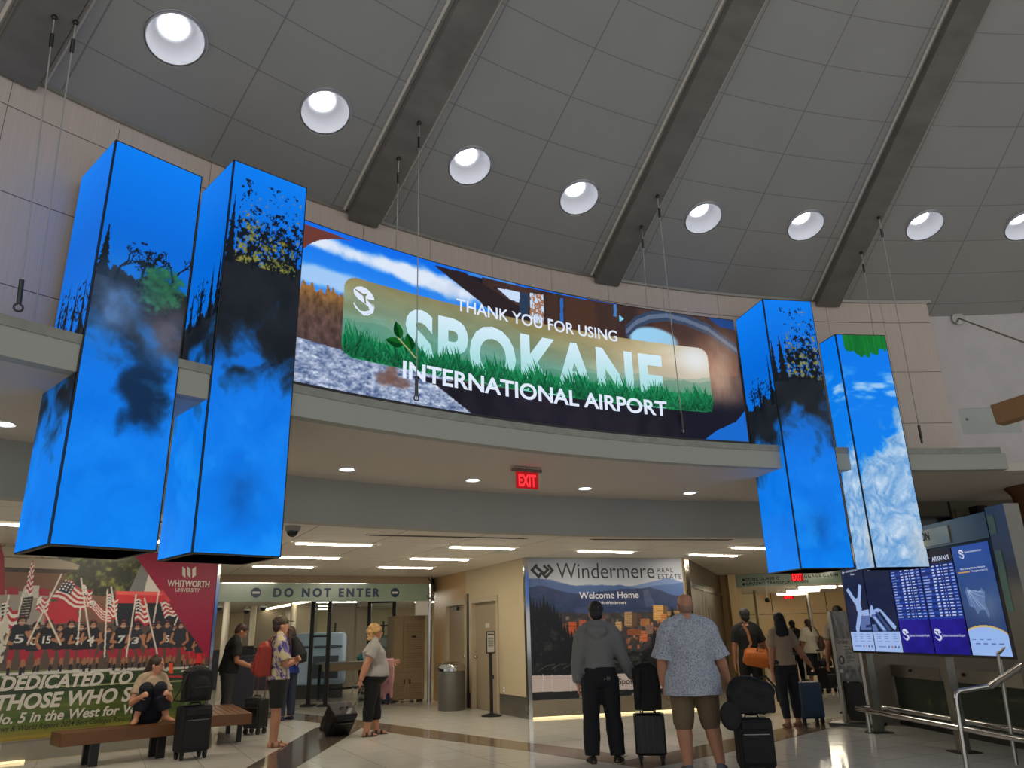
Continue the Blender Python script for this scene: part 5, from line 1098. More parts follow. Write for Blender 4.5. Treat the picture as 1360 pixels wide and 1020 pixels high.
# ================================================================== corridor beyond the concourse sign
S(MB().prism([(1.7, 33), (24, 33), (24, 33.2), (1.7, 33.2)], 0, 3).build('wall_corridor_back', WOODP2)); S(MB().prism([(24, 10), (24.2, 10), (24.2, 33), (24, 33)], 0, 3).build('wall_corridor_right', WOODP2))
S(MB().prism([(SG1.x, SG1.y), (SG1.x-.2, SG1.y), (SG1.x-.2, 33), (SG1.x+.6, 33)], 0, Z_CEIL).build('wall_corridor_left', WOODP2))
p = [ony(px, 860, 32.9).x for px in (1030, 1075)]
for x in (p[0]-2.6, p[0]+.1, p[1]+1.0, p[1]+3.4): S(MB().box((x, 32.99, 1.4), (.02, .02, 2.8)).build('trim_wall_joint', DARKM))
for z in (.9, 1.95): S(MB().box((12, 32.99, z), (22, .02, .014)).build('trim_wall_joint', DARKM))
pc = ony(1082, 860, 29); S(MB().tube([(pc.x, 29, 0), (pc.x, 29, Z_CEIL)], .07, 12).build('trim_corridor_post', STEEL, smooth=True))
for a, b, l in (((1018, 792.5), (1057, 791.5), 'nearest the corridor EXIT sign'), ((1031, 788), (1072, 787), 'second of the four corridor tubes'), ((1044, 784.5), (1089, 782), 'third of the four corridor tubes'), ((1060, 780), (1110, 777), 'rightmost of the four corridor tubes')):
    m_ = onz((a[0]+b[0])/2, (a[1]+b[1])/2, 2.70); u = ony(a[0], a[1], m_.y); v = ony(b[0], b[1], m_.y); L = (v-u).length
    t = thing('pendant_tube_light', 'bright pendant tube light '+l, 'ceiling light', (m_.x, m_.y, 2.70), math.radians(-8), 'tube lights of the corridor'); MB().box((0, 0, .03), (L, .12, .06)).build('housing', WHITEP, t); MB().tube([(-L/2+.05, 0, -.03), (L/2-.05, 0, -.03)], .045, 8).build('tube', EM('pendant_tube_glass', (1, .96, .84), 16), t); [MB().tube([(x, 0, .06), (x, 0, .1)], .01, 6).build('hanger', STEEL, t) for x in (-L*.3, L*.3)]
for x_, y_ in ((9, 24), (12, 28), (16, 25)): troffer(x_, y_, Z_CEIL-.001, 'fluorescent light deep in the corridor, %s' % {9: 'nearest its sign', 12: 'near its back wall', 16: 'far to the right'}[x_])
qe = ony(1047, 791, 31.5); exit_sign((qe.x, qe.y, qe.z-.02), .42, .22, 0, 'dim red EXIT sign at the far end of the corridor', .12, False)
p = ony(1019, 797, 28); t = thing('dome_camera', 'small dark camera on the corridor ceiling left of its EXIT sign', 'security camera', p); MB().ball((0, 0, 0), .09, 12).build('dome', M('smoked_dome'), t, smooth=True); MB().tube([(0, 0, .05), (0, 0, Z_CEIL-p.z)], .03, 8).build('bracket', WHITEP, t)
# sliding glass door at the corridor mouth
gd = thing('glass_door', 'tall glass door leaf with a dark frame left of the orange bag', 'door', ony(1000, 900, SG1.y+1.0).to_2d().to_3d(), math.radians(-62)); 
for x in (-.45, .45): MB().box((x, 0, 1.2), (.09, .06, 2.4)).build('stile', BRONZE if x < 0 else CHROME, gd)
MB().box((0, 0, 1.2), (.82, .02, 2.3)).build('pane', GLASSW, gd); MB().box((0, 0, .08), (.82, .05, .16)).build('bottom_rail', BRONZE, gd)
# ================================================================== right-hand side
PP = onz(1117, 716, Z_CEIL)
S(MB().box((PP.x, PP.y, Z_CEIL/2), (.10, .10, Z_CEIL)).build('trim_hall_post', CHROME, bevel=.015))
S(MB().arc([(15.75, 0), (16.0, 0), (16.0, Z_SOF), (15.75, Z_SOF)], math.degrees(math.atan2(PP.y-CY, PP.x-CX)), 66, 40).build('wall_right', M('taupe_wall', (.46, .42, .36), .6, 0, .05, 2), smooth=True))
thS, _ = oncyl(1264, 690, 15.75); S(MB().box(P(15.74, thS, 2.9), (.025, .025, .9)).build('trim_wall_seam', DARKM))
a, b = oncyl(1211, 690, 15.5), oncyl(1268, 690, 15.5); ztv = oncyl(1240, 685, 15.5)[1]; w = math.radians(a[0]-b[0])*15.5; tm = (a[0]+b[0])/2
t = thing('wall_television', 'black switched-off television high on the wall above the flight board', 'television', P(15.55, tm, ztv-.62), math.radians(tm-90)); MB().box((0, 0, .31), (w, .06, .62)).build('casing', BLACKP, t, bevel=.006); MB().box((0, -.032, .31), (w-.05, .006, .56)).build('screen', M('dark_screen', (.02, .022, .028), .1), t); MB().box((0, .08, .31), (.3, .16, .25)).build('wall_bracket', DARKM, t)
ts, zs = oncyl(1305, 682, 15.3); t = thing('wall_speaker', 'small black box speaker on the wall right of the television', 'speaker', P(15.4, ts, zs), math.radians(ts-80)); MB().box((0, 0, 0), (.18, .2, .26)).build('cabinet', BLACKP, t, bevel=.01); MB().box((0, -.105, 0), (.14, .01, .22)).build('grille', M('speaker_grille', (.05, .05, .05), .8), t); MB().box((0, .2, 0), (.06, .25, .06)).build('bracket', DARKM, t)
tp = thing('access_panel', 'plain beige panel on the wall left of the small speaker', 'panel', P(15.73, oncyl(1284, 682, 15.73)[0], zs), math.radians(oncyl(1284, 682, 15.73)[0]-90)); MB().box((0, 0, 0), (.34, .02, .26)).build('cover', M('panel_beige', (.50, .45, .37), .6), tp); MB().box((0, -.006, 0), (.36, .014, .28)).build('rim', M('panel_rim', (.42, .37, .30), .6), tp)
# timber beam end with its clear bracket, and the tie rod
ORW = M('orange_timber', (.60, .43, .25), .5, 0, .15, 3, stretch=(.6, 6, 6))
pb0 = onw(1345, 552, (-3, 9.2), (3, 9.2)); cbm = ony(1324, 552, 9.3); t = thing('timber_beam', 'orange glued timber beam end poking in at the right edge', 'beam', cbm)
e = (ony(1420, 522, 8.6)-cbm); e.normalize(); s_ = Vector((0, 0, 1)); n_ = e.cross(s_).normalized(); mt = Matrix((e, n_, e.cross(n_)*-1)).transposed()
MB().box(e*2.6, (5.2, .20, .26), mat=mt).build('beam', ORW, t, bevel=.008)
MB().box(Vector((0, .16, -.02)), (.75, .02, .34)).build('clear_bracket', GLASSW, t); [MB().ball(Vector((x, .14, 0)), .02, 8).build('bolt', STEEL, t) for x in (-.3, .3)]
rw = R_WALL+.24; th_, z_ = oncyl(1272, 424, rw); pr = P(rw, th_, z_); rd = thing('tie_rod', 'thin steel tie rod with a round flange on the concrete wall', 'rod', pr)
nrm = Vector((math.cos(math.radians(th_)), math.sin(math.radians(th_)), 0)); MB().lathe([(.10, -.03), (.10, .0), (.03, .0)], (0, 0, 0), 20, R=axm(nrm)).build('flange', STEEL, rd); q_ = ony(1420, 478, 8.2); q_ = pr+(q_-pr)*2.6; MB().tube([pr-nrm*.03, q_], .013, 8).build('rod', STEEL, rd, w2l=True)
hw = ony(1352, 668, 11.2); t = thing('timber_column', 'brown timber column at the right edge behind the flight board', 'column', (hw.x+.33, hw.y, 0)); BRT = M('brown_timber', (.40, .25, .13), .6, 0, .2, 3, stretch=(5, 5, .6)); MB().lathe([(.30, .05), (.30, Z_SOF-.5), (.34, Z_SOF-.12), (.42, Z_SOF)], n=24).build('shaft', BRT, t, smooth=True); MB().lathe([(.36, 0), (.36, .06)], n=24).build('base_ring', DSTEEL, t)
# ramp with glass balustrade behind the board
RA, RBp = FD1-fn*.85-fd*.75, FD2-fn*.85+fd*5.0; cr = lambda x, y: onw(x, y, RA, RBp); rdv = (RBp-RA).normalized(); rn = Vector((rdv.y, -rdv.x)); Lr = (RBp-RA).length
if rn.dot(-RA) < 0: rn = -rn
pr_ = lambda x, y, o=0.0: Vector((RA.x+rdv.x*x+rn.x*o, RA.y+rdv.y*x+rn.y*o, y))
bz1 = (cr(1157, 874)[1]+cr(1340, 902)[1])/2; bz0 = (cr(1157, 888)[1]+cr(1340, 923)[1])/2
bl = thing('glass_balustrade', 'glass balustrade with a steel band behind the flight information board', 'balustrade', pr_(0, 0))
k = 0; x = 0.0
while x < Lr-.1:
    x2 = min(Lr, x+1.25); sbox(MB(), pr_, x+.01, x2-.01, .06, bz0, -.01, -.025).build('glass_pane', M('smoky_green_glass', (.36, .39, .34), .06, 0, .05, trans=.6), bl, w2l=True); sbox(MB(), pr_, x+.006, x2-.006, bz0, bz1, .01, -.04).build('steel_band', STEEL, bl, w2l=True); MB().lathe([(.022, 0), (.022, .03), (.01, .03)], pr_(x+.55, (bz0+bz1)/2+.02, .01), 12, R=axm(Vector((rn.x, rn.y, 0)))).build('fixing', DSTEEL, bl, w2l=True); x = x2
sbox(MB(), pr_, 0, Lr, 0, .06, .01, -.05).build('bottom_channel', DSTEEL, bl, w2l=True)
tr_ = thing('ramp_handrail', 'thin rail along the ramp behind the balustrade glass', 'handrail', pr_(0, 0, -.8)); MB().tube([pr_(0, .45, -.8), pr_(Lr, .25, -.8)], .022, 8).build('rail', STEEL, tr_, w2l=True); [MB().tube([pr_(x, 0, -.8), pr_(x, .45-.2*x/Lr, -.8)], .016, 8).build('baluster', STEEL, tr_, w2l=True) for x in (1.2, 2.6, 4.0, 5.4)]
# low pipe guard round the board legs
zg = onw(1132, 940, FD1+fn*.14, FD2+fn*.14); pg = lambda x, y, o=0.0: pf(x, y, o)
gx0 = zg[0]; zr = zg[1]; gl = thing('pipe_guard', 'low looped steel pipe rail around the legs of the flight board', 'rail', pf(gx0, 0, 0))
loop = [pg(5.6, zr, -.30), pg(gx0+.18, zr, -.30)]+[pg(gx0+.18-.2*math.sin(a), zr, -.08-.22*math.cos(a)) for a in np.linspace(.2, math.pi-.2, 8)]+[pg(gx0+.18, zr, .14), pg(5.6, zr, .14)]
MB().tube(loop, .032, 10).build('pipe', CHROME, gl, smooth=True, w2l=True)
for px in (1161, 1272): x = onw(px, 985, FD1, FD2)[0]; MB().box(pf(x, zr, -.08)+Vector((0, 0, 0)), (.03, .40, .03), rz=math.atan2(fn.y, fn.x)-math.pi/2).build('bracket', STEEL, gl, w2l=True)
x = gx0+.25; MB().tube([pg(x, 0, .06), pg(x, zr, .06)], .028, 8).build('post', STEEL, gl, w2l=True); MB().tube([pg(x, 0, .06), pg(x, .012, .06)], .07, 12).build('foot_plate', DSTEEL, gl, w2l=True)
# stair handrail at the lower right
yA = G(1284, 1020).y; b0 = G(1284, 1020); hr = thing('stair_handrail', 'bent tubular steel handrail rising at the lower right corner', 'handrail', b0)
top = ony(1268, 918, b0.y); bend = ony(1316, 911, b0.y-.05); up_ = ony(1372, 874, b0.y-.6)
MB().tube([b0, top+Vector((0, 0, -.08)), top+Vector((.012, 0, -.03)), top+Vector((.05, 0, 0)), bend], .026, 12).build('lower_rail', CHROME, hr, smooth=True, w2l=True)
MB().tube([bend, up_], .034, 12).build('sloping_rail', CHROME, hr, smooth=True, w2l=True)
t2 = ony(1326, 868, b0.y-.1); t3 = ony(1372, 834, b0.y-.6); f2 = ony(1350, 1016, b0.y-.1); MB().tube([f2, t2], .022, 10).build('upright', STEEL, hr, smooth=True, w2l=True); MB().tube([t2, t3], .022, 10).build('upper_rail', STEEL, hr, smooth=True, w2l=True)
# advertising stand left of the board
ca, cb_ = ony(1103, 812, 12.6), ony(1131, 812, 12.35); dA = (cb_-ca); dA.z = 0; wS = dA.length; dA.normalize(); nA = Vector((dA.y, -dA.x, 0))
st_ = thing('notice_stand', 'grey notice stand with a black and white poster left of the flight board', 'sign stand', Vector((ca.x, ca.y, 0))+dA*wS/2, math.atan2(dA.y, dA.x))
zt_, zb_ = ca.z, ony(1110, 905, 12.6).z
for x in (-wS/2-.02, wS/2+.04): MB().box((x, 0, zt_/2), (.05, .06, zt_)).build('upright', STEEL, st_)
MB().box((0, -.02, .02), (wS+.35, .45, .04)).build('base', DSTEEL, st_); MB().box((0.01, .03, zb_/2+.02), (wS-.05, .02, zb_-.08)).build('lower_panel', BLACKP, st_)
c = Canvas(-wS/2, wS/2, zb_, zt_, 60, 170); V = c.V
c.C[:] = C255(120, 118, 116); n = fbm(c.U*9+V*3, V*5, 5); c.put(V > .60, C255(60, 60, 62)+n[..., None]*C255(110, 110, 112)); c.put((V <= .60) & (V > .22), C255(150, 148, 146)); c.put(V <= .22, C255(50, 50, 52)+fbm(c.U*6, V*14, 8)[..., None]*C255(130, 130, 130)); c.put((V < .17) & (V > .12) & (c.U < .2), C255(190, 190, 190))
for k in range(11): v = .49-k*.022; c.put((np.abs(V-v) < .006) & (c.U > .42) & (c.U < .55+.35*((k*7) % 5)/5), C255(90, 90, 92))
c.ell((c.b[0]+.2*wS, zb_+.30*(zt_-zb_)), wS*.14, wS*.20, C255(50, 50, 56), 1, 0, True); c.ell((c.b[0]+.2*wS, zb_+.30*(zt_-zb_)), wS*.07, wS*.11, C255(150, 148, 146), 1, 0, True)
c.build('poster', lambda x, y: Vector((x, -.012, y)), PRINT, st_); MB().box((0, .0, (zt_+zb_)/2), (wS, .018, zt_-zb_)).build('poster_board', LOWW, st_)
lettering(MB(), 'TSA Cares', lambda x, y: Vector((x, -.015, y)), -wS*.42, wS*.1, zb_+.535*(zt_-zb_), .055, .01).build('poster_heading', PBLK, st_, fixn=False)
# ================================================================== benches
BW = M('bench_timber', (.42, .27, .14), .45, 0, .18, 3, stretch=(1, 8, 8)); BWD = M('bench_slat_gap', (.10, .06, .04), .7)
def bench(loc, rz, L, W, label, zs=.42):
    t = thing('bench', label, 'bench', loc, rz)
    n = 9; mb = [MB().box((0, -W/2+W*(k+.5)/n, zs-.03), (L-.03, W/n-.012, .05)).build('slat', BW, t) for k in range(n)]
    for sy in (-1, 1): MB().box((0, sy*(W/2-.02), zs-.075), (L, .045, .15)).build('side_rail', BW, t, bevel=.004)
    for sx in (-1, 1): MB().box((sx*(L/2-.02), 0, zs-.075), (.045, W-.08, .15)).build('end_rail', BW, t)
    for sx in (-1, 1):
        for sy in (-1, 1): MB().box((sx*(L/2-.42), sy*(W/2-.1), (zs-.15)/2), (.10, .06, zs-.15)).build('leg', DARKM, t)
    return t
bang = math.atan2(wd_.y, wd_.x)
zs = .42; L1 = 1.66; fr = onz(83, 975, zs); ctr = fr+Vector((wd_.x, wd_.y, 0))*(L1/2)+Vector((-wd_.y, wd_.x, 0))*.24
B1 = bench((ctr.x, ctr.y, 0), bang, L1, .46, 'slatted timber bench in front of the university billboard', zs)
c1, c2, c3 = onz(335, 947, zs), onz(309, 935, zs), onz(277, 955, zs)
ax2 = c2-c1; L2 = ax2.length; ax2.normalize(); W2_ = .78; nx2 = Vector((-ax2.y, ax2.x, 0)); ctr2 = c1+ax2*L2/2+nx2*W2_/2
B2 = bench((ctr2.x, ctr2.y, 0), math.atan2(ax2.y, ax2.x), L2, W2_, 'wide slatted timber bench just past the right end of the billboard wall', zs)
# ================================================================== people
def remesh(mb, voxel, smooth=4, fold=0.0, fs=9.0, seed=0, dirv=None):
    me = mb.mesh('form'); o = bpy.data.objects.new('form', me); COL.objects.link(o)
    r = o.modifiers.new('r', 'REMESH'); r.mode = 'VOXEL'; r.voxel_size = voxel
    if smooth: sm_ = o.modifiers.new('s', 'SMOOTH'); sm_.factor = .5; sm_.iterations = smooth
    out = bpy.data.meshes.new_from_object(o.evaluated_get(bpy.context.evaluated_depsgraph_get())); bpy.data.objects.remove(o); bpy.data.meshes.remove(me)
    if fold:
        n = len(out.vertices); co = np.empty(n*3, np.float32); no = np.empty(n*3, np.float32); out.vertices.foreach_get('co', co); out.vertices.foreach_get('normal', no)
        co = co.reshape(-1, 3); no = no.reshape(-1, 3)
        a = fbm(co[:, 0]*fs+co[:, 1]*fs*.8+50, co[:, 2]*fs*.7+co[:, 1]*fs*.5+50, seed, 3)+.6*fbm(co[:, 1]*fs*1.3-co[:, 0]*fs*.4+80, co[:, 2]*fs*1.5+co[:, 0]*fs+80, seed+5, 2)-.8
        co += no*(a*fold)[:, None]; out.vertices.foreach_set('co', co.ravel()); out.update()
    return out
def put(me, name, mat, parent): me.name = name; return link(name, me, mat, parent, smooth='all', fixn=False)
V3 = Vector
SKINS = {'fair': M('skin_fair', (.78, .55, .43), .5, 0, .06, 12), 'tan': M('skin_tan', (.62, .42, .31), .5, 0, .06, 12), 'red': M('skin_ruddy', (.70, .49, .38), .5, 0, .08, 12), 'brown': M('skin_brown', (.45, .29, .20), .5, 0, .06, 12)}
def loft(mb, secs, n=18):
    vs = [c+x*(math.cos(2*math.pi*j/n)*a)+y*(math.sin(2*math.pi*j/n)*b) for c, x, y, a, b in secs for j in range(n)]
    k = len(secs); fs = [(i*n+j, i*n+(j+1) % n, (i+1)*n+(j+1) % n, (i+1)*n+j) for i in range(k-1) for j in range(n)]+[tuple(range(n-1, -1, -1)), tuple((k-1)*n+j for j in range(n))]
    return mb.add(vs, fs)
TORSO_M = [(-.20, .070, .056), (-.06, .096, .070), (.06, .098, .070), (.30, .086, .062), (.50, .092, .066), (.72, .106, .070), (.86, .104, .058), (.95, .062, .046), (1.02, .036, .037)]
TORSO_F = [(-.20, .076, .060), (-.06, .102, .074), (.06, .098, .070), (.32, .076, .056), (.50, .082, .062), (.70, .094, .074), (.86, .088, .052), (.95, .050, .042), (1.02, .030, .032)]
class Fig:
    def __init__(s, label, loc, yaw, H=1.75, sex='m', girth=1.0, belly=0.0, lean=0, side=0, hipz=.52, hipy=0, armR=None, armL=None, legR=None, legL=None, head=(0, 0), skin='fair', curl=(.5, .5), footR=0, footL=0, voxel=.008, group=None, hands=(1, 1)):
        s.t = thing('person', label, 'person', loc, yaw, group); s.H = H; s.g = girth; s.sex = sex; s.skin = SKINS[skin]; s.vx = voxel
        l, sd = math.radians(lean), math.radians(side); s.sp = V3((math.sin(sd), math.sin(l), math.cos(l)*math.cos(sd))).normalized()
        s.X = V3((1, 0, 0)); s.Yv = s.sp.cross(s.X).normalized()*1; s.X = s.Yv.cross(s.sp).normalized()
        s.P0 = V3((0, hipy, hipz*H)); s.TL = .315*H; s.belly = belly
        sw = (.112 if sex == 'm' else .096)*H*(1+(girth-1)*.45); hw = .052*H*(1+(girth-1)*.5)
        s.J = {}
        for sg, nm, arm, leg in ((1, 'R', armR, legR), (-1, 'L', armL, legL)):
            a = arm or (V3((.12*sg, 0, -1)), V3((.04*sg, .15, -1))); g = leg or (V3((.04*sg, 0, -1)), V3((.02*sg, -.02, -1)))
            sh = s.at(.83)+s.X*sg*sw*.93; el = sh+V3(a[0]).normalized()*.172*H; wr = el+V3(a[1]).normalized()*.148*H
            hp = s.P0+s.X*sg*hw-V3((0, 0, .012*H)); kn = hp+V3(g[0]).normalized()*.243*H; an = kn+V3(g[1]).normalized()*.226*H
            s.J[nm] = dict(sh=sh, el=el, wr=wr, hp=hp, kn=kn, an=an, d=V3(a[1]).normalized(), sg=sg)
        s.curl = {'R': curl[0], 'L': curl[1]}; s.foot = {'R': footR, 'L': footL}; s.hd = head; s.hands = {'R': hands[0], 'L': hands[1]}
        s.nb = s.at(1.0); hy, hp_ = math.radians(head[0]), math.radians(head[1])
        s.HR = Matrix.Rotation(-hy, 3, 'Z')@Matrix.Rotation(-hp_, 3, 'X'); s.hs = H/1.75*(1.08 if sex == 'm' else 1.05)
        s.chin = s.nb+s.sp*.012*H+s.HR@V3((0, .02, 0)); s.body()
    def at(s, t): return s.P0+s.sp*(t*s.TL)
    def hp(s, x, y, z): return s.chin+s.HR@(V3((x, y, z))*s.hs)     # head space: metres, z from the chin up
    def secs(s, lo, hi, e=0.0, flare=0.0, keep=False):
        tab = TORSO_M if s.sex == 'm' else TORSO_F; ts = [q[0] for q in tab]; out = []
        for t in sorted(set([lo, hi]+[q for q in ts if lo < q < hi])):
            tk = max(t, -.02) if keep else t; a = float(np.interp(tk, ts, [q[1] for q in tab])); b = float(np.interp(tk, ts, [q[2] for q in tab])); gg = 1+(s.g-1)*max(0, min(1, (1.0-t)/.35)); bel = s.belly*math.exp(-((t-.22)/.3)**2)
            f = flare*max(0, .5-t); out.append((s.at(t)+s.Yv*(bel*.5), s.X, s.Yv, a*s.H*gg+e+f, b*s.H*gg+e+f+bel*.5))
        return out
    def limb(s, mb, nm, part, e=0.0, to=2.0, frm=0.0, flare=0):
        j = s.J[nm]; H = s.H; g = 1+(s.g-1)*.55
        if part == 'arm': pts = [(j['sh'], .036), (j['sh'].lerp(j['el'], .5), .032), (j['el'], .0265), (j['el'].lerp(j['wr'], .28), .028), (j['wr'], .0185)]; par = [0, .5, 1, 1.28, 2]
        else: pts = [(j['hp'], .056), (j['hp'].lerp(j['kn'], .45), .050), (j['kn'], .0355), (j['kn'].lerp(j['an'], .30), .0375), (j['kn'].lerp(j['an'], .65), .029), (j['an'], .0235)]; par = [0, .45, 1, 1.3, 1.65, 2]
        P_, R_ = [], []
        ks = sorted(set([q for q in par if frm <= q <= to]+[to, frm]))
        for q in ks:
            i = max(0, min(len(par)-2, sum(1 for v in par if v <= q)-1)); f = (q-par[i])/(par[i+1]-par[i]); P_.append(pts[i][0].lerp(pts[i+1][0], f)); R_.append((pts[i][1]*(1-f)+pts[i+1][1]*f)*H*g+e+flare*max(0, q-.6))
        mb.tube(P_, R_, 14)
        if part == 'arm' and frm == 0:
            mb.ball(j['sh'], .0355*H*g+e*.8, 12)
            mb.tube([s.at(1.05)+s.X*j['sg']*.012*H, s.at(1.0)+s.X*j['sg']*.045*H*g, s.at(.93)+s.X*j['sg']*.080*H*g, j['sh']+V3((0, 0, .004*H))], [.026*H+e*.4, .030*H+e*.6, .034*H+e*.8, .034*H*g+e*.8], 12)
        if part == 'arm' and to > 1: mb.ball(j['el'], .0262*H*g+e, 10)
        if part == 'leg' and to > 1: mb.ball(j['kn'], .0355*H*g+e+flare*.4, 12)
    def hand(s, mb, nm):
        j = s.J[nm]; d = j['d']; sg = j['sg']; H = s.H/1.75; c = s.curl[nm]
        pn_ = V3((-sg, .15, 0)); pn_ = (pn_-d*pn_.dot(d)).normalized()      # palm faces the thigh
        w = d.cross(pn_).normalized()*(1 if sg > 0 else 1)
        if w.y < 0: w = -w                                                # w points to the thumb side (forward)
        kn = j['wr']+d*.098*H
        loft(mb, [(j['wr']-d*.02*H, w, pn_, .026*H, .020*H), (j['wr']+d*.03*H, w, pn_, .036*H, .017*H), (j['wr']+d*.075*H, w, pn_, .042*H, .015*H), (kn+d*.004*H, w, pn_, .040*H, .012*H)], 12)
        for k, (off, L) in enumerate(((.031, .072), (.0105, .082), (-.0105, .076), (-.031, .058))):
            p = kn+w*off*H; a = c*.5; pts = [p-d*.012*H]; dirc = (d+w*off*1.6).normalized()
            for q in range(3):
                dd_ = (dirc*math.cos(a)+pn_*math.sin(a)); p = p+dd_*L*H/2.9; pts.append(p); a += c*1.0
            mb.tube(pts, [.0098*H, .0092*H, .0086*H, .0066*H], 8)
        p = j['wr']+d*.03*H+w*.026*H; q = p+(d*.62+w*.62+pn_*.35).normalized()*.042*H; r_ = q+(d*.85+w*.12+pn_*(.25+.5*c)).normalized()*.036*H
        mb.tube([p-w*.012*H, p, q, r_], [.014*H, .0135*H, .011*H, .008*H], 8)
    def body(s):
        mb = MB(); loft(mb, s.secs(-.20, 1.02))
        for nm in 'RL': s.limb(mb, nm, 'arm'); s.limb(mb, nm, 'leg'); s.footform(mb, nm, 0); (s.hand(mb, nm) if s.hands[nm] else None)
        nk = s.hp(0, -.018, .045); mb.tube([s.at(.93), s.nb, nk, s.hp(0, -.012, .09)], [.042*s.H, .034*s.H, .032*s.H, .03*s.H] if s.sex == 'm' else [.036*s.H, .029*s.H, .027*s.H, .026*s.H], 12)
        X, Y = s.HR@V3((1, 0, 0)), s.HR@V3((0, 1, 0)); h = s.hs
        loft(mb, [(s.hp(0, y, z), X, Y, a*h, b*h) for z, y, a, b in ((-.006, .040, .020, .022), (.006, .034, .036, .038), (.035, .022, .050, .062), (.07, .008, .060, .080), (.115, 0, .069, .094), (.16, -.004, .073, .099), (.20, -.006, .066, .088), (.225, -.008, .046, .062), (.238, -.008, .018, .024))], 20)
        mb.tube([s.hp(0, .092, .128), s.hp(0, .106, .10), s.hp(0, .112, .082)], [.008*h, .011*h, .014*h], 8); mb.ball(s.hp(0, .103, .080), .014*h, 8); mb.ball(s.hp(0, .084, .046), (.022*h, .010*h, .008*h), 8)
        mb.tube([s.hp(-.04, .082, .135), s.hp(0, .096, .132), s.hp(.04, .082, .135)], .009*h, 6)
        for sg in (1, -1): mb.ball(s.hp(.072*sg, -.006, .105), (.010*h, .020*h, .031*h), 10, R=s.HR)
        put(remesh(mb, s.vx, 3), 'body', s.skin, s.t)
    def footform(s, mb, nm, e):
        j = s.J[nm]; H = s.H/1.75; a = math.radians(s.foot[nm]); f = V3((math.sin(a), math.cos(a), 0)); x = V3((f.y, -f.x, 0)); z = V3((0, 0, 1)); b = j['an'].copy(); zb = b.z-.075*H
        b = V3((b.x, b.y, zb))
        for_ = [(-.065, .030, .030, .034), (-.045, .036, .045, .048), (.0, .036, .050, .052), (.06, .040, .036, .038), (.12, .044, .025, .028), (.165, .036, .018, .021), (.185, .018, .010, .014)]
        loft(mb, [(b+f*y*H+z*zc_*H, x, z, w*H+e, hh*H+e*.6) for y, w, hh, zc_ in for_], 14)
    def shoes(s, mat, sole=None, e=.006, name='shoe'):
        for nm in 'RL':
            mb = MB(); s.footform(mb, nm, e); sh = put(remesh(mb, .007, 2), name, mat, s.t)
            if sole is not None:
                j = s.J[nm]; H = s.H/1.75; a = math.radians(s.foot[nm]); f = V3((math.sin(a), math.cos(a), 0)); x = V3((f.y, -f.x, 0)); b = V3((j['an'].x, j['an'].y, j['an'].z-.075*H-.004)); vs = []
                pl = [(-.07, .026), (-.05, .040), (0, .042), (.08, .049), (.14, .049), (.185, .032), (.198, .010)]
                poly = [(b+f*y*H+x*w*H).to_2d() for y, w in pl]+[(b+f*y*H-x*w*H).to_2d() for y, w in reversed(pl)]
                MB().prism(poly, b.z-.010, b.z+.016).build('sole', sole, sh)
    def sandals(s, mat):
        for nm in 'RL':
            j = s.J[nm]; H = s.H/1.75; a = math.radians(s.foot[nm]); f = V3((math.sin(a), math.cos(a), 0)); x = V3((f.y, -f.x, 0)); b = V3((j['an'].x, j['an'].y, j['an'].z-.075*H)); mb = MB(); pl = [(-.07, .028), (-.05, .042), (0, .042), (.08, .050), (.14, .050), (.185, .034), (.20, .010)]
            mb.prism([(b+f*y*H+x*w*H).to_2d() for y, w in pl]+[(b+f*y*H-x*w*H).to_2d() for y, w in reversed(pl)], b.z-.018, b.z+.004)
            for y, hh, w in ((.09, .066, .050), (.0, .106, .046)): mb.tube([b+f*y*H+x*w*H*math.cos(q)+V3((0, 0, math.sin(q)*hh*H)) for q in np.linspace(0, math.pi, 9)], [(.018, .005)]*9, 8, up=tuple(f))
            mb.build('sandal', mat, s.t, smooth=True)
    def top(s, mat, name='shirt', sleeve=.6, hem=-.05, e=.014, flare=.0, fold=.012, extra=None, seed=1, neck=.985, sflare=.02):
        mb = MB(); loft(mb, s.secs(hem, neck, e, flare, True))
        for nm in 'RL': s.limb(mb, nm, 'arm', e*1.05, sleeve, 0, 0)
        if sleeve < 1.2:
            for nm in 'RL':
                j = s.J[nm]; q0 = j['sh'].lerp(j['el'], max(0, sleeve-.5)); q1 = j['sh'].lerp(j['el'], min(1, sleeve)); r0 = .033*s.H*(1+(s.g-1)*.55)+e; mb.tube([q0, q1], [r0, r0+sflare*.6], 14)
        if extra: extra(mb)
        return put(remesh(mb, .0105, 4, fold, 9, seed), name, mat, s.t)
    def bottoms(s, mat, name='trousers', to=1.93, e=.012, waist=.22, fold=.012, flare=0.0, seed=2):
        mb = MB(); loft(mb, s.secs(-.20, waist, e))
        for nm in 'RL': s.limb(mb, nm, 'leg', e, to, 0, flare)
        return put(remesh(mb, .0105, 4, fold, 8, seed), name, mat, s.t)
    def hair(s, mat, kind='short', e=0, name='hair', seed=3, vx=.008):
        mb = MB(); h = s.hs
        if kind in ('short', 'buzz'):
            g = .006 if kind == 'buzz' else .014
            for z, y, a, b in ((.165, -.016, .072, .090),): mb.ball(s.hp(0, y, z), ((a+g)*h, (b+g)*h, .085*h), 16, R=s.HR)
            mb.ball(s.hp(0, -.052, .105), (.062*h+g, .050*h+g, .070*h), 14, R=s.HR); mb.ball(s.hp(0, -.050, .06), (.048*h, .040*h+g, .035*h), 12, R=s.HR)
        if kind == 'ring':
            mb.ball(s.hp(0, -.050, .095), (.066*h, .052*h, .050*h), 14, R=s.HR)
            for sg in (1, -1): mb.ball(s.hp(.066*sg, -.015, .115), (.012*h, .045*h, .035*h), 10, R=s.HR)
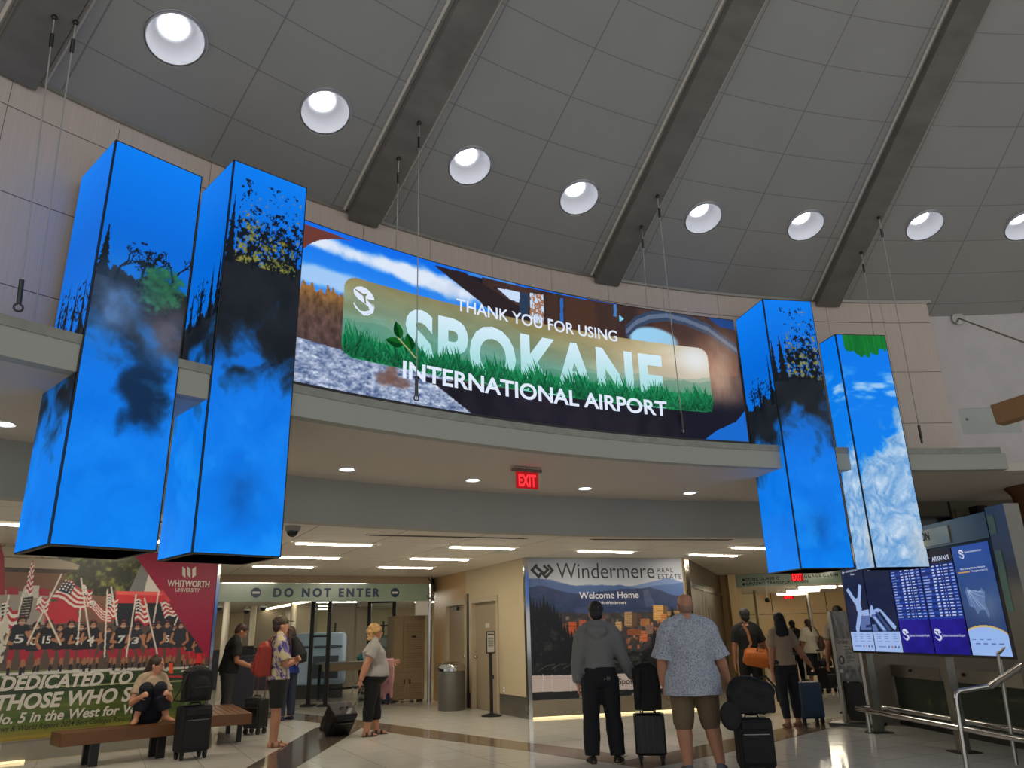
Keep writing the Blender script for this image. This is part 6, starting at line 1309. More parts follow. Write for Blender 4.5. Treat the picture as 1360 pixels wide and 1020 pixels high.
        if kind == 'curly':
            r = random.Random(4); 
            for k in range(60):
                a, b = r.uniform(0, 6.28), r.uniform(-.3, 1.5); d = V3((math.cos(a)*math.cos(b)*.088, math.sin(a)*math.cos(b)*.108-.022, .130+math.sin(b)*.105))
                if d.y > .055 and d.z < .175: continue
                if d.y > .03 and d.z < .10: continue
                mb.ball(s.hp(*d), r.uniform(.026, .036)*h, 8)
            mb.ball(s.hp(0, -.03, .15), (.100*h, .105*h, .105*h), 14, R=s.HR); mb.ball(s.hp(0, -.055, .06), (.092*h, .070*h, .085*h), 12, R=s.HR); [mb.ball(s.hp(math.cos(q)*.085, -.055-.06*abs(math.sin(q)), .02+.05*(k%3)), .03*h, 8) for k, q in enumerate(np.linspace(-.2, 3.3, 12))]
        if kind == 'long':
            mb.ball(s.hp(0, -.014, .155), (.084*h, .104*h, .098*h), 16, R=s.HR)
            loft(mb, [(s.hp(0, -.03, .16), s.HR@V3((1, 0, 0)), s.HR@V3((0, 1, 0)), .080*h, .080*h), (s.hp(0, -.06, .06), V3((1, 0, 0)), V3((0, 1, 0)), .095*h, .062*h), (s.hp(0, -.085, -.05), V3((1, 0, 0)), V3((0, 1, 0)), .105*h, .045*h), (s.hp(0, -.095, -.16+e), V3((1, 0, 0)), V3((0, 1, 0)), .095*h, .038*h), (s.hp(0, -.09, -.25+e), V3((1, 0, 0)), V3((0, 1, 0)), .055*h, .022*h)], 16)
        if kind == 'tied':
            mb.ball(s.hp(0, -.014, .155), (.080*h, .102*h, .092*h), 16, R=s.HR); mb.ball(s.hp(0, -.055, .09), (.066*h, .055*h, .06*h), 12, R=s.HR); mb.tube([s.hp(0, -.10, .11), s.hp(.01, -.125, .03), s.hp(.015, -.115, -.08), s.hp(.01, -.11, -.14)], [.024*h, .027*h, .024*h, .010*h], 10)
        return put(remesh(mb, vx, 2, .010, 28, seed), name, mat, s.t)
    def face(s, glasses=False):
        h = s.hs; EYE = M('eye_white', (.8, .78, .75), .3); IR = M('eye_dark', (.08, .05, .04), .3); LIP = M('lips', (.55, .26, .24), .5); BR = M('eyebrow', (.2, .13, .09), .8)
        for sg in (1, -1):
            e = MB().ball(s.hp(.032*sg, .080, .118), .0125*h, 10).build('eye', EYE, s.t, smooth='all'); MB().ball(s.hp(.032*sg, .0915, .118), (.006*h, .003*h, .006*h), 8, R=s.HR).build('iris', IR, e)
            MB().tube([s.hp(.016*sg, .094, .137), s.hp(.034*sg, .090, .142), s.hp(.050*sg, .078, .136)], .0038*h, 6).build('eyebrow', BR, s.t)
        MB().tube([s.hp(-.024, .083, .046), s.hp(0, .094, .048), s.hp(.024, .083, .046)], [.003*h, .006*h, .003*h], 6).build('lips', LIP, s.t)
        if glasses:
            mb = MB()
            for sg in (1, -1): mb.tube([s.hp(.032*sg+.024*math.cos(a), .100, .117+.017*math.sin(a)) for a in np.linspace(0, 2*math.pi, 16)], .0022*h, 5); mb.tube([s.hp(.056*sg, .100, .12), s.hp(.074*sg, .0, .12)], .0022*h, 5)
            mb.tube([s.hp(-.008, .104, .12), s.hp(.008, .104, .12)], .002*h, 5); mb.build('glasses', M('eyeglass_frame', (.1, .08, .07), .3), s.t)
    def wrist(s, nm): return wm(s.t)@s.J[nm]['wr']
    def palm(s, nm): return wm(s.t)@(s.J[nm]['wr']+s.J[nm]['d']*.10*s.H/1.75)
def headpos(px, py, H): p = onz(px, py, H); return V3((p.x, p.y, 0))
def cloth(name, col, var=.08, sc=30, rough=.85, bump=.15): return M(name, col, rough, 0, var, sc, bump)
def R_(a): return math.radians(a)
JEAN = cloth('dark_denim', (.045, .055, .085)); BLK = cloth('black_cotton', (.028, .028, .032)); NVY = cloth('navy_cotton', (.05, .06, .12))
RUB = M('black_rubber', (.03, .03, .03), .6); SOLW = M('pale_shoe_sole', (.62, .60, .52), .6); TANL = M('tan_leather', (.42, .28, .17), .55)
HD = M('dark_brown_hair', (.07, .05, .04), .55, 0, .3, 60, .4); HB = M('black_hair', (.03, .026, .026), .7, 0, .3, 60, .4); HBR = M('brown_hair', (.20, .12, .08), .55, 0, .3, 60, .4); HBL = M('blond_curly_hair', (.72, .56, .34), .6, 0, .25, 50, .5); HG = M('grey_stubble', (.54, .41, .35), .8, 0, .2, 60)
# man in the grey hooded sweatshirt
f = Fig('man in a grey hooded sweatshirt seen from behind, one hand on a black suitcase', G(803, 1014), R_(-6), 1.80, armR=(V3((.34, .02, -.94)), V3((.42, .38, -.82))), armL=(V3((-.24, -.06, -.97)), V3((.02, .30, -.95))), legR=(V3((.09, .04, -1)), V3((.06, -.06, -1))), legL=(V3((-.07, -.02, -1)), V3((-.02, -.10, -1))), curl=(1.0, .8), footR=12, footL=-14, girth=1.04, voxel=.006, skin='fair', head=(-4, 2))
hoodie = cloth('heather_grey_fleece', (.44, .44, .44), .10, 60)
def hood(mb):
    h = f.hs
    loft(mb, [(f.at(1.06)+f.Yv*-.060, f.X, f.Yv, .085, .050), (f.at(.98)+f.Yv*-.105, f.X, f.Yv, .125, .065), (f.at(.88)+f.Yv*-.135, f.X, f.Yv, .125, .060), (f.at(.76)+f.Yv*-.130, f.X, f.Yv, .075, .036), (f.at(.70)+f.Yv*-.120, f.X, f.Yv, .03, .016)], 16)
    mb.tube([f.at(.97)+f.X*(.098*math.cos(a))+f.Yv*(-.012+.085*math.sin(a))+V3((0, 0, .035-.03*math.sin(a))) for a in np.linspace(.5, 2*math.pi-2.64-.5+2.64, 14)], .030, 10)
    loft(mb, [(f.at(.99)+f.Yv*-.055, f.X, f.Yv, .105, .045), (f.at(.90)+f.Yv*-.088, f.X, f.Yv, .120, .050), (f.at(.80)+f.Yv*-.100, f.X, f.Yv, .095, .038), (f.at(.72)+f.Yv*-.095, f.X, f.Yv, .04, .018)], 16)
f.top(hoodie, 'hooded_sweatshirt', 1.90, -.06, .024, .0, .020, hood, 5, .99); f.bottoms(JEAN, 'jeans', 1.97, .026, .2, .016, .016); f.hair(HD, 'short'); f.shoes(M('black_suede_shoe', (.035, .035, .038), .7), SOLW)
mb = MB(); loft(mb, [(c_, x, y, a+.004, b+.004) for c_, x, y, a, b in f.secs(-.075, .02, .022)]); put(remesh(mb, .0105, 3, .006, 20, 6), 'waistband', cloth('grey_rib_knit', (.33, .33, .335), .12, 90), f.t)
HOOD = f
# heavy man in the patterned shirt
f = Fig('broad balding man in a pale blue patterned short-sleeved shirt and khaki shorts', G(931, 1026), R_(-2), 1.835, girth=1.42, belly=.10, armR=(V3((.30, .02, -.95)), V3((.30, .36, -.88))), armL=(V3((-.27, .02, -.96)), V3((.02, .18, -.98))), legR=(V3((.10, .06, -1)), V3((.14, -.06, -1))), legL=(V3((-.05, .0, -1)), V3((.02, -.04, -1))), curl=(.9, .45), footR=20, footL=-6, skin='red', voxel=.006, head=(3, 2))
def shirtmat():
    m, t, b = newmat('pale_blue_patterned_cotton'); tc = t.new('ShaderNodeTexCoord'); v = t.new('ShaderNodeTexVoronoi'); v.inputs['Scale'].default_value = 70; t.l.new(tc.outputs['Object'], v.inputs['Vector'])
    nz = t.new('ShaderNodeTexNoise'); nz.inputs['Scale'].default_value = 4; t.l.new(tc.outputs['Object'], nz.inputs['Vector'])
    g = t.math('LESS_THAN', v.outputs['Distance'], .38); base = t.mix(nz.outputs['Fac'], lin((.62, .635, .68)), lin((.70, .715, .75))); t.l.new(t.mix(g, base, lin((.44, .47, .56))), b.inputs['Base Color']); b.inputs['Roughness'].default_value = .85; return m
def collar(mb): mb.tube([f.at(.985)+f.X*(.082*math.cos(a))+f.Yv*(.075*math.sin(a)-.005)+V3((0, 0, .012)) for a in np.linspace(0, 2*math.pi, 20)], .017, 8)
SHM = shirtmat(); f.top(SHM, 'shirt', 1.0, -.33, .026, .05, .024, collar, 9, 1.0, .05)
mb = MB(); mb.tube([f.at(t)+f.Yv*(-(np.interp(t, [-.2, 0, .3, .5, .72, .86], [.19, .19, .158, .150, .142, .115])+.012)) for t in (.84, .7, .5, .3, .1, -.1, -.19)], [(.008, .004)]*7, 6, up=(1, 0, 0)); mb.build('back_pleat', cloth('pale_blue_seam', (.52, .55, .62)), f.t, smooth=True)
f.bottoms(cloth('khaki_twill', (.42, .35, .26)), 'shorts', 1.02, .022, .15, .014, .02, 4); f.hair(HG, 'ring'); f.shoes(M('grey_mesh_shoe', (.38, .39, .42), .8), SOLW)
BIG = f
# woman with curly hair
f = Fig('woman with curly blond hair in a grey T-shirt with a pink jacket over her arm', G(492, 977), R_(-74), 1.66, 'f', 1.42, .10, lean=2, armR=(V3((.20, -.46, -.87)), V3((.08, -.34, -.93))), armL=(V3((-.16, .24, -.95)), V3((.16, .90, .10))), legR=(V3((.03, -.10, -1)), V3((.0, -.10, -1))), legL=(V3((-.06, .17, -1)), V3((.0, .08, -1))), curl=(1, .7), footR=-10, footL=4, skin='red', head=(10, -2))
f.top(cloth('heather_grey_jersey', (.60, .585, .56)), 'shirt', .62, .0, .016, .03, .014, None, 11); f.bottoms(cloth('black_stretch_cotton', (.022, .022, .026)), 'capri_trousers', 1.62, .016, .25, .010, .004, 12); f.hair(HBL, 'curly'); f.sandals(M('dark_sandal', (.10, .07, .06), .6)); f.face(True)
CURL = f
# tie-dye man
f = Fig('man in a tie-dye T-shirt, olive cap and dark shorts, arms folded', G(363, 992), R_(-66), 1.79, lean=-2, armR=(V3((.08, .26, -.96)), V3((-.80, .60, .10))), armL=(V3((-.10, .30, -.95)), V3((.80, .56, .22))), legR=(V3((.02, -.02, -1)), V3((0, -.07, -1))), legL=(V3((-.05, .06, -1)), V3((-.02, .0, -1))), curl=(.9, .9), footR=-8, footL=6, skin='red', head=(-6, -3))
def tiedye():
    m, t, b = newmat('tie_dye_cotton'); tc = t.new('ShaderNodeTexCoord'); mp_ = t.new('ShaderNodeMapping'); mp_.inputs['Location'].default_value = (.0, .0, -1.20); t.l.new(tc.outputs['Object'], mp_.inputs[0])
    mp_.inputs['Scale'].default_value = (1, 1, .55); w = t.new('ShaderNodeTexNoise'); w.inputs['Scale'].default_value = 7; w.inputs['Detail'].default_value = 2; w.inputs['Distortion'].default_value = 1.6; t.l.new(mp_.outputs[0], w.inputs['Vector'])
    r = t.new('ShaderNodeValToRGB'); t.l.new(w.outputs['Fac'], r.inputs[0]); e = r.color_ramp.elements; e[0].position = 0; e[0].color = (*lin((.78, .72, .52)), 1); e[1].position = 1; e[1].color = (*lin((.72, .68, .70)), 1)
    for p, c_ in ((.46, (.74, .69, .53)), (.50, (.64, .58, .64)), (.54, (.17, .23, .52)), (.59, (.32, .24, .52)), (.64, (.56, .46, .62)), (.69, (.76, .72, .66))): q = e.new(p); q.color = (*lin(c_), 1)
    t.l.new(r.outputs[0], b.inputs['Base Color']); b.inputs['Roughness'].default_value = .85; return m
f.top(tiedye(), 'shirt', .80, -.06, .020, .04, .016, None, 14, .985, .04); f.bottoms(cloth('dark_olive_twill', (.10, .10, .08)), 'shorts', .90, .022, .2, .012, .02, 15); f.hair(HBR, 'short'); f.sandals(TANL); f.face()
mb = MB(); h = f.hs; mb.ball(f.hp(0, -.008, .168), (.086*h, .108*h, .082*h), 16, R=f.HR); cap = put(remesh(mb, .008, 2), 'cap', cloth('olive_canvas', (.33, .30, .19)), f.t)
loft(mb := MB(), [(f.hp(0, .07, .172), f.HR@V3((1, 0, 0)), f.HR@V3((0, 0, 1)), .070*h, .006*h), (f.hp(0, .13, .168), f.HR@V3((1, 0, 0)), f.HR@V3((0, 0, 1)), .064*h, .006*h), (f.hp(0, .165, .158), f.HR@V3((1, 0, 0)), f.HR@V3((0, 0, 1)), .035*h, .005*h)], 14); mb.build('brim', cloth('olive_canvas', 0), cap, smooth=True)
TIED = f
# man in the black T-shirt at the left
pb_ = ony(302, 900, 14.9)
f = Fig('man in a black T-shirt looking down beside the university billboard', (pb_.x, pb_.y, 0), R_(-62), 1.80, lean=9, girth=1.1, belly=.03, armR=(V3((.10, .10, -.98)), V3((-.16, .92, -.36))), armL=(V3((-.10, .12, -.98)), V3((.24, .92, -.30))), curl=(.9, .9), skin='tan', head=(0, 34), legL=(V3((-.05, .06, -1)), V3((-.02, -.05, -1))))
f.top(BLK, 'shirt', .72, -.08, .020, .04, .014, None, 16, .985, .04); f.bottoms(cloth('charcoal_trousers', (.15, .15, .16)), 'trousers', 1.95, .018, .2, .012, .006, 17); f.hair(HBR, 'short'); f.shoes(RUB); f.face()
BLKM = f
# person in blue behind the tie-dye man
f = Fig('person with long brown hair in a blue top and jeans, hidden behind the tie-dye shirt', G(379, 957), R_(58), 1.70, 'f', 1.02, armR=(V3((.16, .04, -.98)), V3((.04, .3, -.95))), skin='fair', voxel=.009)
f.top(cloth('royal_blue_jersey', (.10, .17, .46)), 'shirt', 1.2, -.10, .020, .05, .014, None, 18); f.bottoms(cloth('blue_denim', (.14, .17, .25)), 'jeans', 1.95, .016, .2, .012, .008, 19); f.hair(HBR, 'long', -.05); f.shoes(M('blue_shoe', (.12, .15, .25), .7), SOLW)
BLUEP = f
# corridor group
f = Fig('man in black with a short haircut carrying an orange bag, walking into the corridor', headpos(988, 808, 1.78), R_(-3), 1.78, armR=(V3((.36, .10, -.92)), V3((.24, .62, -.74))), armL=(V3((-.20, .0, -.98)), V3((-.02, .25, -.97))), legL=(V3((-.05, .10, -1)), V3((-.02, -.05, -1))), skin='tan', voxel=.009)
f.top(BLK, 'shirt', .66, -.06, .018, .02, .012, None, 20); f.bottoms(BLK, 'trousers', 1.95, .012, .2, .01, 0, 21); f.hair(HB, 'short'); f.shoes(RUB)
DUFF = f
f = Fig('woman with long black hair in a beige blouse and dark jeans, seen from behind', headpos(1033, 812.5, 1.67), R_(4), 1.67, 'f', 1.02, armR=(V3((.50, .12, -.86)), V3((.62, .25, -.74))), armL=(V3((-.14, .0, -.98)), V3((-.03, .1, -.98))), legR=(V3((.05, .12, -1)), V3((.03, .0, -1))), legL=(V3((-.03, -.06, -1)), V3((.0, -.16, -1))), skin='tan', voxel=.009, curl=(.9, .4))
f.top(cloth('beige_blouse', (.56, .48, .39)), 'blouse', .55, .02, .016, .0, .012, None, 22); f.bottoms(JEAN, 'jeans', 1.85, .012, .25, .010, 0, 23); f.hair(HB, 'long', -.04); f.shoes(M('nude_flat_shoe', (.40, .25, .18), .6), None, .003)
HAIRW = f
f = Fig('person in dark clothes half hidden behind the woman with long black hair', headpos(1051, 823, 1.62), R_(6), 1.62, 'f', 1.0, skin='tan', voxel=.01)
f.top(cloth('black_knit', (.03, .03, .035)), 'shirt', 1.9, -.2, .02, .05, .014, None, 24); f.bottoms(BLK, 'trousers', 1.95, .014, .2, .01, 0, 25); f.hair(HB, 'tied'); f.shoes(RUB)
DARKP = f
f = Fig('woman in a white T-shirt and dark cropped trousers with a brown shoulder bag', headpos(1072, 821.5, 1.63), R_(8), 1.63, 'f', 1.12, .02, armR=(V3((.30, .06, -.95)), V3((.0, .6, -.8))), armL=(V3((-.22, .05, -.97)), V3((-.1, .4, -.9))), skin='tan', voxel=.009)
f.top(cloth('white_jersey', (.72, .69, .62)), 'shirt', .70, -.10, .022, .04, .014, None, 26, .985, .05); f.bottoms(cloth('dark_navy_crepe', (.05, .05, .075)), 'cropped_trousers', 1.45, .022, .2, .012, .03, 27); f.hair(M('auburn_hair', (.20, .10, .07), .55, 0, .3, 60, .4), 'tied'); f.sandals(TANL)
WHITW = f
f = Fig('man half hidden behind the poster stand, with a grey shirt and cropped hair', headpos(1111, 804, 1.78), R_(6), 1.78, girth=1.1, armL=(V3((-.22, .0, -.97)), V3((-.08, .2, -.97))), skin='brown', voxel=.01)
f.top(cloth('taupe_jersey', (.40, .36, .32)), 'shirt', .62, -.08, .02, .03, .012, None, 28); f.bottoms(BLK, 'trousers', 1.95, .016, .2, .01, 0, 29); f.hair(HB, 'buzz'); f.shoes(M('black_white_shoe', (.05, .05, .05), .6), SOLW)
# far people in the security hall
p = ony(552, 843, 20.5); f = Fig('far person in a white shirt standing in the security hall', (p.x-.0, p.y, 0), R_(150), 1.68, skin='tan', voxel=.011); f.t.location = ony(454+98, 843, 21.2).to_2d().to_3d()
f.top(cloth('white_jersey', 0), 'shirt', 1.2, -.08, .02, .03, .01, None, 30); f.bottoms(BLK, 'trousers', 1.9, .014, .2, .01, 0, 31); f.hair(HD, 'short'); f.shoes(RUB)
p = ony(474, 845, 19.8); f = Fig('person in a teal top bending behind the curly haired woman', ony(481, 880, 21.9).to_2d().to_3d(), R_(-70), 1.66, lean=38, skin='brown', voxel=.011, armR=(V3((.1, .5, -.85)), V3((0, .7, -.7))), armL=(V3((-.1, .5, -.85)), V3((0, .7, -.7))))
f.top(cloth('teal_jersey', (.05, .36, .36)), 'shirt', 1.5, -.08, .03, .05, .012, None, 32); f.bottoms(BLK, 'trousers', 1.9, .014, .2, .01, 0, 33); f.hair(HB, 'short'); f.shoes(RUB)
# seated woman on the bench
sp_ = onz(206, 962, zs); bn = Vector((-wd_.y, wd_.x)); back = ctr.to_2d(); s_ = (Vector(sp_[:2])-back).dot(wd_); pos = back+wd_*s_+bn*.09
yawS = math.atan2(-(-pos.x), -pos.y)+R_(14)
f = Fig('barefoot woman with glasses and brown hair sitting knees up on the timber bench', (pos.x, pos.y, zs), yawS, 1.62, 'f', 1.0, lean=7, hipz=.060, hipy=-.14, armR=(V3((.34, .22, -.9)), V3((-.16, .80, .30))), armL=(V3((-.34, .30, -.9)), V3((.3, .75, .30))), legR=(V3((.02, .42, .91)), V3((.27, .10, -1))), legL=(V3((-.02, .42, .91)), V3((-.27, .10, -1))), curl=(.8, .8), footR=24, footL=-24, skin='fair', head=(-52, 4))
f.top(cloth('cream_blouse', (.66, .58, .48)), 'blouse', .60, .04, .016, .02, .014, None, 34); f.bottoms(NVY, 'trousers', 1.78, .030, .2, .012, .014, 35); f.hair(HBR, 'long', .02); f.face(True)
SEAT = f
# ================================================================== luggage and carried things
SHB = M('black_hard_shell', (.03, .03, .033), .4, 0, .1, 30); NYB = M('black_nylon', (.022, .022, .025), .75, 0, .15, 60, .2); SILV = M('silver_tube', (.55, .54, .52), .3, .9)
def suitcase(label, loc, rz, w, d, h, mat, handle=.0, tilt=0, ribs=0, pocket=False, group=None, hmat=SILV, side=1):
    t = thing('suitcase', label, 'suitcase', loc, rz, group); t.rotation_euler = (tilt, 0, rz); r = .045
    MB().box((0, 0, r*2+h/2), (w, d, h)).build('shell', mat, t, bevel=.035, seg=4, smooth=True)
    MB().box((0, 0, r*2+h/2), (w+.006, .012, h*.985)).build('zip_seam', BLACKP, t, bevel=.003)
    for x in (-1, 1):
        for y in (-1, 1):
            wh = MB().lathe([(r*.6, -.014), (r, -.012), (r, .012), (r*.6, .014)], (x*(w/2-.05), y*(d/2-.04), r), 16, R=Matrix.Rotation(math.pi/2, 3, 'Y')).build('wheel', RUB, t, smooth=True)
            MB().box((x*(w/2-.05), y*(d/2-.04), r*1.7), (.05, .04, .05)).build('fork', BLACKP, wh)
    if ribs:
        for s_ in (-1, 1):
            mb = MB(); [mb.box((-w/2+w*(k+.5)/ribs, s_*(d/2+.002), r*2+h/2), (w/ribs*.35, .010, h*.86)) for k in range(ribs)]; mb.build('ribbing', mat, t, bevel=.004)
    if pocket:
        for s_ in ((-1,) if pocket == 1 else (-1, 1)):
            p = MB().box((0, s_*(d/2+.010), r*2+h*.40), (w*.84, .035, h*.62)).build('front_pocket', mat, t, bevel=.014, seg=3, smooth=True); MB().box((0, s_*(d/2+.030), r*2+h*.69), (w*.72, .006, .008)).build('zip', SILV, p); MB().box((0, s_*(d/2+.008), r*2+h*.86), (w*.80, .03, h*.16)).build('top_pocket', mat, t, bevel=.012, smooth=True)
    MB().tube([(-.07, 0, r*2+h-.005), (-.06, 0, r*2+h+.03), (.06, 0, r*2+h+.03), (.07, 0, r*2+h-.005)], .011, 8).build('carry_handle', BLACKP, t, smooth=True)
    if handle:
        z = r*2+h; y = side*(d/2-.03)
        for x in (-.085, .085): MB().tube([(x, y, z-.02), (x, y, z+handle)], .009, 8).build('handle_tube', hmat, t)
        MB().tube([(-.105, y, z+handle), (.105, y, z+handle)], .017, 10).build('handle_grip', BLACKP, t, smooth=True)
    return t
def softbag(label, name, cat, loc, rz, blobs, mat, vox=.012, extra=(), fold=.012, seed=1, group=None):
    t = thing(name, label, cat, loc, rz, group); mb = MB()
    for b in blobs:
        if b[0] == 'box': mb.box(b[1], b[2])
        elif b[0] == 'ball': mb.ball(b[1], b[2], 16)
        else: mb.tube(b[1], b[2], 12)
    put(remesh(mb, vox, 8, fold, 7, seed), 'bag_body', mat, t)
    for nm, m, pts, r in extra: MB().tube(pts, r, 8).build(nm, m, t, smooth=True)
    return t
def backpack(label, loc, rz, h, w, d, mat, straps=True, zip_=True, group=None, seed=2):
    t = softbag(label, 'backpack', 'backpack', loc, rz, [('box', (0, 0, h*.44), (w, d, h*.84)), ('ball', (0, 0, h*.80), (w*.50, d*.52, h*.20)), ('ball', (0, -d*.42, h*.40), (w*.44, d*.34, h*.32)), ('box', (0, -d*.5, h*.26), (w*.72, d*.42, h*.34))], mat, .012, (), .010, seed, group)
    p = MB().box((0, -d*.78, h*.28), (w*.62, .03, h*.28)).build('front_pocket', mat, t, bevel=.014, smooth=True)
    mb = MB(); mb.tube([(w*.44*math.cos(a), -d*.30, h*.62+h*.33*math.sin(a)) for a in np.linspace(.2, math.pi-.2, 14)], .006, 6); mb.build('zip', BLACKP, t)
    MB().tube([(-.04, d*.3, h*.97), (-.03, d*.3, h*1.03), (.03, d*.3, h*1.03), (.04, d*.3, h*.97)], .009, 8).build('top_loop', mat, t, smooth=True)
    if straps:
        for x in (-1, 1): MB().tube([(x*w*.25, d*.45, h*.90), (x*w*.30, d*.80, h*.72), (x*w*.36, d*.85, h*.40), (x*w*.40, d*.5, h*.10)], [(.028, .008)]*4, 8, up=(1, 0, 0)).build('shoulder_strap', mat, t, smooth=True)
    return t
# black pair beside the hooded sweatshirt
sc1 = G(866, 1014); SC1 = suitcase('black hard suitcase behind the hooded man, with a black backpack on top', sc1, R_(-6), .345, .24, .44, SHB, .52, 0, 5, side=1)
backpack('stuffed black backpack riding on the suitcase beside the hooded man', (sc1.x, sc1.y-.03, .562), R_(172), .53, .31, .20, NYB, True, seed=5)
# bags of the big man
sc2 = G(1007, 1031); SC2 = suitcase('tall black suitcase at the bottom edge under a black duffel bag', sc2, R_(-4), .36, .26, .46, NYB, .30, 0, 0, 1)
t = softbag('black duffel bag lying on the tall suitcase beside the khaki shorts', 'duffel_bag', 'bag', (sc2.x, sc2.y-.02, .582), R_(-4), [('box', (0, 0, .13), (.45, .26, .22)), ('ball', (-.03, 0, .26), (.19, .14, .13)), ('ball', (.1, 0, .22), (.16, .15, .12)), ('ball', (-.12, 0, .2), (.12, .14, .12))], NYB, .012, (('carry_strap', NYB, [(.06, -.10, .34), (.16, -.12, .38), (.26, -.08, .26), (.28, -.05, .12)], .012), ('carry_strap', NYB, [(-.12, -.06, .30), (0, -.10, .37), (.12, -.06, .31)], .011)), .02, 7)
q = ony(970, 951, sc2.y-.12); t = tag(MB().lathe([(.03, -.05), (.075, -.055), (.115, -.04), (.125, 0), (.115, .04), (.075, .055), (.03, .05)], n=28, R=Matrix.Rotation(R_(78), 3, 'X')@Matrix.Rotation(R_(8), 3, 'Y'), sx=.86, sy=1.12).build('travel_pillow', NYB, smooth=True), 'round black travel pillow hanging at the left of the duffel bag', 'pillow'); t.location = q
# seated woman's luggage
q = G(252, 1008); S3 = suitcase('dark navy suitcase standing by the seated woman, holding a backpack', q, bang, .40, .25, .56, M('dark_navy_nylon', (.025, .028, .04), .7, 0, .12, 60, .15), .45, 0, 0, 1)
b = backpack('black backpack on top of the dark navy suitcase by the bench', (q.x, q.y, .690), bang, .46, .34, .2, M('dark_blue_nylon', (.022, .024, .032), .75, 0, .12, 60, .15), False, seed=9)
MB().tube([(-.16, -.05, .36), (-.24, -.08, .18), (-.33, -.10, .04), (-.22, -.12, .02), (-.12, -.1, .06)], [(.028, .007)]*5, 8, up=(0, 1, 0)).build('hanging_strap', NYB, b, smooth=True)
# black case behind the tie-dye man
q = G(338, 975); suitcase('black suitcase with a tall red-grey handle behind the tie-dye man', q, R_(-25), .36, .22, .46, SHB, .50, 0, 0, 1, hmat=M('reddish_tube', (.42, .24, .2), .35, .5))
# red backpack on his back
ys = TIED.t.rotation_euler[2]; mt = wm(TIED.t); bp = mt@(TIED.at(.02)+TIED.Yv*-.215)
b = backpack('bright red backpack on the back of the man in the tie-dye shirt', bp, ys+0, .50, .31, .19, M('red_ripstop', (.55, .15, .10), .6, 0, .12, 40, .15), False, seed=12)
for sg in (1, -1):
    s0_, H_ = TIED.J['R' if sg > 0 else 'L']['sh'], TIED.H; base = TIED.X*sg*.095
    pts = [TIED.at(.80)+base+TIED.Yv*-.140, TIED.at(.95)+base+TIED.Yv*-.085+V3((0, 0, .03)), TIED.at(.97)+base+TIED.Yv*.02+V3((0, 0, .03)), TIED.at(.80)+base+TIED.Yv*.148, TIED.at(.5)+base*1.25+TIED.Yv*.150, TIED.at(.30)+base*1.75+TIED.Yv*.06, TIED.at(.22)+base*1.5+TIED.Yv*-.14]
    m = MB().tube([mt@p for p in pts], [(.024, .007)]*7, 8, up=tuple(mt.to_3x3()@V3((1, 0, 0)))).build('shoulder_strap', M('dark_red_webbing', (.34, .08, .06), .7), b, smooth=True, w2l=True)
# black bag on the back of the person in blue
mt = wm(BLUEP.t); bp = mt@(BLUEP.at(.16)+BLUEP.Yv*-.21+BLUEP.X*.0); softbag('large black sling bag behind the person in the blue top', 'sling_bag', 'bag', bp, BLUEP.t.rotation_euler[2]+R_(-20), [('tube', [(-.08, 0, .52), (-.02, 0, .38), (.04, -.02, .2), (.06, -.02, .05)], [.05, .10, .15, .13])], NYB, .014, (('strap', NYB, [(-.08, .02, .54), (-.06, .16, .62), (.0, .26, .5)], .014),), .012, 14)
# wheeled bag of the curly haired woman, tipped towards her hand
hand = CURL.palm('R'); q = G(441, 976); dv = (hand-q); dv.z = 0; rz = math.atan2(dv.y, dv.x)-math.pi/2; PUR = M('plum_nylon', (.045, .022, .05), .55, 0, .15, 60, .15)
y0_ = .30/2-.03; D_, H_ = (hand-q).to_2d().length, hand.z; L_ = math.sqrt(max(.2, D_*D_+H_*H_-y0_*y0_)); phi = math.atan2(D_, H_)-math.atan2(y0_, L_)
T_ = suitcase('dark plum wheeled bag tipped behind the woman with curly blond hair', q, rz, .42, .30, .42, PUR, L_-.51, -phi, 0, 2)
t = tag(MB().box((0, 0, 0), (.07, .004, .10)).build('luggage_tag', M('white_tag', (.75, .74, .72), .5)), 'small white luggage tag on the handle of the plum wheeled bag', 'tag'); t.parent = None; t.location = wm(T_)@V3((.0, .155, .60)); t.rotation_euler = (-phi, 0, rz)
# pink jacket over the arm
J = CURL.J['L']; mt = wm(CURL.t); a = J['el'].lerp(J['wr'], .55); mb = MB()
for k in range(7):
    x = (k-3)*.026; c0 = a+J['d']*x*1.5
    mb.tube([c0+CURL.X*.05+V3((0, 0, -.30+.03*math.sin(k*2))), c0+CURL.X*.052+V3((0, 0, -.10)), c0+CURL.X*.03+V3((0, 0, .045)), c0+V3((0, 0, .055)), c0-CURL.X*.03+V3((0, 0, .045)), c0-CURL.X*.052+V3((0, 0, -.12)), c0-CURL.X*.055+V3((0, 0, -.50+.06*math.sin(k*1.7))), ], [.026, .030, .026, .022, .026, .032, .028], 8)
me = remesh(mb, .012, 5, .018, 12, 20); me.transform(mt); jk = put(me, 'jacket', M('pale_pink_fleece', (.72, .52, .52), .85, 0, .1, 40, .2), None); tag(jk, 'pale pink jacket draped over the arm of the woman with curly hair', 'jacket')
sl = MB(); sl.tube([mt@(a+J['d']*-.07-CURL.X*.05+V3((0, 0, -.02))), mt@(a+J['d']*-.10-CURL.X*.06+V3((0, 0, -.25))), mt@(a+J['d']*-.09-CURL.X*.05+V3((0, 0, -.42)))], [.04, .05, .045], 10); o = sl.build('lining', M('plum_lining', (.24, .10, .13), .8), jk, smooth=True)
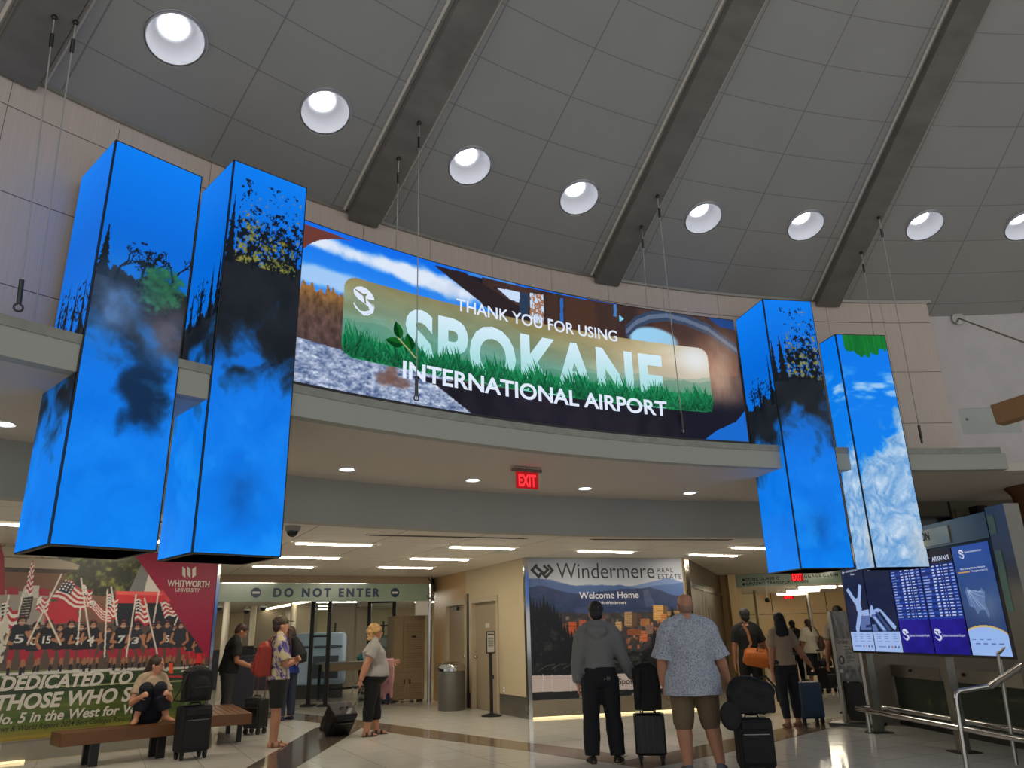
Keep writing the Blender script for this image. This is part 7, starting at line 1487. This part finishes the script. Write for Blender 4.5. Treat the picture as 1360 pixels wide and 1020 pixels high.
# orange duffel carried in the corridor
mt = wm(DUFF.t); hp_ = DUFF.at(.0)+DUFF.X*.17+DUFF.Yv*-.16; o = mt@hp_
ORA = M('orange_canvas', (.66, .34, .05), .7, 0, .12, 30, .2)
t = softbag('orange duffel bag slung on the hip of the man in black', 'duffel_bag', 'bag', o, DUFF.t.rotation_euler[2]+R_(-8), [('tube', [(-.30, 0, .05), (-.24, 0, .035), (0, 0, .0), (.24, 0, -.03), (.30, 0, -.03)], [.11, .155, .165, .145, .10])], ORA, .014, (('piping', M('dark_orange', (.40, .20, .04), .7), [(.10+.0*k, .17*math.cos(q), -.01+.17*math.sin(q)) for k, q in enumerate(np.linspace(0, 2*math.pi, 18))], .008), ('carry_handle', M('dark_orange'), [(-.08, -.12, .12), (-.02, -.13, .24), (.08, -.12, .22), (.12, -.12, .10)], .012)), .02, 22)
mi = wm(t).inverted()
st = [mt@(hp_+DUFF.X*-.20+V3((0, 0, .18))), mt@(DUFF.at(.45)+DUFF.X*.02+DUFF.Yv*-.150), mt@(DUFF.at(.80)+DUFF.X*-.02+DUFF.Yv*-.145), mt@(DUFF.at(.97)+DUFF.X*-.07+DUFF.Yv*-.08+V3((0, 0, .03))), mt@(DUFF.at(1.0)+DUFF.X*-.085+V3((0, 0, .035)))]
MB().tube([mi@p for p in st], [(.024, .006)]*5, 8, up=(1, 0, 0)).build('shoulder_strap', M('tan_webbing', (.52, .32, .16), .7), t, smooth=True)
# brown shoulder bag
mt = wm(WHITW.t); hp_ = WHITW.at(.12)+WHITW.X*.25+WHITW.Yv*-.08; BRL = M('brown_leather', (.26, .16, .09), .5, 0, .15, 20, .15)
t = softbag('brown leather shoulder bag of the woman in the white T-shirt', 'shoulder_bag', 'bag', mt@hp_, WHITW.t.rotation_euler[2]+R_(60), [('box', (0, 0, .12), (.34, .12, .26)), ('ball', (0, 0, .06), (.19, .09, .12)), ('ball', (0, 0, .22), (.15, .07, .08))], BRL, .014, (('strap', BRL, [(-.13, 0, .24), (-.10, .06, .42), (0, .12, .50), (.10, .08, .42), (.13, 0, .24)], .012),), .014, 24)
# blue case, dark case and the bag by the poster stand
q = ony(1071, 915, HAIRW.t.location.y+.30).to_2d().to_3d(); suitcase('steel blue suitcase behind the woman with long black hair', q, R_(10), .40, .24, .52, M('steel_blue_shell', (.17, .24, .33), .4, 0, .08, 30), .42, 0, 5)
q = ony(1051, 905, DARKP.t.location.y-.45).to_2d().to_3d(); suitcase('black suitcase between the woman with long hair and the blue suitcase', q, R_(5), .36, .24, .52, SHB, .40)
q = ony(1101, 918, 18.5).to_2d().to_3d(); suitcase('black cabin case at the left foot of the poster stand', q, R_(30), .36, .24, .44, NYB, .38, 0, 0, 1); softbag('small black bag lying on the cabin case near the poster stand', 'bag', 'bag', (q.x, q.y-.02, .542), R_(30), [('ball', (0, 0, .10), (.20, .12, .10)), ('box', (0, 0, .08), (.3, .16, .12))], NYB, .014, (('strap', NYB, [(-.12, 0, .14), (0, 0, .26), (.12, 0, .14)], .010),), .012, 28)
# phone or papers in the hand of the man in black
h_ = BLACKP; mt = wm(BLKM.t); p = mt@(BLKM.J['L']['wr']+BLKM.J['L']['d']*.10+V3((.03, .02, .04))); t = thing('phone', 'phone held by the man in the black T-shirt', 'phone', p, BLKM.t.rotation_euler[2]); MB().box((0, 0, 0), (.075, .15, .010)).build('case', BLACKP, t, bevel=.004); MB().box((0, 0, .0062), (.066, .138, .002)).build('glass', M('dark_screen'), t)
